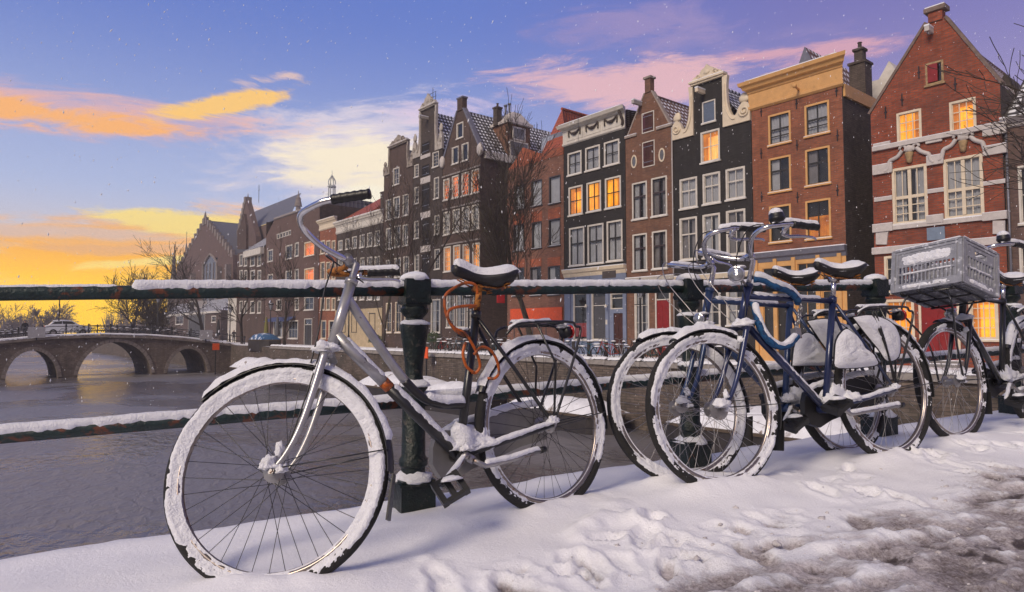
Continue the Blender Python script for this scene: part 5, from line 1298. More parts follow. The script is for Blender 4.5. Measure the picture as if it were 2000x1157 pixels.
def neck_gable(h, xl, xr, zs, zt, m, crest, scroll=True, big=1.0):
    """white sandstone wings either side of a raised neck, with a pediment on top; zs shoulder, zt foot of the pediment"""
    W = h.W; xm = (xl+xr)/2
    for s, xe, xn in ((-1, 0, xl), (1, W, xr)):
        Hh = zt-zs; w_ = abs(xn-xe)
        curve = [(xn, zs), (xe, zs), (xe, zs+.10*Hh), (xe-s*.02*w_, zs+.30*Hh), (xe-s*.22*w_, zs+.38*Hh), (xe-s*.40*w_, zs+.30*Hh), (xe-s*.50*w_, zs+.18*Hh), (xe-s*.66*w_, zs+.20*Hh), (xe-s*.80*w_, zs+.42*Hh), (xe-s*.84*w_, zs+.75*Hh), (xe-s*.80*w_, zt), (xn, zt)]
        P = [(p.x, p.z) for p in smooth_path([(a, 0, b) for a, b in curve[2:-1]], 5)]; poly = [curve[0], curve[1]]+P+[curve[-1]]
        mb = MB(); mb.prism(poly if s > 0 else poly[::-1], -.10, .12); o = mb.obj('gable_wing', m, h.root)
        c = (xe-s*.20*w_, zs+.20*Hh); r = .17*min(w_, Hh)*1.1
        mb = MB(); mb.tube([(a, -.12, b) for a, b in spiral(c, r, r*.15, 0 if s < 0 else math.pi, 1.6*s)], r*.2, 6); mb.obj('volute', m, o, True)
        mb = MB(); mb.blob((xe-s*.22*w_, 0, zs+.42*Hh), (.16*w_+.05, .12, .14*Hh), xe, 10, 8, .25); mb.obj('finial', m, o, True)
        mb = MB(); mb.tube(smooth_path([(xe-s*.55*w_, -.11, zs+.10*Hh), (xe-s*.70*w_, -.12, zs+.14*Hh), (xe-s*.90*w_, -.12, zs+.40*Hh), (xe-s*.92*w_, -.11, zs+.85*Hh)], 5), .04*big, 6); mb.obj('carved_garland', m, o, True)
    mb = MB(); mb.box(xl-.10, xr+.10, -.16, .14, zt, zt+.10); mb.box(xl-.18, xr+.18, -.24, .16, zt+.10, zt+.20); o = mb.obj('pediment', m, h.root)
    w2 = (xr-xl)*.62; zc = zt+.2
    P = [(xm-w2*.9, zc), (xm+w2*.9, zc), (xm+w2*.72, zc+crest*.28), (xm+w2*.42, zc+crest*.36), (xm+w2*.30, zc+crest*.66), (xm+w2*.12, zc+crest*.78), (xm, zc+crest), (xm-w2*.12, zc+crest*.78), (xm-w2*.30, zc+crest*.66), (xm-w2*.42, zc+crest*.36), (xm-w2*.72, zc+crest*.28)]
    mb = MB(); mb.prism(P, -.12, .12); mb.obj('crest', m, o)
    for s in (-1, 1):
        mb = MB(); mb.tube([(a, -.14, b) for a, b in spiral((xm+s*w2*.45, zc+crest*.22), .16*w2, .03, 0, 1.5*s)], .035*big, 6); mb.obj('volute', m, o, True)
    mb = MB(); mb.blob((xm, -.12, zc+crest*.42), (w2*.16, .06, crest*.2), 4, 10, 8, .2, flat=1); mb.obj('shell', m, o, True)
    mb = MB(); mb.box(xl-.17, xr+.17, -.23, .15, zt+.201, zt+.235); mb.obj('snow', FARSNOW, o)
def build_neck():
    h = House('tarred black house with a cream scrolled neck gable', 1318, 1471.5, BRK['black'])
    W = h.W; zs = (h.zz(1318, 271)+h.zz(1471, 232))/2; xl, xr = h.p(1355, 210)[0], h.p(1413, 210)[0]; zt = (h.zz(1355, 170)+h.zz(1415, 148))/2
    h.win(1372, 1397.5, 197, 239, nx=1, nz_=2, frame=WHITEP, cw=.06, inside='dark'); h.win(1369, 1406, 255, 316, nx=2, nz_=2, frame=WHITEP, cw=.09, inside='warm', bar=.04)
    xx = h.rect(1372, 1397.5, 197, 239); h.box('shutter', xx[0]+.06, xx[1]-.06, .02, .033, xx[2]+.06, xx[3]-.06, mat('slate_shutter', (.10, .13, .19), .5))
    for r in ((1328, 1362, 348, 407), (1373, 1407, 338, 398), (1418, 1455.5, 328, 389)): h.win(*r, nx=2, nz_=2, frame=WHITEP, cw=.10, inside='net', transom=.60, bar=.04)
    for r in ((1328, 1362, 425, 508), (1373, 1407, 418, 503), (1419, 1456.5, 410, 498)): h.win(*r, nx=2, nz_=2, frame=WHITEP, cw=.10, inside='drape', transom=.62, bar=.04)
    for r in ((1328, 1362, 560, 640), (1373, 1407, 556, 638), (1419, 1456.5, 552, 636)): h.win(*r, nx=2, nz_=3, frame=WHITEP, cw=.10, inside='half', bar=.035)
    h.face([(0, SZ-.1), (W, SZ-.1), (W, zs), (0, zs)]); h.face([(xl, zs), (xr, zs), (xr, zt), (xl, zt)]); h.walls(9.5, zs-.3)
    neck_gable(h, xl, xr, zs-.08, zt, CREAMP, .75)
    h.beam(1375, 181, CREAMP, .7)
    h.gable_roof(zs-.3, zt-.1, 9.5, TILE['grey'])
    h.molding('string_course', -.01, W+.01, h.zz(1390, 545), h.zz(1390, 536), CREAMP, [(0, .03), (.5, .08), (1, .12)])
build_neck()
def build_spout():
    h = House('narrow brown brick house with maroon loft shutters and two oval lights', 1223.5, 1317, BRK['brown'])
    W = h.W; zs = (h.zz(1232, 266)+h.zz(1300, 246))/2; xa = h.p(1266, 200)[0]; za = h.zz(1266, 180)
    for r in ((1235, 1264, 356, 428), (1272.5, 1303, 346, 422), (1236, 1264, 457, 529), (1274, 1303, 451, 525)): h.win(*r, nx=2, nz_=2, frame=WHITEP, cw=.085, inside='drape', sashm=mat('dark_sash', (.05, .035, .04), .5), bar=.05, transom=.62)
    h.win(1240, 1268, 560, 667, nx=2, nz_=3, frame=WHITEP, cw=.08, inside='drape'); dr = h.rect(1283, 1308, 556, 695); dr = (dr[0], dr[1], SZ+.1, dr[3]); h.holes.append(dr); door(h, dr, REDDOOR, WHITEP)
    e = .34*W
    h.face([(0, SZ-.1), (W, SZ-.1), (W, zs), (0, zs)]); h.face([(.06*W, zs), (.94*W, zs), (xa+.22, za), (xa-.22, za)]); h.walls(9, zs)
    for r in ((1254, 1278, 219, 259), (1255, 1279, 276, 326)): q = h.rect(*r); shutter(h.root, *q, MAROON, WHITEP)
    for c in ((1238.7, 316), (1293, 303)):
        x, z = h.p(*c); mb = MB(); n = 28; R1, R2 = (.22, .40), (.15, .31)
        vs = [(x+r[0]*math.cos(2*math.pi*i/n), y, z+r[1]*math.sin(2*math.pi*i/n)) for r, y in ((R1, -.04), (R2, -.04), (R2, .0), (R1, .0)) for i in range(n)]
        mb.add(vs, [(k*n+i, k*n+(i+1) % n, ((k+1) % 4)*n+(i+1) % n, ((k+1) % 4)*n+i) for k in range(4) for i in range(n)]); o = mb.obj('oval_frame', CREAMP, h.root)
        mb = MB(); mb.add([(x+R2[0]*math.cos(2*math.pi*i/n), -.008, z+R2[1]*math.sin(2*math.pi*i/n)) for i in range(n)], [tuple(range(n))]); mb.obj('pane', mat('old_glass', (.12, .12, .13), .08, 0, .2, 3, spec=.8), o)
    ST = mat('weathered_stone', (.30, .25, .22), .8, 0, .2, 4)
    for a, b in ((0, .26*W), (.68*W, W)): o = h.box('shoulder_stone', a, b, -.09, .12, zs-.10, zs+.03, ST); h.box('snow', a, b, -.09, .1, zs+.031, zs+.06, FARSNOW, o)
    mb = MB()
    for s, x0 in ((-1, .06*W), (1, .94*W)): mb.prism([(x0, zs), (xa+s*.22, za), (xa+s*.30, za+.02), (x0+s*.10, zs)][::s], -.04, .3)
    mb.obj('gable_edge', ST, h.root)
    zt = h.zz(1266, 150); h.box('spout', xa-.2, xa+.2, -.05, .32, za-.02, zt-.12, BRK['brown']); c = h.box('spout_cap', xa-.28, xa+.28, -.12, .38, zt-.12, zt, ST)
    h.beam(1252, 204, mat('grey_beam', (.36, .33, .32), .7), .75)
    h.gable_roof(zs+.05, za-.12, 9, TILE['brown'], xr=xa, x0=.06*W, x1=.96*W, y0=.3)
    h.molding('string_course', -.01, W+.01, h.zz(1270, 548), h.zz(1270, 541), WHITEP, [(0, .03), (.5, .08), (1, .14)])
    mb = MB(); mb.tube([(W-.02, -.06, SZ), (W-.02, -.06, zs-.2)], .04, 8); mb.obj('downpipe', mat('grey_pipe', (.35, .33, .32), .6), h.root, True)
build_spout()
def build_garland():
    h = House('black house with garlands carved on its white cornice and a blue-grey shopfront', 1102.5, 1222.5, BRK['black'])
    W = h.W; zt = (h.zz(1092, 254)+h.zz(1206, 212))/2; zb = (h.zz(1104, 286)+h.zz(1214, 254))/2
    for r in ((1109, 1136, 297, 341), (1143.5, 1172, 286, 332), (1180, 1210, 275, 322)): h.win(*r, nx=2, nz_=2, frame=WHITEP, cw=.10, inside='net', sashm=DOORM, bar=.05)
    for r in ((1111, 1138, 364, 420), (1146, 1174, 355, 413), (1182, 1213, 346, 406)): h.win(*r, nx=2, nz_=2, frame=WHITEP, cw=.10, inside='amber', sashm=DOORM, bar=.06)
    for r in ((1112, 1141.5, 444, 519), (1148, 1179, 438, 515), (1185.5, 1216, 431, 510)): h.win(*r, nx=2, nz_=2, frame=WHITEP, cw=.10, inside='net', sashm=DOORM, bar=.06, transom=.58)
    zl, zc = h.zz(1165, 536), h.zz(1165, 523)
    x = lambda px: h.p(px, 620)[0]
    for k, (a, b, t, bt) in enumerate(((1120, 1147, 573, 664), (1156, 1184, 570, 664), (1193, 1221, 573, 604))):
        z1, z0 = h.zz((a+b)/2, t), h.zz((a+b)/2, bt); q = (x(a), x(b), z0, z1); h.holes.append(q)
        window(h.root, *q, nx=1, nz_=2, frame=WHITEP, cw=.05, inside='dark', transom=.72, sill=k < 2)
        if k == 1: h.box('closed_blind', q[0]+.05, q[1]-.05, .09, .10, q[2], q[2]+(q[3]-q[2])*.9, mat('taupe_blind', (.075, .060, .058), .7))
        if k == 0: h.box('red_poster', q[0]+.1, q[1]-.05, .09, .10, q[2]+.2, q[2]+(q[3]-q[2])*.36, mat('red_print', (.45, .03, .02), .6))
    q = (x(1199), x(1219), SZ+.1, h.zz(1208, 612)); h.holes.append(q); door(h, q, mat('brown_door', (.055, .018, .012), .35, 0, .3, 4), BLUEGREY, light=False)
    h.face([(0, zl), (W, zl), (W, zb), (0, zb)]); h.walls(9, zb+.1)
    mb = MB(); sheet_with_holes(mb, [(0, SZ-.1), (W, SZ-.1), (W, zl), (0, zl)], h.holes, y=-.03); mb.obj('shopfront', BLUEGREY, h.root)
    for px in (1113, 1151, 1188, 1222): h.box('pilaster', x(px)-.14, x(px)+.12, -.11, -.031, SZ, zl-.15, BLUEGREY)
    for px in (1151, 1190):
        xx, z = x(px), h.zz(px, 598); mb = MB(); mb.tube([(xx, -.11, z), (xx, -.30, z+.05)], .02, 6); mb.lathe([(.03, .05), (.09, -.12), (.10, -.14)], (xx, -.32, z+.05), 10); mb.obj('wall_lamp', WHITEP, h.root, True)
    h.box('number_plate', x(1185), x(1188.5), -.115, -.111, h.zz(1187, 634), h.zz(1187, 625), WHITEP)
    r = h.rect(1196, 1222, 531, 545); h.box('sign_board', r[0], r[1], -.9, -.86, r[2], r[3], mat('brown_sign', (.06, .048, .046), .6))
    h.molding('shop_cornice', -.02, W+.02, zl-.06, zc, CREAMP, [(0, .04), (.3, .10), (.5, .12), (.6, .22), (1, .28)])
    co_ = h.molding('cornice', -.04, W+.02, zb, zt, WHITEP, [(0, .03), (.05, .10), (.12, .10), (.14, .05), (.72, .05), (.75, .12), (.82, .16), (.86, .40), (.92, .44), (1, .50)], ret=.5)
    GA = mat('dark_garland', (.05, .035, .03), .7, 0, .3, 10)
    for k in range(3):
        xc = W*(.20+.30*k); zc_ = zb+(zt-zb)*.56; w_ = W*.095; hh = (zt-zb)*.2
        pth = [(xc-w_, -.10, zc_-hh*.9), (xc-w_, -.10, zc_+hh*.6), (xc-w_*.5, -.13, zc_-hh*.1), (xc, -.14, zc_-hh*.35), (xc+w_*.5, -.13, zc_-hh*.1), (xc+w_, -.10, zc_+hh*.6), (xc+w_, -.10, zc_-hh*.9)]
        P = smooth_path(pth, 7); mb = MB(); mb.tube(P, [.05+.05*math.exp(-((i/len(P)-.5)/.14)**2) for i in range(len(P))], 7); mb.obj('garland', GA, h.root, True)
        mb = MB(); x0, x1, z0, z1 = xc-w_*1.45, xc+w_*1.45, zb+(zt-zb)*.2, zb+(zt-zb)*.82
        for a in ((x0, x1, z1-.03, z1), (x0, x1, z0, z0+.03), (x0, x0+.03, z0+.03, z1-.03), (x1-.03, x1, z0+.03, z1-.03)): mb.box(a[0], a[1], -.075, -.051, a[2], a[3])
        mb.obj('panel_mould', WHITEP, h.root)
    mb = MB(); mb.tube(smooth_path([(W-.12, -.12, zb+(zt-zb)*.15), (W-.06, -.16, zb+(zt-zb)*.4), (W-.2, -.3, zb+(zt-zb)*.8)], 5), .09, 7); mb.obj('carved_bracket', GA, h.root, True)
    mb = MB(); mb.tube([(W*.35, -.52, zb-.1), (W*.35, -.52, zt+.2)], .012, 5); mb.obj('flag_rod', BLACK, h.root)
    h.front_roof(zt-.1, zt+.25, 4, TILE['dark'], y0=.2)
build_garland()
def build_orange():
    h = House('orange and brown brick house with a red tiled roof behind a bare tree', 991, 1101.5, BRK['ruddy'], n=.4)
    W = h.W; ez = (h.zz(994, 333)+h.zz(1100, 301))/2
    FR = mat('dark_window_frame', (.05, .045, .05), .5)
    rows = [[(1005, 1025, 362, 409), (1038, 1059, 352, 402), (1072.5, 1095, 344, 397)], [(1003, 1023.5, 439, 490), (1039, 1058, 434, 485), (1072, 1094.5, 428, 480)], [(1001, 1024, 524, 578), (1036, 1057, 522, 577), (1070.5, 1094, 520, 576)]]
    for i, row in enumerate(rows):
        for r in row:
            h.win(*r, nx=1, nz_=1, frame=FR, cw=.06, inside='net' if i < 2 else 'half', sill=True, snow=True)  # pale curtains added here to imitate sky reflected in the glass
            if i: q = h.rect(*r); h.box('lintel_panel', q[0]-.04, q[1]+.04, -.02, .01, q[3]+.02, q[3]+(.75 if i == 1 else .6), BRK['flame'])
    h.face([(0, SZ-.1), (W, SZ-.1), (W, ez), (0, ez)]); h.walls(9, ez)
    r = h.rect(998, 1099, 602, 629); h.box('orange_fascia', r[0], r[1], -.08, 0, r[2], r[3], mat('orange_fascia', (.58, .075, .018), .5, 0, .15, 6))
    for a, b in ((1004, 1030), (1040, 1058), (1066, 1094)):
        q = h.rect(a, b, 634, 690); h.holes.append(q); window(h.root, q[0], q[1], max(q[2], SZ+.15), q[3], nx=1, nz_=1, frame=FR, inside='dark', sill=False)
    h.face([(0, SZ-.1), (W, SZ-.1), (W, SZ, ), (0, SZ)])
    r = h.rect(986, 998, 575, 592); mb = MB(); mb.box(r[0], r[0]+.05, -.75, -.05, r[2], r[3]); mb.obj('red_banner', mat('red_cloth', (.48, .015, .02), .7), h.root)
    o = mb = MB(); mb.prism([(0, ez), (W, ez), (W, ez+.55), (W*.62, ez+.5), (W*.30, ez+1.35), (W*.12, ez+.4)], -.03, .25); mb.obj('brick_gable', BRK['flame'], h.root)
    xp, zp = fp(1098, 213, 2.4); xp -= h.sl; xl_ = h.p(1052, 318)[0]; y0 = .05
    mb = MB(); mb.add([(xl_, y0, ez+.2), (W+.3, y0, ez+.2), (xp, 2.0, zp)], [(0, 1, 2)]); mb.obj('roof', TILE['red'], h.root, uvf=lambda v: (v[0], v[2]*1.2))
    for xe in (xl_, 2*xp-xl_): mb = MB(); mb.add([(xe, y0, ez+.2), (xp, 2.0, zp), (xp, 9.5, zp), (xe, 9.5, ez+.2)], [(0, 1, 2, 3)]); mb.obj('roof', TILE['red'], h.root, uvf=lambda v: (v[1], v[2]*1.3))
    mb = MB(); mb.tube([(xp, 1.95, zp), (xp, 9.5, zp)], .11, 8); mb.obj('ridge', TILE['red'], h.root, uvf=lambda v: (v[1], v[2]))
    mb = MB(); mb.box(.05, xl_, .3, 9, ez-.1, ez+.25); mb.obj('flat_roof', FARSNOW, h.root)
    q = h.rect(1041, 1090, 258, 306); mb = MB(); mb.box(q[0], q[1], .75, 3.4, q[2], q[3]); mb.obj('dormer', mat('zinc', (.20, .21, .25), .5, .3, .15, 3), h.root)
    mb = MB(); mb.box(q[0]+.12, q[0]+(q[1]-q[0])*.5, .72, .755, q[2]+.15, q[3]-.1); mb.obj('dormer_pane', mat('pale_pane', (.34, .37, .45), .2), h.root)
build_orange()
def build_four():
    h = House('dusky brick gabled house with rows of four tall windows', 864, 938, BRK['dusk'])
    W = h.W; zs = (h.zz(867, 318)+h.zz(937, 296))/2; xa = h.p(899, 230)[0]; za = h.zz(899, 214)
    for r in ((892, 905, 240, 270), (883, 896, 287, 320), (902, 915, 280, 314)): h.win(*r, nx=1, nz_=1, frame=WHITEP, cw=.09, inside='dark')
    for i, (rr, ins) in enumerate((([(866, 878, 350, 391), (883, 896, 343.5, 387), (902, 916, 337, 382), (921, 936, 331, 377)], 'orange'), ([(866, 879, 414, 459), (884, 898, 409, 454), (902.5, 917, 404, 451), (921.5, 936, 400, 448)], 'net'), ([(867, 880.5, 482, 531), (885.5, 899, 479, 529), (904, 917.5, 477, 527), (923, 937, 475, 525)], 'amber'))):
        for r in rr: h.win(*r, nx=3, nz_=5, frame=WHITEP, cw=.10, inside=ins, bar=.04, panes=False)
        z = (h.zz(872, rr[0][2]-4)+h.zz(930, rr[3][2]-4))/2; h.box('lintel_course', -.02, W+.02, -.09, .02, z-.02, z+.10, mat('grey_stone', (.26, .23, .22), .8))
    for a, b in ((872, 888), (891, 909), (912, 930)): h.win(a, b, 574, 640, nx=3, nz_=5, frame=WHITEP, cw=.07, inside='drape', panes=False)
    h.face([(0, SZ-.1), (W, SZ-.1), (W, zs), (0, zs)]); h.face([(0, zs), (W, zs), (xa+.35, za), (xa-.35, za)]); h.walls(17, zs-.1, BRK['dusk'])
    D = mat('lead_flashing', (.16, .16, .20))
    for s, x0 in ((-1, 0), (1, W)): mb = MB(); mb.prism([(x0, zs), (xa+s*.35, za), (xa+s*.52, za+.02), (x0+s*.2, zs)][::s], -.06, .34); mb.obj('gable_edge', D, h.root)
    zt = h.zz(899, 193); h.box('gable_block', xa-.36, xa+.36, -.06, .4, za-.1, zt, BRK['dusk']); c = h.box('gable_cap', xa-.44, xa+.44, -.10, .45, zt, zt+.12, D)
    for x0 in (.0, W): mb = MB(); mb.blob((x0, -.05, zs+.1), (.35, .2, .5), x0, 12, 8, .2, flat=1); mb.obj('shoulder_ornament', mat('pale_stone', (.5, .46, .44)), h.root, True)
    h.gable_roof(zs, za-.1, 17, TILE['dark'], xr=xa, y0=.34, over=.1)
    h.box('eaves_board', W+.02, W+.3, .3, 17, zs-.55, zs-.02, WHITEP)
    # brick loft dormer on the side slope
    y0, y1 = 2.6, 5.0; zd = zs+2.7; mb = MB(); mb.box(W-2.2, W+.06, y0, y1, zs-.1, zd); d = mb.obj('dormer', BRK['brown'], h.root)
    mb = MB(); mb.prismz([(W-2.3, y0-.15), (W+.3, y0-.15), (W+.3, y1+.15), (W-2.3, y1+.15)], zd, zd+.22); mb.hexa([(W-2.2, y0, zd+.22), (W+.2, y0, zd+.22), (W+.2, y1, zd+.22), (W-2.2, y1, zd+.22), (W-1.6, y0+.8, zd+1.1), (W-.2, y0+.8, zd+1.1), (W-.2, y1-.8, zd+1.1), (W-1.6, y1-.8, zd+1.1)]); mb.obj('dormer_hood', mat('pale_stone', (.5, .46, .44)), d)
    for za_, zb_, e in ((zs+.1, zs+1.25, .35), (zs+1.55, zs+2.4, .65)):
        mb = MB(); mb.box(W+.07, W+.12, y0+e-.12, y1-e+.12, za_-.12, zb_+.12); f = mb.obj('dormer_frame', WHITEP, d); mb = MB(); mb.box(W+.121, W+.13, y0+e, y1-e, za_, zb_); mb.obj('pane', mat('old_glass', (.12, .12, .13)), f)
    h.chimney(W-1.2, 2.6, zd, za+.3, .5)
    mb = MB()
    for dx in (0, .5): mb.tube([(W-.9-dx, 3.6, zd+.9), (W-.9-dx, 3.6, zd+1.9)], .09, 8); mb.tube([(W-.9-dx, 3.6, zd+1.9), (W-.9-dx, 3.6, zd+2.0)], .16, 8)
    mb.obj('flue', mat('zinc', (.2, .21, .25)), h.root, True)
build_four()
def build_tallneck():
    h = House('dark warehouse with stacked loft doors under a tall ornate neck gable', 806, 863.5, BRK['dark'])
    W = h.W; zs = (h.zz(806, 318)+h.zz(866, 278))/2; xl, xr = h.p(823, 240)[0], h.p(851, 240)[0]; zt = h.zz(837, 212)
    for r in ((845, 857, 297, 326), (848, 857.5, 347, 388), (848.5, 858, 421, 458), (849, 859, 487, 526), (809.5, 818, 322, 346), (809.5, 818, 366, 398), (809.5, 818, 432, 466), (810, 818.5, 498, 530)): h.win(*r, nx=2, nz_=4, frame=WHITEP, cw=.07, inside='dark', panes=False)
    for y0, y1 in ((278, 300), (322, 345), (360, 412), (428, 478), (495, 545)):
        q = h.rect(824, 840, y0, y1); shutter(h.root, *q, mat('tarred_plank', (.028, .025, .024), .6), BRK['dark'])
    for y0, y1 in ((302, 309), (346, 358), (414, 426), (480, 492)): q = h.rect(822, 841, y0, y1); h.box('lintel_stone', q[0], q[1], -.05, .02, q[2], q[3], mat('pale_stone', (.5, .46, .44)))
    q = h.rect(808, 826, 590, 660); h.win(808, 822, 590, 660, nx=2, nz_=3, inside='dark'); h.win(842, 860, 585, 650, nx=2, nz_=3, inside='drape')
    h.face([(0, SZ-.1), (W, SZ-.1), (W, zs), (0, zs)]); h.face([(xl, zs), (xr, zs), (xr, zt), (xl, zt)]); h.walls(9, zs-.2, BRK['dark'])
    neck_gable(h, xl, xr, zs-.1, zt, mat('weathered_cream', (.40, .36, .32), .7, 0, .2, 4), 1.1, big=1.6)
    h.gable_roof(zs-.2, zt-.3, 9, TILE['dark']); h.beam(836, 232, mat('weathered_cream', (.4, .36, .32)), .9)
    x, z = h.p(834, 195); mb = MB()
    for dx in (-.45, 0, .45): mb.tube([(x+dx, .6, z-1), (x+dx, .6, z+1.2-abs(dx))], .025, 5)
    for k in (.35, .75): mb.tube([(x-.5, .6, z+k), (x+.5, .6, z+k)], .02, 5)
    mb.obj('aerial', BLACK, h.root)
build_tallneck()
def build_ornate():
    h = House('dusky house with a worn ornate gable standing between the black corniced house and the warehouse', 748.5, 805.5, BRK['dusk'])
    W = h.W; zs = (h.zz(750, 348)+h.zz(803, 318))/2; xl, xr = h.p(762, 320)[0], h.p(796, 320)[0]; zt = h.zz(778, 285)
    for r in ((768, 780, 328, 361), (754, 764.5, 390, 430), (768, 781, 385, 426), (787, 798, 380, 421), (754, 765, 446, 487), (770, 782, 441, 483), (787, 797, 439, 480), (754, 765, 508, 545), (770, 783, 504, 542), (788, 799, 501, 540)): h.win(*r, nx=2, nz_=3, frame=WHITEP, cw=.09, inside='drape', panes=False)
    for r in ((754, 765, 592, 650), (772, 784, 590, 650), (790, 800, 588, 650)): h.win(*r, nx=2, nz_=3, frame=CREAMP, cw=.09, inside='dark', panes=False)
    h.face([(0, SZ-.1), (W, SZ-.1), (W, zs), (0, zs)]); h.face([(xl, zs), (xr, zs), (xr, zt), (xl, zt)]); h.walls(9, zs-.2, BRK['dark'])
    neck_gable(h, xl, xr, zs-.1, zt, mat('worn_stone', (.28, .24, .21), .8, 0, .3, 4), .8, big=1.6); h.gable_roof(zs-.2, zt-.3, 9, TILE['dark'])
build_ornate()
def build_plain():
    h = House('long black house with a pale cornice and a row of six small windows', 657, 748, BRK['dark'])
    W = h.W; zt = (h.zz(657, 447)+h.zz(747, 399))/2; zb = (h.zz(657, 460)+h.zz(747, 434))/2
    xs = ((661, 669), (675, 683), (688, 697), (703, 712), (717.5, 727), (732, 742))
    for k, (a, b) in enumerate(xs):
        t = k/5; m = (a+b)/2
        h.win(a, b, 470-19*t, 489-9*t, nx=2, nz_=2, frame=WHITEP, cw=.10, inside='drape', panes=False); h.win(a, b, 507-6*t, 527-4*t, nx=2, nz_=2, frame=WHITEP, cw=.10, inside='drape', panes=False)
        h.win(a, b, 556, 586, nx=2, nz_=2, frame=WHITEP, cw=.10, inside='net', panes=False)
    h.face([(0, SZ-.1), (W, SZ-.1), (W, zb), (0, zb)]); h.walls(9, zb, BRK['dark'])
    q0 = h.zz(700, 604); mb = MB(); mb.box(0, W, -.06, -.001, SZ-.05, q0); mb.obj('plastered_base', mat('yellowed_plaster', (.42, .33, .21), .8, 0, .15, 2), h.root)
    for a, b in ((664, 676), (688, 698), (722, 734)): q = h.rect(a, b, 612, 650); window(h.root, *q, nx=2, nz_=2, frame=DOORM, inside='dark', y=-.07, sill=False, panes=False)
    h.molding('cornice', -.04, W+.02, zb, zt, WHITEP, CORN, ret=.4); h.front_roof(zt-.05, zt+1.8, 4, TILE['slate'], y0=.1, hip=1.2); h.chimney(W*.45, 3.2, zt+1, zt+3, .7); h.chimney(W*.7, 3.4, zt+1, zt+2.8, .5)
build_plain()
def build_creamtop():
    h = House('small brick house with a cream cornice and red hipped roof', 624, 656.5, BRK['rust'])
    W = h.W; zt = (h.zz(622, 436)+h.zz(657, 421))/2; zb = (h.zz(624, 452)+h.zz(657, 444))/2
    for y0, y1 in ((470, 496), (512, 546), (582, 606)):
        for a, b in ((626, 634.5), (637, 645), (648, 655)): h.win(a, b, y0, y1, nx=2, nz_=2, frame=CREAMP, cw=.11, inside='dark', panes=False)
    for a, b in ((627, 637), (642, 653)): h.win(a, b, 626, 662, nx=1, nz_=2, frame=CREAMP, cw=.11, inside='dark', panes=False)
    h.face([(0, SZ-.1), (W, SZ-.1), (W, zb), (0, zb)]); h.walls(9, zb, BRK['rust'])
    h.molding('cornice', -.04, W+.02, zb, zt, CREAMP, CORN, ret=.4); h.front_roof(zt-.1, zt+3.2, 5, TILE['red'], x0=.3*W, x1=1.9*W, y0=1.5, hip=1.0); h.chimney(W*1.3, 5.6, zt+2, zt+4.3, .6)
build_creamtop()
def build_corner():
    h = House('brown brick corner building with two glowing orange windows one above the other', 519, 623, BRK['plum'])
    W = h.W; zr = h.zz(600, 407); zl = h.zz(521, 462); zm = h.zz(537, 428)
    for r in ((594.5, 614, 472, 500), (594.5, 613.5, 524, 549)): h.win(*r, nx=2, nz_=2, frame=CREAMP, cw=.12, inside='orange', panes=False, transom=.62)
    for r in ((523, 533, 488, 511), (558, 571, 479, 506), (576, 583.5, 474, 501), (523, 533, 536, 556), (558, 570, 529, 554), (576, 583.5, 526, 552), (594.5, 613, 580, 606), (540, 550, 585, 606), (576, 584, 582, 606)): h.win(*r, nx=2, nz_=2, frame=WHITEP, cw=.12, inside='dark', panes=False)
    for k in range(5): a = 541+k*5.6; h.win(a, a+5, 457-k*1.8, 467-k*1.8, nx=1, nz_=1, frame=WHITEP, cw=.08, inside='dark', panes=False, sill=False)
    h.win(563, 582, 626, 662, nx=3, nz_=2, frame=WHITEP, cw=.12, inside='dark', panes=False); dr = h.rect(595, 609, 624, 672); dr = (dr[0], dr[1], SZ, dr[3]); h.holes.append(dr); door(h, dr, DOORM, WHITEP); h.win(534, 552, 626, 660, nx=2, nz_=2, frame=WHITEP, cw=.12, inside='drape', panes=False)
    z = h.zz(570, 620); mb = MB(); mb.hexa([(W*.15, -1.0, z-.5), (W*.62, -1.0, z-.5), (W*.62, 0, z), (W*.15, 0, z), (W*.15, -1.0, z-.42), (W*.62, -1.0, z-.42), (W*.62, 0, z+.08), (W*.15, 0, z+.08)]); mb.obj('awning', mat('blue_awning', (.05, .07, .17), .7), h.root)
    h.face([(0, SZ-.1), (W, SZ-.1), (W, zr), (W*.18, zm), (0, zl)]); h.walls(11, zm)
    mb = MB(); mb.tube([(W*.18, 0, zm), (W+.05, 0, zr)], .18, 6); mb.obj('coping', mat('grey_stone', (.26, .23, .22)), h.root)
    h.front_roof(zm, zr+1.0, 4, TILE['slate'], y0=.3)
build_corner()
def build_snowroof():
    h = House('narrow brick house with a snow-dotted roof beside the church', 464, 518, BRK['dusk'])
    W = h.W; ez = h.zz(495, 487); 
    for y0, y1 in ((497, 520), (528, 548), (588, 612)):
        for a, b in ((468, 474), (477, 483), (489, 498), (503, 510)): h.win(a, b, y0, y1, nx=2, nz_=2, frame=WHITEP, cw=.13, inside='dark', panes=False)
    h.face([(0, SZ-.1), (W, SZ-.1), (W, ez), (0, ez)]); h.walls(9, ez)
    h.front_roof(ez, h.zz(500, 440), 4.5, TILE['snowy'], x0=W*.28, y0=-.2)
    mb = MB(); a = [h.p(464, 487), h.p(481, 487), h.p(481, 440), h.p(477, 418), h.p(470, 440), h.p(464, 452)]; mb.prism(a, -.05, .3); mb.obj('stepped_gable', BRK['dusk'], h.root)
    q = h.rect(482, 516, 488, 500); h.box('cornice', q[0], q[1], -.5, 0, q[2], q[3], WHITEP)
    mb = MB(); q = h.rect(445, 463, 590, 640); mb.box(q[0], 0, .0, 6, SZ-.1, q[3]+.6); mb.obj('white_annex', WHITEP, h.root)
build_snowroof()

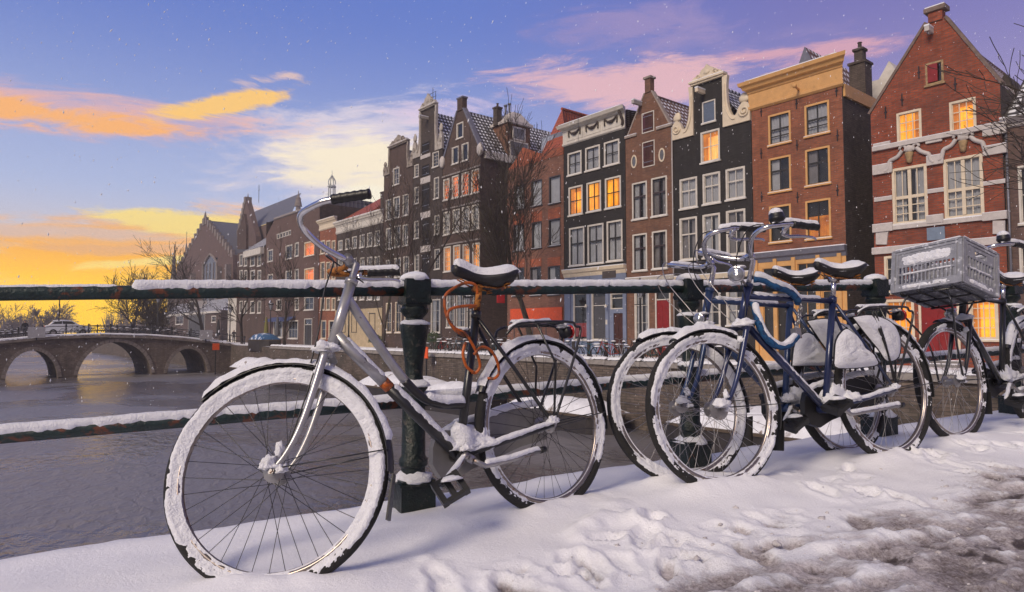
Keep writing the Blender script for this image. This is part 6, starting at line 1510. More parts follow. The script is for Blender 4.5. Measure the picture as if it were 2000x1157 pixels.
# ------------------------------------------------------------------ church behind the houses
SLATE = TILE['slate']
def build_church():
    n = 15; B = BRK['plum']; G = mat('church_stone', (.20, .17, .155), .85, 0, .25, 2)
    h = House('brick gothic church with stepped gables, pinnacles and steep slate roofs', 345, 455, B, n=n, ref=520, name='church'); h.root['category'] = 'church'; del h.root['group']
    W = h.W; xa, az = h.p(400, 428); le, ze = h.p(350, 522); re_, _ = h.p(452, 510); ze = (ze+h.zz(452, 505))/2
    q = h.rect(397, 424, 497, 590); h.holes = [(q[0], q[1], q[2], q[3]-1.2)]
    h.face([(0, SZ-.1), (W, SZ-.1), (W, ze), (0, ze)]); h.face([(0, ze), (W, ze), (xa+.3, az), (xa-.3, az)]); h.walls(24, ze, B)
    # stepped edge with small crockets
    for s, x0 in ((-1, 0), (1, W)):
        for k in range(11):
            t = (k+.5)/11; x = x0+(xa-x0)*t; z = ze+(az-ze)*t; mb = MB(); mb.box(x-.55, x+.55, -.15, .5, z-.9, z+.75); mb.obj('gable_step', G, h.root)
    def pinn(px, y0, y1, w=.5, z0=None, name='pinnacle'):
        x, zt = h.p(px, y0); zb = h.zz(px, y1) if z0 is None else z0; mb = MB(); zc = zb+(zt-zb)*.45
        mb.box(x-w, x+w, -.3, 2*w-.3, zb, zc); mb.lathe([(w*1.25, zc), (w*.9, zc+.2), (w*.35, zc+(zt-zc)*.65), (w*.45, zc+(zt-zc)*.7), (w*.12, zc+(zt-zc)*.8), (.04, zt)], (x, w-.3, 0), 8); o = mb.obj(name, G, h.root)
        mb = MB(); mb.box(x-.35, x+.35, w-.36, w-.24, zt-.5, zt-.38); mb.obj('cross_bar', BLACK, o)
    pinn(400, 412, 440, .45); pinn(361.6, 452, 540, .7, SZ); pinn(334, 478, 530, 1.2, SZ, 'stair_turret')
    # pointed window with tracery
    x0, x1, z0, z1 = q; xm = (x0+x1)/2; P = [(x0, z0), (x1, z0), (x1, z1-2.4), (x1-.25*(x1-x0), z1-.9), (xm, z1), (x0+.25*(x1-x0), z1-.9), (x0, z1-2.4)]
    mb = MB(); mb.prism(P, -.02, .01); gw = mb.obj('gothic_window', mat('leaded_glass', (.055, .055, .07), .25, 0, .3, 3), h.root)
    mb = MB(); mb.tube([(a, -.1, b) for a, b in P+[P[0]]], .28, 6)
    for k in (.25, .5, .75): x = x0+(x1-x0)*k; mb.tube([(x, -.08, z0), (x, -.08, z1-2.2)], .10, 5)
    mb.tube([(x0, -.08, z0+(z1-z0)*.45), (x1, -.08, z0+(z1-z0)*.45)], .1, 5); mb.obj('tracery', G, gw)
    h.gable_roof(ze, az-.4, 24, SLATE, xr=xa, y0=.5)
    for px in (352, 381, 432, 450): x = h.p(px, 560)[0]; h.box('buttress', x-.5, x+.5, -1.1, .0, SZ, ze-2, G)
    # choir: higher roof further back, with its own gable
    def q2(px, py, dy=14): a, z = fp(px, py, n+dy); return a-h.sl, z
    xl, zr = q2(487, 400); xr_, zr2 = q2(588, 398); ez = q2(520, 462)[1]; zr = (zr+zr2)/2
    mb = MB(); mb.add([(xl-3, 7, ez), (xr_+12, 7, ez), (xr_, 14, zr), (xl, 14, zr)], [(0, 1, 2, 3)]); L = 12; mb.obj('choir_roof', SLATE, h.root, uvf=lambda v: (v[0], (v[2]-ez)))
    mb = MB(); mb.box(xl-3, xr_+12, 7.2, 22, SZ, ez); mb.obj('choir_wall', B, h.root)
    mb = MB(); mb.add([(xl-3, 7, ez), (xl, 14, zr), (xl-3, 21, ez)], [(0, 1, 2)]); mb.obj('choir_gable', B, h.root)
    a, b = q2(466, 478, 5.8), q2(484.5, 394, 5.8); c = q2(505, 462, 5.8); mb = MB(); mb.prism([(a[0], SZ), (c[0]+2, SZ), (c[0], c[1]), (b[0]+.6, b[1]), (b[0]-.6, b[1]), a], 5.2, 6.4); mb.obj('transept_gable', B, h.root)
    for k in range(9):
        t = k/8; x = a[0]+(b[0]-a[0])*t; z = a[1]+(b[1]-a[1])*t; mb = MB(); mb.box(x-.6, x+.5, 5.0, 6.5, z-.6, z+1.0); mb.obj('gable_step', G, h.root)
    for px, y0, y1 in ((484.5, 378, 398), (583, 373, 404)):
        x, zt = q2(px, y0, 6); zb = q2(px, y1, 6)[1]; mb = MB(); mb.lathe([(.5, zb-2), (.5, zb), (.8, zb+.1), (.5, zb+(zt-zb)*.45), (.55, zb+(zt-zb)*.5), (.12, zb+(zt-zb)*.7), (.06, zt)], (x, 6, 0), 8); mb.obj('pinnacle', G, h.root)
    x, zt = q2(506, 362); zb = q2(506, 396)[1]; mb = MB(); mb.tube([(x, 14, zb), (x, 14, zt)], .07, 5); mb.tube([(x-.7, 14, zb+(zt-zb)*.72), (x+.7, 14, zb+(zt-zb)*.72)], .06, 5); mb.obj('roof_cross', BLACK, h.root)
    # chapel slope between the gables
    a, b = q2(440, 470), q2(470, 432); mb = MB(); mb.add([(W-.5, 1, ze-1), (xl+1, 4, ez-4), (xl+1, 9, ez+3), (W-2, 12, az-4)], [(0, 1, 2, 3)]); mb.obj('chapel_roof', SLATE, h.root, uvf=lambda v: (v[0], v[2]))
    mb = MB(); mb.box(W-.2, xl+2, 1.2, 10, SZ, ze-1.2); mb.obj('chapel_wall', B, h.root)
build_church()
def build_spire():
    d = 150; p = at_depth(648, 385, d); tip = at_depth(648, 332, d).z; z0 = SZ
    t = thing('bell_tower', 'slender tower top with an open crown dome rising behind the houses', 'tower', Matrix.Translation((p.x, p.y, 0)))
    S = mat('tower_lead', (.34, .36, .36), .6, .1, .15, 2); H = tip-p.z
    mb = MB(); mb.lathe([(3.0, SZ), (3.0, p.z-3), (1.7, p.z-2.5), (1.5, p.z-.2)], (0, 0, 0), 8); mb.obj('shaft', S, t)
    for k in range(8):
        a = k*math.pi/4+.2; mb = MB(); mb.tube([(.75*math.cos(a), .75*math.sin(a), p.z-.2), (.7*math.cos(a), .7*math.sin(a), p.z+H*.38)], .13, 6); mb.obj('column', S, t)
        mb = MB(); mb.tube([(r*math.cos(a), r*math.sin(a), p.z+H*z) for r, z in ((.6, .42), (.8, .50), (.76, .60), (.5, .69), (.12, .74))], .10, 6); mb.obj('dome_rib', S, t)
    mb = MB(); mb.lathe([(.95, p.z+H*.36), (.95, p.z+H*.40), (.7, p.z+H*.42)], (0, 0, 0), 8); mb.lathe([(.2, p.z+H*.72), (.35, p.z+H*.77), (.06, p.z+H*.82), (.04, tip)], (0, 0, 0), 8); mb.obj('finial', S, t)
build_spire()
def build_low():
    h = House('low house with a snow-dotted tiled roof and white windows below the church', 318, 431, BRK['dusk'], n=6, ref=640)
    W = h.W; ez = h.zz(380, 611); zr = h.zz(380, 586)
    for r in ((343, 358, 617, 634), (322, 332, 617, 636), (413, 422, 617, 630)): h.win(*r, nx=2, nz_=2, frame=WHITEP, cw=.14, inside='dark', panes=False)
    q = h.rect(368, 400, 616, 652); q = (q[0], q[1], SZ, q[3]); h.holes.append(q); door(h, q, DOORM, WHITEP, light=False)
    h.face([(0, SZ-.1), (W, SZ-.1), (W, ez), (0, ez)]); h.walls(8, ez); h.box('eaves_board', -.1, W+.1, -.3, -.001, ez-.35, ez, WHITEP)
    h.front_roof(ez, zr, 3.5, TILE['snowy'], y0=-.25)
    q = h.rect(368, 378, 588, 606); mb = MB(); mb.box(q[0], q[1], .2, 2.5, ez, q[3]); d = mb.obj('dormer', WHITEP, h.root); mb = MB(); mb.box(q[0]+.2, q[1]-.2, .18, .199, ez+.2, q[3]-.2); mb.obj('pane', ROOM, d)
build_low()

# ------------------------------------------------------------------ stone bridge across the canal
BC = V((-5.2, 80, 0)); BX, BY = ND.copy(), DV.copy()
def BM(x=0, y=0, z=0): o = BC+BX*x+BY*y; o.z = z; return Matrix.Translation(o) @ Matrix((BX, BY, V((0, 0, 1)))).transposed().to_4x4()
def bp(px, py, y=0):
    p = on_plane(px, py, BC+BY*y, BY); return (p-BC).dot(BX), p.z
BROOT = None
def bridge_top(x):
    pts = BTOP
    for (a, za), (b, zb) in zip(pts, pts[1:]):
        if x <= b: return za+(zb-za)*max(0, (x-a))/(b-a)
    return pts[-1][1]
BTOP = [bp(*q) for q in ((-260, 690), (-120, 676), (0, 667), (100, 658), (200, 655), (300, 657.5), (360, 662), (420, 668), (480, 677), (560, 690))]
def build_far_bridge():
    global BROOT
    root = thing('stone_bridge', 'brown brick bridge with three arches and snow along its edge, crossing the canal', 'bridge', BM()); BROOT = root
    B = brick_mat('bridge_brick', (.19, .15, .12), (.26, .205, .165), (.12, .10, .085), .7, 1.8, (.05, .042, .036))
    ar = []
    for a, b, c in ((10, 113, 685), (151, 296, 668.5), (326, 405, 681)):
        xa, xb = bp(a, 735)[0], bp(b, 735)[0]; zc = bp((a+b)/2, c)[1]; ar.append((xa, xb, zc))
    xs = set([BTOP[0][0]-8, BTOP[-1][0]]+[p[0] for p in BTOP])
    for xa, xb, zc in ar: xs |= {xa+(xb-xa)*(1-math.cos(math.pi*k/28))/2 for k in range(29)}
    xs = sorted(xs)
    def low(x):
        for xa, xb, zc in ar:
            if xa-1e-6 <= x <= xb+1e-6: u = (x-(xa+xb)/2)/((xb-xa)/2); return WZ-.3+(zc-WZ+.3)*math.sqrt(max(0, 1-u*u))
        return None
    mb = MB(); D = 8.5; Z0 = WZ-1.5
    for a, b in zip(xs, xs[1:]):
        m = low((a+b)/2); ta, tb = bridge_top(a), bridge_top(b)
        la, lb = (low(a), low(b)) if m is not None else (Z0, Z0)
        mb.add([(a,0,la),(b,0,lb),(b,0,tb),(a,0,ta),(a,D,la),(b,D,lb),(b,D,tb),(a,D,ta)], [(0,1,2,3),(5,4,7,6),(3,2,6,7),(1,0,4,5)])
    for xa, xb, zc in ar:
        for x, s in ((xa, 1), (xb, -1)): mb.add([(x, 0, Z0), (x, D, Z0), (x, D, WZ-.3), (x, 0, WZ-.3)], [(0, 1, 2, 3)])
    mb.obj('wall', B, root)
    ST = mat('arch_stone', (.22, .185, .16), .85, 0, .3, 2)
    for xa, xb, zc in ar:
        xm, r1, hh = (xa+xb)/2, (xb-xa)/2, zc-WZ+.3; n = 25
        for k in range(n):
            t0, t1 = math.pi*(k+.06)/n, math.pi*(k+.94)/n; e = .34
            P = [(xm-(r1+o)*math.cos(t), WZ-.3+(hh+o)*math.sin(t)) for o, t in ((0, t0), (0, t1), (e, t1), (e, t0))]
            if min(p[1] for p in P) < WZ-.1: continue
            mb = MB(); mb.prism(P, -.06, .05); mb.obj('arch_stone', ST, root)
    mb = MB(); top = [p for p in BTOP]
    for (a, za), (b, zb) in zip(top, top[1:]): mb.hexa([(a, -.22, za-.22), (b, -.22, zb-.22), (b, .4, zb-.22), (a, .4, za-.22), (a, -.22, za+.02), (b, -.22, zb+.02), (b, .4, zb+.02), (a, .4, za+.02)])
    mb.obj('edge_course', ST, root)
    mb = MB(); snow_path(mb, [(a, -.02, z+.02) for a, z in top], .12, .10, wide=1.8, step=.5, n=7, seed=5); mb.obj('snow', SNOW, root, True)
    mb = MB()
    for (a, za), (b, zb) in zip(top, top[1:]): mb.add([(a, .3, za+.03), (b, .3, zb+.03), (b, D, zb+.03), (a, D, za+.03)], [(0, 1, 2, 3)])
    mb.obj('deck', FARSNOW, root)
    # railings
    for y, nm in ((.1, 'bridge_railing_near'), (D-.2, 'bridge_railing_far')):
        rl = thing('iron_railing', 'thin black iron railing along the '+('near' if y < 1 else 'rear')+' edge of the arched bridge', 'railing', BM(0, y, 0))
        x = top[1][0]
        for dz in (.98, .5):
            mb = MB(); mb.tube([(a, 0, z+dz) for a, z in top[1:-1]], .035, 6); mb.obj('rail', BLACK, rl)
        while x < top[-2][0]:
            mb = MB(); z = bridge_top(x); mb.box(x-.05, x+.05, -.05, .05, z-.05, z+1.05); mb.lathe([(.085, z+1.05), (.10, z+1.12), (.02, z+1.2)], (x, 0, 0), 8); mb.obj('post', BLACK, rl); x += 1.9
build_far_bridge()

# ------------------------------------------------------------------ small street bicycles
def street_bike(name='parked_bicycle'):
    t = thing(name, 'x', 'bicycle')
    mats = BLACK
    for nm, x in (('rear_wheel', -.53), ('front_wheel', .53)):
        mb = MB(); mb.ring((x, 0, .34), .325, .022, .018, 22, 5); mb.ring((x, 0, .34), .03, .02, .03, 8, 5)
        for k in range(8): a = k*math.pi/4; mb.tube([(x, 0, .34), (x+.32*math.cos(a), 0, .34+.32*math.sin(a))], .003, 3, cap=False)
        mb.obj(nm, RUBBER, t)
    mb = MB(); s = [((-.53, 0, .34), (-.08, 0, .30)), ((-.08, 0, .30), (-.23, 0, .85)), ((-.53, 0, .34), (-.21, 0, .78)), ((-.08, 0, .30), (.32, 0, .80)), ((-.20, 0, .76), (.30, 0, .86)), ((.28, 0, .95), (.53, 0, .34))]
    for a, b in s: mb.tube([a, b], .018, 5)
    mb.obj('frame', BLACK, t)
    mb = MB(); mb.tube([(.15, -.28, 1.03), (.30, -.2, 1.08), (.27, 0, 1.02), (.30, .2, 1.08), (.15, .28, 1.03)], .015, 5); mb.tube([(.27, 0, .95), (.26, 0, 1.03)], .015, 5); mb.obj('handlebar', STEEL, t)
    mb = MB(); mb.blob((-.27, 0, .90), (.14, .08, .05), 1, 10, 6, .1, flat=1); mb.obj('saddle', PLASTIC, t, True)
    mb = MB(); mb.box(-.72, -.30, -.07, .07, .74, .77); mb.obj('carrier', BLACK, t)
    for c_, r_ in (((-.27, 0, .93), (.13, .075, .05)), ((-.52, 0, .77), (.22, .08, .05)), ((.53, 0, .67), (.16, .03, .05))): mb = MB(); mb.blob(c_, r_, c_[0], 10, 6, .2); mb.obj('snow', SNOW, t, True)
    return t
ORDN = ['first','second','third','fourth','fifth','sixth','seventh','eighth','ninth','tenth','eleventh','twelfth','thirteenth','fourteenth','fifteenth','sixteenth','seventeenth','eighteenth','nineteenth','twentieth','twenty-first','twenty-second','twenty-third','twenty-fourth','twenty-fifth','twenty-sixth']
proto = street_bike(); used = [False]
BCOL = [mat('green_bike_paint', (.02, .07, .04), .4), mat('red_bike_paint', (.30, .03, .02), .4), mat('grey_bike_paint', (.2, .2, .22), .4), BLACK, mat('teal_bike_paint', (.02, .09, .14), .4)]
def put_bike(Mw, label, group):
    o = proto if not used[0] else copy_tree(proto); used[0] = True
    o.matrix_world = Mw; o['label'] = label; o['group'] = group
    return o
r3 = random.Random(5)
for k in range(13):
    px = 136+k*20+r3.uniform(-5, 5); x, _ = bp(px, 655); z = bridge_top(x)+.04
    put_bike(BM(x, .75+r3.uniform(-.15, .2), z) @ Matrix.Rotation(r3.choice((0, math.pi))+r3.uniform(-.25, .25), 4, 'Z') @ Matrix.Rotation(-.10, 4, 'X'), ORDN[k]+' bicycle from the white car along the arched bridge railing', 'bicycles on the arched bridge')
for k in range(5):
    x, _ = bp(-6+k*12, 665); put_bike(BM(x, .8, bridge_top(x)+.04) @ Matrix.Rotation(r3.uniform(-.2, .2), 4, 'Z'), ORDN[k]+' bicycle from the frame edge on the arched bridge by the pale board', 'bicycles on the arched bridge by the board')
for k in range(26):
    px = (846+k*13 if k < 13 else 1122+(k-13)*21)+r3.uniform(-5, 5)
    s = fp(px, 700, -6.2)[0]; o = put_bike(FM(s, -6.1+r3.uniform(-.25, .5), SZ+.02) @ Matrix.Rotation(r3.uniform(-.5, .5)+r3.choice((0, math.pi))+(1.2 if k % 4 == 0 else 0), 4, 'Z') @ Matrix.Rotation(r3.uniform(-.12, .12), 4, 'X'), ('green', 'red', 'grey', 'black', 'teal')[k % 5]+' bicycle, '+ORDN[k]+' in the snowy row on the far quay', 'bicycles along the far quay')
    for c in o.children:
        if c.name.startswith('frame'):
            c.data = c.data.copy(); c.data.materials[0] = BCOL[k % 5]

# ------------------------------------------------------------------ trees
BARK = mat('dark_bark', (.040, .031, .026), .9, 0, .3, 6, c2=(.07, .075, .03), c2s=4, c2t=.58, bump=.5, bs=18)
HAZEBARK = mat('hazed_bark', (.14, .12, .125), .9, 0, .25, 4)  # bark of distant trees, paled to mauve-grey: haze put into the colour
def bare_tree(base, H, seed, label, trunk=.16, fork=.36, spread=.55, levels=5, up=.35, group='bare trees along the canal', lean=(0, 0), snow=False, thin=.010, kids=(3, 4), bark=None):
    r = random.Random(seed); t = thing('bare_tree', label, 'tree', Matrix.Translation(base), group)
    tk = MB(); cr = MB()
    def grow(p, d, L, rad, lv):
        n = 5 if lv > 1 else 3; path = [p]; q = p; dd = d.copy()
        for i in range(n):
            dd = (dd+V((r.gauss(0, .10), r.gauss(0, .10), r.gauss(0, .05)+up*.10))).normalized(); q = q+dd*(L/n); path.append(q)
        end = max(thin, rad*.55)
        (tk if lv == levels else cr).tube(path, [rad+(end-rad)*i/n for i in range(n+1)], 7 if lv >= levels-1 else 4 if lv > 1 else 3, cap=False)
        if lv == 0: return
        k = r.randint(*kids)
        for i in range(k):
            u = 1.0 if i == 0 else r.uniform(.35, .98); b = path[min(n, int(u*n))]
            a = r.uniform(0, 6.283); ax = dd.orthogonal().normalized(); ax = Matrix.Rotation(a, 3, dd) @ ax
            nd = (dd*(1.0 if i == 0 else .75)+ax*(spread*(.45 if i == 0 else 1.0)*r.uniform(.6, 1.2))).normalized()
            grow(b, nd, L*r.uniform(.60, .82)*(1 if lv < levels else (1-fork)/fork*.50), end*(1 if i == 0 else .75), lv-1)
    grow(V((0, 0, -.1)), V((lean[0], lean[1], 1)).normalized(), H*fork, trunk, levels)
    zmax = max(v[2] for v in cr.v); k = H/zmax
    tk.xf(Matrix.Diagonal((k, k, k, 1))); cr.xf(Matrix.Diagonal((k, k, k, 1)))
    tk.obj('trunk', bark or BARK, t, True); c = cr.obj('crown', bark or BARK, t)
    return t
def quay_tree(px, py, n, seed, label, **k):
    s, zt = fp(px, py, n); m = FM(s, n, SZ); return bare_tree(m.translation, zt-SZ, seed, label, **k)
quay_tree(1040, 205, -4.2, 12, 'bare tree with mossy trunk in front of the orange and brown house', trunk=.21, levels=6, spread=.48, fork=.38, kids=(3, 4), up=.7, thin=.013)
quay_tree(822, 238, -4.4, 4, 'tall bare tree in front of the warehouse with loft doors', trunk=.16, levels=6, spread=.5, fork=.32, kids=(3, 3), up=1.0, thin=.012)
quay_tree(752, 292, -4.4, 31, 'bare tree in front of the black house with the pale cornice', trunk=.15, levels=6, spread=.62, fork=.30, kids=(3, 3), up=.8, thin=.012)
quay_tree(560, 440, -4, 9, 'bare tree in front of the brown corner building', trunk=.2, levels=5, spread=.5, fork=.36, up=.5, thin=.018)
quay_tree(404, 468, -2, 17, 'bare tree in front of the church window', trunk=.26, levels=5, spread=.7, fork=.36, up=.4, thin=.022)
quay_tree(476, 520, -5, 19, 'thin bare tree beside the low house', trunk=.16, levels=5, spread=.5, fork=.4, thin=.02)
for px, py, d, sd, lb in ((255, 506, 112, 23, 'round bare tree standing against the sunset beyond the bridge'), (308, 540, 96, 29, 'slim bare tree at the church end of the bridge')):
    p = at_depth(px, 652, d); p.z = SZ; bare_tree(p, at_depth(px, py, d).z-SZ, sd, lb, trunk=.28, levels=5, spread=.7, fork=.3, up=.3, thin=.03, kids=(3, 5))
for i, (px, py, d) in enumerate(((10, 588, 175), (48, 592, 205), (88, 586, 160), (-40, 580, 150), (300, 590, 190), (240, 600, 225), (122, 606, 240))):
    p = at_depth(px, 652, d); p.z = SZ; bare_tree(p, at_depth(px, py, d).z-SZ, 60+i, 'hazy bare tree far down the canal, '+('on the car side, ' if px < 130 else 'on the church side, ')+ORDN[i]+' of its row', trunk=.3, levels=5, spread=.75, fork=.24, up=.2, thin=.045, kids=(3, 4), group='trees far down the canal', bark=HAZEBARK)
def near_tree():
    p = at_depth(2470, 700, 12.5); p.z = SZ; bare_tree(p, 9.6, 44, 'near bare tree with twigs reaching in over the red brick house', trunk=.2, levels=6, spread=.6, fork=.34, up=.35, thin=.008, kids=(3, 3))
near_tree()
def treeline():
    """far wood that reads as one mass: upright twiggy clumps on both banks beyond the bridge"""
    r = random.Random(3); mb = MB()
    for i in range(450):
        px = r.choice((r.uniform(-200, 118), r.uniform(205, 470))); d = r.uniform(190, 300); p = at_depth(px, 655, d); p.z = SZ-.5
        H = r.uniform(4, 9)*(d/230)
        for k in range(5):
            a = r.uniform(0, 6.28); q = V((math.cos(a), math.sin(a), 0)); mb.tube([p, p+V((0, 0, H*.4))+q*.3, p+V((0, 0, H*r.uniform(.7, 1)))+q*H*.3*r.random()], [.22, .14, .04], 3, cap=False)
    tag(mb.obj('far_wood', HAZEBARK), 'hazy mass of bare trees at the far end of the canal', 'wood', kind='stuff')
    mb = MB()
    for side in ((-200, 112), (215, 520)):
        P = [at_depth(side[0]+(side[1]-side[0])*k/30, 655, 300) for k in range(31)]
        for k in range(30): a, b = P[k], P[k+1]; mb.add([(a.x, a.y, WZ-2), (b.x, b.y, WZ-2), (b.x, b.y, SZ+2+1.2*noise.noise(V((k, 0, 0)))), (a.x, a.y, SZ+2+1.2*noise.noise(V((k-1, 0, 0))))], [(0, 1, 2, 3)])
    tag(mb.obj('far_bank', mat('far_bank_soil', (.12, .10, .10), .9)), kind='structure')
treeline()
# left bank and end of the canal
mb = MB(); P = lambda s, n, z: tuple(B0+XD*s+ND*n+V((0, 0, z))); mb.hexa([P(-250, -60, WZ-1.5), P(-50, -60, WZ-1.5), P(-50, -33, WZ-1.5), P(-250, -33, WZ-1.5), P(-250, -60, SZ), P(-50, -60, SZ), P(-50, -33, SZ), P(-250, -33, SZ)]); tag(mb.obj('opposite_quay', FARSNOW), kind='structure')

# ------------------------------------------------------------------ lamps, bollards, signs, boats, car, person
LGL = mat('lantern_glass', (.30, .31, .34), .15, 0, .1, 4)
def street_lamp(M_, label, H=4.2):
    t = thing('street_lamp', label, 'street lamp', M_, 'lantern posts along the canal')
    mb = MB(); mb.lathe([(.16, 0), (.16, .3), (.11, .4), (.09, 1.1), (.10, 1.15), (.06, 1.2), (.045, H-.7), (.07, H-.68), (.05, H-.62)], (0, 0, 0), 10); mb.tube([(-.35, 0, H-.95), (.35, 0, H-.95)], .02, 5); mb.obj('post', BLACK, t)
    mb = MB(); mb.lathe([(.10, H-.6), (.24, H-.08)], (0, 0, 0), 6); l = mb.obj('lantern', LGL, t)
    for k in range(6): a = k*math.pi/3; mb = MB(); mb.tube([(.10*math.cos(a), .10*math.sin(a), H-.6), (.245*math.cos(a), .245*math.sin(a), H-.08)], .015, 4); mb.obj('lantern_bar', BLACK, l)
    mb = MB(); mb.lathe([(.29, H-.08), (.29, H-.03), (.16, H+.12), (.05, H+.2), (.06, H+.26), (.01, H+.36)], (0, 0, 0), 8)
    for k in range(8): a = k*math.pi/4; mb.lathe([(.03, H-.04), (.045, H+.04), (.0, H+.10)], (.28*math.cos(a), .28*math.sin(a), 0), 5)
    mb.obj('crown_cap', BLACK, t)
    mb = MB(); mb.blob((0, 0, H+.02), (.24, .24, .12), 3, 12, 7, .15); mb.obj('snow', SNOW, t, True)
for px, lb in ((915, 'black lantern post in front of the four-window house'), (1251, 'black lantern post in front of the brown shuttered house'), (681, 'black lantern post in front of the black corniced house'), (528, 'black lantern post in front of the corner building'), (449, 'black lantern post at the foot of the arched bridge')):
    s = fp(px, 650, -5.2)[0]; street_lamp(FM(s, -5.2, SZ), lb, 3.7 if px > 800 else 4.4)
for px, y, lb in ((114, 2.0, 'black lantern post on the arched bridge behind the white car'), (307, 6.5, 'black lantern post on the arched bridge nearest the church')):
    x, _ = bp(px, 655, y); street_lamp(BM(x, y, bridge_top(x)), lb, 4.6)
for k, px in enumerate((1290, 1240, 1184, 1150, 1120, 1090, 960, 930, 880)):
    s = fp(px, 700, -5.0)[0]; t = thing('bollard', 'snow-capped dark bollard on the far quay, '+ORDN[k]+' from the brown shuttered house', 'bollard', FM(s, -5.0, SZ), 'bollards on the far quay')
    mb = MB(); mb.lathe([(.12, 0), (.11, .1), (.085, .8), (.10, .82), (.10, .88), (.07, .95)], (0, 0, 0), 10); mb.obj('shaft', mat('bollard_paint', (.035, .03, .03), .6), t); mb = MB(); mb.blob((0, 0, .93), (.10, .10, .07), k, 10, 6, .1); mb.obj('snow', SNOW, t, True)
def board(name, label, cat, Mw, w, h, z, m, post=True):
    t = thing(name, label, cat, Mw); mb = MB(); mb.box(-w/2, w/2, -.03, .03, z, z+h); mb.obj('panel', m, t)
    mb = MB(); mb.box(-.05, .05, .03, .09, -.2, z+h*.8); mb.obj('post', BLACK, t)
x0, z0 = bp(54, 660, -.4); x1, z1 = bp(89, 639, -.4); board('notice_board', 'pale grey board on the arched bridge by the white car', 'board', BM((x0+x1)/2, -.4, bridge_top((x0+x1)/2)), x1-x0, z1-z0, z0-bridge_top((x0+x1)/2), mat('pale_board', (.42, .41, .42), .6))
x0, z0 = bp(390, 663, -.4); x1, z1 = bp(415, 645, -.4); board('notice_board', 'pale grey board at the church end of the arched bridge', 'board', BM((x0+x1)/2, -.4, bridge_top((x0+x1)/2)), x1-x0, z1-z0, z0-bridge_top((x0+x1)/2), mat('pale_board', (.42, .41, .42)))
ORS = mat('orange_sign_face', (.80, .10, .015), .5, emit=(.8, .1, .01), es=.0)
x0, z0 = bp(415, 684, -4); x1, z1 = bp(428.5, 671, -4); board('orange_marker', 'small orange square sign on a post by the arched bridge', 'sign', BM((x0+x1)/2, -4, WZ), x1-x0, z1-z0, z0-WZ, ORS)
s0, z0 = fp(828, 700, -7.6); s1, z1 = fp(835, 678, -7.6); board('orange_marker', 'narrow orange sign at the water side behind the iron post', 'sign', FM((s0+s1)/2, -7.6, WZ), s1-s0+.1, z1-z0, z0-WZ, ORS)
def boat(s, n, L, W, zt, label, hull, cover, seed, snow=True):
    t = thing('moored_boat', label, 'boat', FM(s, n, WZ)); mb = MB(); P = [(-L/2, -W*.3), (-L*.38, -W/2), (L*.38, -W/2), (L/2, -W*.15), (L/2, W*.15), (L*.38, W/2), (-L*.38, W/2), (-L/2, W*.3)]
    mb.prismz(P, -.3, zt*.55); mb.obj('hull', hull, t); mb = MB(); mb.prismz([(x*1.01, y*1.04) for x, y in P], zt*.55+.001, zt*.55+.10); mb.obj('gunwale', mat('boat_timber', (.09, .065, .045), .7), t)
    mb = MB(); nx, ny = 30, 10; vs = []
    for i in range(nx+1):
        for j in range(ny+1):
            u, v = -1+2*i/nx, -1+2*j/ny; e = max(0, 1-abs(u)**5)*max(0, 1-v*v)**.5
            vs.append((u*L*.45, v*W*.46, zt*.55+.1+(zt*.45)*e*(1+.25*noise.noise(V((u*4, v*2, seed))))))
    mb.add(vs, [(i*(ny+1)+j, (i+1)*(ny+1)+j, (i+1)*(ny+1)+j+1, i*(ny+1)+j+1) for i in range(nx) for j in range(ny)]); mb.obj('cover', cover, t, True)
HULL = mat('hull_paint', (.035, .03, .03), .5, 0, .3, 3); BTARP = mat('blue_tarpaulin', (.03, .10, .22), .6, 0, .2, 3, c2=(.7, .72, .78), c2s=1.5, c2t=.52, c2w=.1)
SNOWT = mat('snowed_tarpaulin', (.76, .77, .82), .8, 0, .1, 2, c2=(.20, .15, .12), c2s=1.1, c2t=.58, c2w=.1, bump=.5, bs=5)
sq = lambda px, n: fp(px, 740, n)[0]
boat(sq(790, -9), -9, 9.5, 3.0, 1.7, 'long barge under snow moored behind the iron post', HULL, SNOWT, 1)
boat(sq(905, -8.8), -8.8, 6.0, 2.6, 1.5, 'short barge under snow moored below the parked bicycles', HULL, SNOWT, 2)
boat(sq(600, -9), -9, 11, 3.2, 2.0, 'snow-covered barge moored towards the arched bridge', HULL, SNOWT, 3)
boat(sq(505, -9.5), -9.5, 9, 3, 2.0, 'snow-covered boat moored beside the arched bridge', HULL, SNOWT, 4)
boat(sq(515, -6.0), -6.0, 4.5, 2.2, 1.4, 'boat under a blue tarpaulin by the quay', HULL, BTARP, 5); bpy.data.objects['moored_boat.004'].location.z = SZ-.2
boat(sq(1100, -8.6), -8.6, 7.0, 2.4, 1.3, 'low barge under snow moored below the blue-grey shop', HULL, SNOWT, 6)
boat(sq(1500, -8.6), -8.6, 8.0, 2.6, 1.6, 'snowed-over houseboat deck moored below the ochre shop', HULL, SNOWT, 7)
def parasol(s, n, label, m, H=3.2):
    t = thing('folded_parasol', label, 'parasol', FM(s, n, SZ)); mb = MB(); mb.tube([(0, 0, 0), (0, 0, H+.15)], .04, 6); mb.obj('pole', STEEL, t); mb = MB(); mb.lathe([(.05, .9), (.28, 1.1), (.24, 1.8), (.12, H-.2), (.03, H)], (0, 0, 0), 9); mb.obj('canopy', m, t)
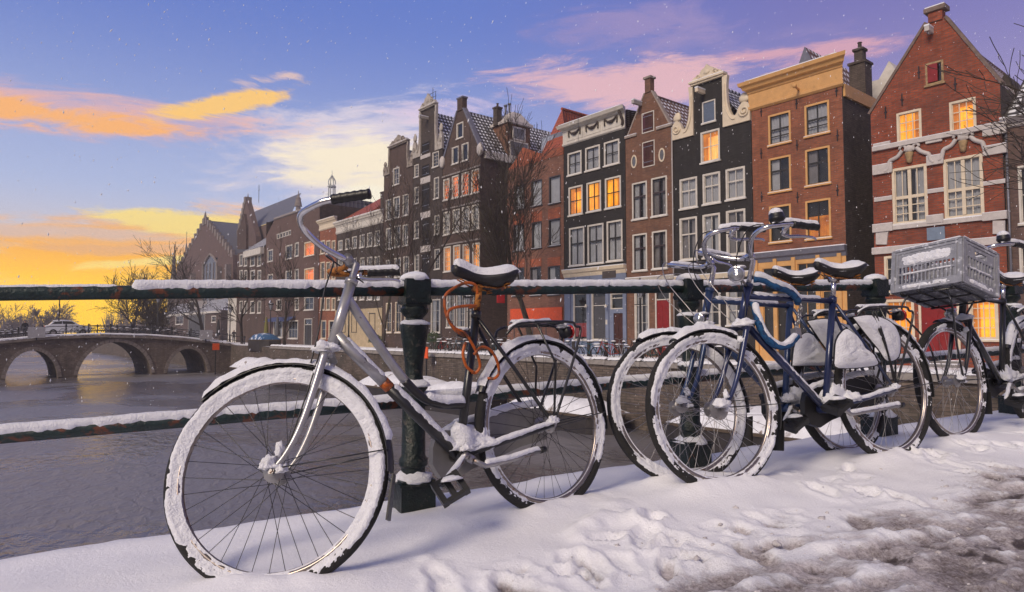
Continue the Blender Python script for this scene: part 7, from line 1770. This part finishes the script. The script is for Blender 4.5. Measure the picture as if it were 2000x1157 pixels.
parasol(sq(518, -3), -3, 'folded olive parasol in front of the corner building', mat('olive_cloth', (.16, .15, .04), .8)); parasol(sq(424, -3), -3, 'folded black parasol in front of the low house', mat('black_cloth', (.02, .02, .022), .8)); parasol(sq(540, -2.5), -2.5, 'folded grey parasol behind the olive one', mat('grey_cloth', (.09, .09, .10), .8))
def shrub(s, n, label, seed, w=.7, hgt=1.2):
    r = random.Random(seed); t = thing('shrub', label, 'shrub', FM(s, n, SZ)); mb = MB()
    for i in range(700):
        a = r.uniform(0, 6.28); ph = math.acos(r.uniform(-.2, 1)); q = r.random()**.4; p = V((math.cos(a)*math.sin(ph)*w*q, math.sin(a)*math.sin(ph)*w*q, hgt*.5+math.cos(ph)*hgt*.5*q)); u = V((r.gauss(0, 1), r.gauss(0, 1), r.gauss(0, 1))).normalized()*.07; v = u.orthogonal().normalized()*.035
        mb.add([p-u, p+v, p+u, p-v], [(0, 1, 2, 3)])
    mb.obj('foliage', mat('evergreen_leaf', (.05, .075, .03), .6, 0, .4, 9), t); mb = MB(); mb.tube([(0, 0, 0), (0, 0, hgt*.6)], .04, 5); mb.obj('stem', BARK, t)
shrub(sq(733, -1), -1.0, 'evergreen shrub in front of the black corniced house', 1); shrub(sq(846, -.9), -.9, 'evergreen shrub at the warehouse door', 2, .6, 1.5); shrub(sq(660, -1.2), -1.2, 'evergreen shrub by the cream-corniced house', 3)
def build_car():
    x, _ = bp(131, 655, 2.6); t = thing('parked_car', 'white car parked on the arched bridge', 'car', BM(x, 2.6, bridge_top(x)+.05))
    P = mat('white_car_paint', (.62, .63, .66), .25, .1, .05, 2, coat=.5); Lh = 2.0
    prof = [(-2.0, .35), (-1.98, .75), (-1.85, .98), (-1.55, 1.08), (-1.25, 1.40), (-.5, 1.52), (.35, 1.48), (.95, 1.08), (1.7, .95), (1.98, .78), (2.02, .40), (1.85, .28), (-1.85, .28)]
    mb = MB(); n = len(prof); vs = []
    for y, k in ((-.80, .97), (-.74, 1.0), (.74, 1.0), (.80, .97)):
        for x_, z in prof: vs.append((x_*(1 if abs(y) < .79 else .985), y*(1 if z < 1.1 else .86), z if abs(y) < .79 else .3+(z-.3)*.97))
    mb.add(vs, [(k*n+i, k*n+(i+1) % n, (k+1)*n+(i+1) % n, (k+1)*n+i) for k in range(3) for i in range(n)]+[tuple(range(n-1, -1, -1)), tuple(range(3*n, 4*n))]); body = mb.obj('body', P, t, 'auto')
    dk = mat('car_glass', (.03, .032, .036), .08, 0, .1, 2)
    for s in (-1, 1):
        for q in ([(-1.42, 1.10), (-1.15, 1.36), (-.55, 1.44), (-.55, 1.10)], [(-.48, 1.10), (-.48, 1.44), (.28, 1.41), (.75, 1.10)]):
            mb = MB(); mb.prism(q if s < 0 else q[::-1], s*.70-.045*1, s*.70+.045); mb.v = [(a, b+s*.03, c) for a, b, c in mb.v]; mb.obj('window', dk, t)
        for x_ in (-1.25, 1.25):
            mb = MB(); My = Matrix.Rotation(math.pi/2, 4, 'X'); mb.lathe([(.20, -.10), (.31, -.10), (.32, -.06), (.32, .06), (.31, .10), (.20, .10)], (x_, s*.73, .32), 16, M=My); wl = mb.obj('wheel', RUBBER, t); mb = MB(); mb.lathe([(.19, -.105), (.19, .105)], (x_, s*.73, .32), 12, M=My); mb.obj('rim', STEEL, wl)
        mb = MB(); mb.blob((1.95, s*.58, .72), (.10, .16, .08), 2, 10, 6, 0, flat=1); mb.obj('headlight', LENS, t); mb = MB(); mb.blob((-1.94, s*.6, .82), (.06, .14, .12), 2, 10, 6, 0, flat=1); mb.obj('tail_light', REDL, t)
    mb = MB(); mb.blob((-.45, 0, 1.5), (.85, .62, .07), 4, 14, 7, .15); mb.obj('snow', SNOW, t, True)
    for f in ((2.00,), (-2.0,)): mb = MB(); mb.box(f[0]-.03, f[0]+.03, -.7, .7, .30, .48); mb.obj('bumper', PLASTIC, t)
build_car()
def build_person(Mw, label, coat, trousers, skin=(.35, .22, .17)):
    """standing figure grown as one skin from a small skeleton"""
    J = {'pel': (0, 0, .95, .13), 'wa': (0, 0, 1.10, .125), 'ch': (0, .0, 1.32, .15), 'ne': (0, 0, 1.50, .065), 'he': (0, -.02, 1.62, .095), 'tp': (0, -.01, 1.73, .085)}
    for s, k in ((-1, 'l'), (1, 'r')): J.update({k+'h': (s*.09, 0, .90, .095), k+'k': (s*.10, -.02+.06*s, .50, .07), k+'a': (s*.10, .02+.10*s, .09, .05), k+'t': (s*.11, -.12+.10*s, .04, .045), k+'s': (s*.19, 0, 1.40, .075), k+'e': (s*.25, .02, 1.13, .058), k+'w': (s*.24, -.06, .90, .042), k+'f': (s*.24, -.09, .80, .040)})
    E_ = [('pel', 'wa'), ('wa', 'ch'), ('ch', 'ne'), ('ne', 'he'), ('he', 'tp')]
    for k in 'lr': E_ += [('pel', k+'h'), (k+'h', k+'k'), (k+'k', k+'a'), (k+'a', k+'t'), ('ch', k+'s'), (k+'s', k+'e'), (k+'e', k+'w'), (k+'w', k+'f')]
    ks = list(J); me = bpy.data.meshes.new('person'); me.from_pydata([J[k][:3] for k in ks], [(ks.index(a), ks.index(b)) for a, b in E_], [])
    o = bpy.data.objects.new('person', me); col.objects.link(o); o.modifiers.new('skin', 'SKIN'); o.modifiers.new('sub', 'SUBSURF').levels = 1; o.modifiers['sub'].render_levels = 1
    for i, k in enumerate(ks): me.skin_vertices[0].data[i].radius = (J[k][3],)*2; me.skin_vertices[0].data[i].use_root = k == 'pel'
    m = bpy.data.materials.new('clothes_'+str(len(MATS))); m.use_nodes = True; t = m.node_tree; tc = t.nodes.new('ShaderNodeTexCoord'); sp = t.nodes.new('ShaderNodeSeparateXYZ'); t.links.new(tc.outputs['Object'], sp.inputs[0])
    c = nmix(nsmooth(sp.outputs[2], .80, .82, t), C4(trousers), C4(coat), t); c = nmix(nsmooth(sp.outputs[2], 1.52, 1.53, t), c, C4(skin), t); c = nmix(nsmooth(sp.outputs[2], 1.66, 1.67, t), c, C4((.02, .015, .012)), t); t.links.new(c, t.nodes['Principled BSDF'].inputs['Base Color']); t.nodes['Principled BSDF'].inputs['Roughness'].default_value = .8
    me.materials.append(m); o.matrix_world = Mw; tag(o, label, 'person')
x, _ = bp(48, 655, 1.6); build_person(BM(x, 1.6, bridge_top(x)+.04), 'person in a dark coat standing on the arched bridge', (.02, .02, .025), (.03, .03, .04))
s = sq(455, -2.5); build_person(FM(s, -2.5, SZ) @ Matrix.Rotation(1.2, 4, 'Z'), 'person in a dark coat walking past the low house', (.03, .025, .03), (.02, .02, .03))

# ------------------------------------------------------------------ falling snow and haze
def falling_snow():
    r = random.Random(99); mb = MB()
    for i in range(4200):
        d = 3.4+28*r.random()**1.3; px = r.uniform(-150, 2150); py = r.uniform(-60, 800); p = at_depth(px, py, d)
        if p.y < 3.15 or p.z < WZ+.1: continue
        e = r.uniform(.0025, .0062)*(1+d*.05); u = V((r.uniform(-.6, .1), 0, -1)).normalized()*e*r.uniform(1, 2.0); a = V((e*.6, 0, 0)); b = V((0, e*.6, 0))
        mb.add([p+u, p-u, p+a, p-a, p+b, p-b], [(0, 2, 4), (0, 4, 3), (0, 3, 5), (0, 5, 2), (1, 4, 2), (1, 3, 4), (1, 5, 3), (1, 2, 5)])
    tag(mb.obj('falling_snow', mat('snowflake', (.85, .86, .9), .8)), 'snowflakes drifting down over the canal', 'snow', kind='stuff')
falling_snow()
def haze():
    m = bpy.data.materials.new('winter_haze'); m.use_nodes = True; t = m.node_tree
    for n in list(t.nodes): t.nodes.remove(n)
    v = t.nodes.new('ShaderNodeVolumePrincipled'); v.inputs['Color'].default_value = (.84, .80, .82, 1); v.inputs['Density'].default_value = .0008; v.inputs['Anisotropy'].default_value = .1
    o = t.nodes.new('ShaderNodeOutputMaterial'); t.links.new(v.outputs[0], o.inputs['Volume'])
    mb = MB(); mb.box(-262, 122, -34, 332, WZ-3.5, 46); tag(mb.obj('haze', m), 'thin snowy haze over the canal', 'haze', kind='stuff')
haze()
